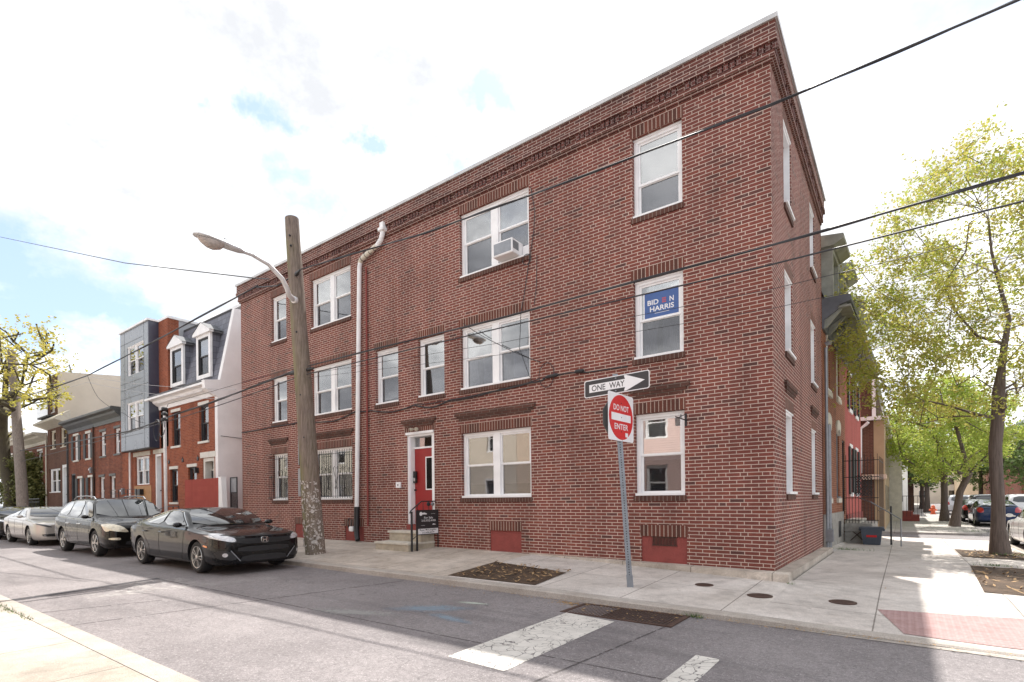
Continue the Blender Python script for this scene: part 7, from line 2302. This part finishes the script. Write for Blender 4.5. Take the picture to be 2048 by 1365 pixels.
c.mirrors(X(.335), 1.10, 'paint_silver')

# black car at the left edge ---------------------------------------
P = sedan_profile(5.7, 1.55, 2.15, 3.3, 1.1, hood=.96, cowl=.27, roof0=.41, roof1=.72, deck=.92, cowlz=1.08, nosez=.82, deckz=1.1)
P['wr'] = .37
c = Car('parked_car', 'black car parked behind the silver sedan, last of the row', CG, (-31.2 - 5.7 / 2, -4.36, BZ), 0, 'paint_black', P)
X = lambda q: 5.7 / 2 - q * 5.7
c.patch('windshield', 'car_glass', [(-.76, 1.11), (.76, 1.11), (.62, 1.49), (-.62, 1.49)], 'windshield', cell=.06)
c.patch('side_window', 'car_glass', [(X(.31), 1.08), (X(.40), 1.36), (X(.45), 1.44), (X(.55), 1.45), (X(.55), 1.10)], 'side', both=True, cell=.06)
for sg in (1, -1):
    c.patch('headlight', 'lamp_glass', [(sg * .56, .78), (sg * .75, .78), (sg * 1.0, .88), (sg * 1.0, .94), (sg * .75, .88)], 'front', cell=.04, off=.010)
c.patch('front_grille', 'black_plastic', [(-.52, .5), (.52, .5), (.56, .74), (-.56, .74)], 'front', cell=.05, off=.010)
c.patch('chrome_bar', 'chrome', [(-.5, .72), (.5, .72), (.5, .75), (-.5, .75)], 'front', cell=.05, off=.02, smooth=0)
c.wheels(5, 'alloy', 'wide', .66)
c.mirrors(X(.33), 1.1, 'paint_black')

# side street ------------------------------------------------------
SG = 'cars parked along the side street'
SZ = -.43
P = sedan_profile(5.3, 1.58, 2.12, 3.3, 1.05, hood=1.0, cowl=.22, roof0=.40, roof1=.62, deck=.96, cowlz=1.06, nosez=.84, deckz=1.22, beltf=.98, beltr=1.08)
P['wr'] = .36
c = Car('parked_car', 'dark blue hatchback seen from the rear beyond the big tree trunk', SG, (6.4, 30.3 + 2.65, SZ), R(90), 'paint_blue', P)
X = lambda q: 5.3 / 2 - q * 5.3
c.patch('rear_window', 'car_glass', [(-.66, 1.24), (.66, 1.24), (.55, 1.50), (-.55, 1.50)], 'rear', cell=.06)
c.patch('spoiler', 'black_plastic', [(-.72, 1.16), (.72, 1.16), (.72, 1.21), (-.72, 1.21)], 'rear', cell=.06, off=.015)
for sg in (1, -1): c.patch('tail_light', 'lamp_red', [(sg * .64, .82), (sg * .92, .82), (sg * .98, 1.12), (sg * .70, 1.12)], 'rear', cell=.05, off=.012)
c.patch('licence_plate', 'blind', [(-.20, .78), (.20, .78), (.20, .9), (-.20, .9)], 'rear', cell=.1, off=.015, smooth=0)
c.patch('side_window', 'car_glass', [(X(.31), 1.06), (X(.40), 1.36), (X(.50), 1.46), (X(.62), 1.44), (X(.8), 1.28), (X(.82), 1.18)], 'side', both=True, cell=.06)
c.wheels(5, 'alloy', 'wide', .66)
P2 = dict(P); P2['top'] = [(a, z if a < .2 or z < 1.25 else z + .14) for a, z in P['top']]
c = Car('parked_car', 'black hatchback with red tail lights ahead of the dark blue hatchback', SG, (6.2, 36.6 + 2.65, SZ), R(90), 'paint_black', P)
for sg in (1, -1): c.patch('tail_light', 'lamp_red', [(sg * .66, .82), (sg * .95, .82), (sg * .98, 1.16), (sg * .74, 1.16)], 'rear', cell=.05, off=.012)
c.patch('rear_window', 'car_glass', [(-.66, 1.24), (.66, 1.24), (.55, 1.50), (-.55, 1.50)], 'rear', cell=.06)
c.wheels(5, 'alloy', 'wide', .66)
P = dict(L=5.6, W=2.2, wr=.40, wx=(5.6 / 2 - 1.1, 5.6 / 2 - 1.1 - 3.3))
P['top'] = [(0, .72), (.02, .92), (.05, 1.0), (.16, 1.10), (.20, 1.16), (.30, 1.6), (.36, 1.84), (.5, 1.92), (.8, 1.90), (.93, 1.82), (.97, 1.3), (1, .9)]
P['belt'] = [(0, .62), (.03, .82), (.2, 1.04), (.6, 1.12), (.9, 1.14), (1, .8)]
P['w'] = [(0, .66), (.02, .86), (.08, .96), (.2, 1), (.9, 1), (.97, .94), (1, .82)]
P['wt'] = [(0, .55), (.1, .78), (.2, .8), (.36, .74), (.9, .74), (.97, .8), (1, .7)]
P['bot'] = [(0, .36), (.05, .26), (.9, .28), (1, .40)]
suv = P
for (x, y, pt, lb, rot) in ((7.2, 43.5, 'paint_black', 'tall dark minivan with a reflective rear window standing behind the blue hatchback', 90), (6.4, 55, 'paint_pearl', 'pale silver sport utility car further up the side street near the hydrant', 90), (9.4, 44, 'paint_white', 'white sport utility car behind the trunk of the big street tree', 90)):
    c = Car('parked_car', lb, SG, (x, y + 2.8, SZ), R(rot), pt, suv)
    c.patch('rear_window', 'car_glass', [(-.74, 1.28), (.74, 1.28), (.64, 1.74), (-.64, 1.74)], 'rear', cell=.08)
    for sg in (1, -1): c.patch('tail_light', 'lamp_red', [(sg * .82, .95), (sg * 1.0, .95), (sg * 1.0, 1.25), (sg * .86, 1.25)], 'rear', cell=.06, off=.012)
    c.patch('side_window', 'car_glass', [(2.8 - 5.6 * .27, 1.2), (2.8 - 5.6 * .36, 1.68), (2.8 - 5.6 * .88, 1.70), (2.8 - 5.6 * .90, 1.24)], 'side', both=True, cell=.08)
    c.patch('licence_plate', 'blind', [(-.20, .8), (.20, .8), (.20, .92), (-.20, .92)], 'rear', cell=.1, off=.015, smooth=0)
    c.wheels(5, 'alloy', 'wide', .66)
# white sedan at the right edge
P = sedan_profile(5.6, 1.52, 2.15, 3.3, 1.05, hood=.94, cowl=.28, roof0=.43, roof1=.66, deck=.92, cowlz=1.04, nosez=.80, deckz=1.10)
P['wr'] = .37
c = Car('parked_car', 'white sedan nose beside the big street tree', SG, (6.12, 16.6 - 2.8, -.41), R(90), 'paint_white', P)
X = lambda q: 5.6 / 2 - q * 5.6
c.patch('windshield', 'car_glass', [(-.76, 1.07), (.76, 1.07), (.62, 1.47), (-.62, 1.47)], 'windshield', cell=.06)
c.patch('side_window', 'car_glass', [(X(.33), 1.03), (X(.40), 1.22), (X(.45), 1.38), (X(.55), 1.41), (X(.66), 1.38), (X(.76), 1.18), (X(.74), 1.08)], 'side', both=True, cell=.05)
c.seams([[(X(.31), 1.0), (X(.315), .55), (X(.33), .30)], [(X(.55), 1.05), (X(.555), .30)]])
for sg in (1, -1):
    c.patch('headlight', 'lamp_glass', [(sg * .56, .74), (sg * .75, .75), (sg * 1.0, .86), (sg * 1.0, .90), (sg * .75, .84)], 'front', cell=.04, off=.010)
c.patch('side_marker', 'lamp_amber', [(X(.06), .56), (X(.085), .56), (X(.085), .78), (X(.07), .78)], 'side', cell=.04, both=True)
c.wheels(10, 'alloy', 'thin', .70)
c.mirrors(X(.345), 1.05, 'paint_white')


# ------------------------------------------------------------------ every countable piece becomes a part of its own
def separate(o):
    me = o.data
    n = len(me.vertices)
    root = list(range(n))

    def find(a):
        while root[a] != a:
            root[a] = root[root[a]]; a = root[a]
        return a
    for p in me.polygons:
        v = p.vertices
        a = find(v[0])
        for q in v[1:]:
            b = find(q)
            if a != b: root[b] = a
    comp = {}
    for p in me.polygons: comp.setdefault(find(p.vertices[0]), []).append(p.index)
    if not 2 <= len(comp) <= 60: return
    first = True
    for k, polys in sorted(comp.items()):
        used = sorted({v for i in polys for v in me.polygons[i].vertices}); mp = {u: j for j, u in enumerate(used)}
        nm = bpy.data.meshes.new(o.name.split('.')[0])
        nm.from_pydata([me.vertices[u].co.copy() for u in used], [], [[mp[v] for v in me.polygons[i].vertices] for i in polys])
        for mt in me.materials: nm.materials.append(mt)
        if me.polygons[polys[0]].use_smooth: nm.shade_smooth()
        if first:
            o.data = nm; first = False
        else:
            c = bpy.data.objects.new(o.name.split('.')[0], nm); col.objects.link(c); c.parent = o.parent


SPLIT = {'lintel', 'sill', 'shutter', 'cheek', 'stone_trim', 'bracket', 'window', 'cellar_grille', 'bay_side', 'bolt', 'side_window', 'headlight', 'side_marker', 'door_handle', 'roof_rail',
         'clamp', 'dentil_course', 'spotlight', 'cable_splice', 'treads', 'pipe', 'white_trim', 'insulator', 'wire_loop', 'outlet', 'ornamental_panel', 'label'} - {'dentil_course', 'ornamental_panel'}
for o in [o for o in scene.objects if o.type == 'MESH' and o.parent is not None and o.name.split('.')[0] in SPLIT and not o.children]:
    separate(o)
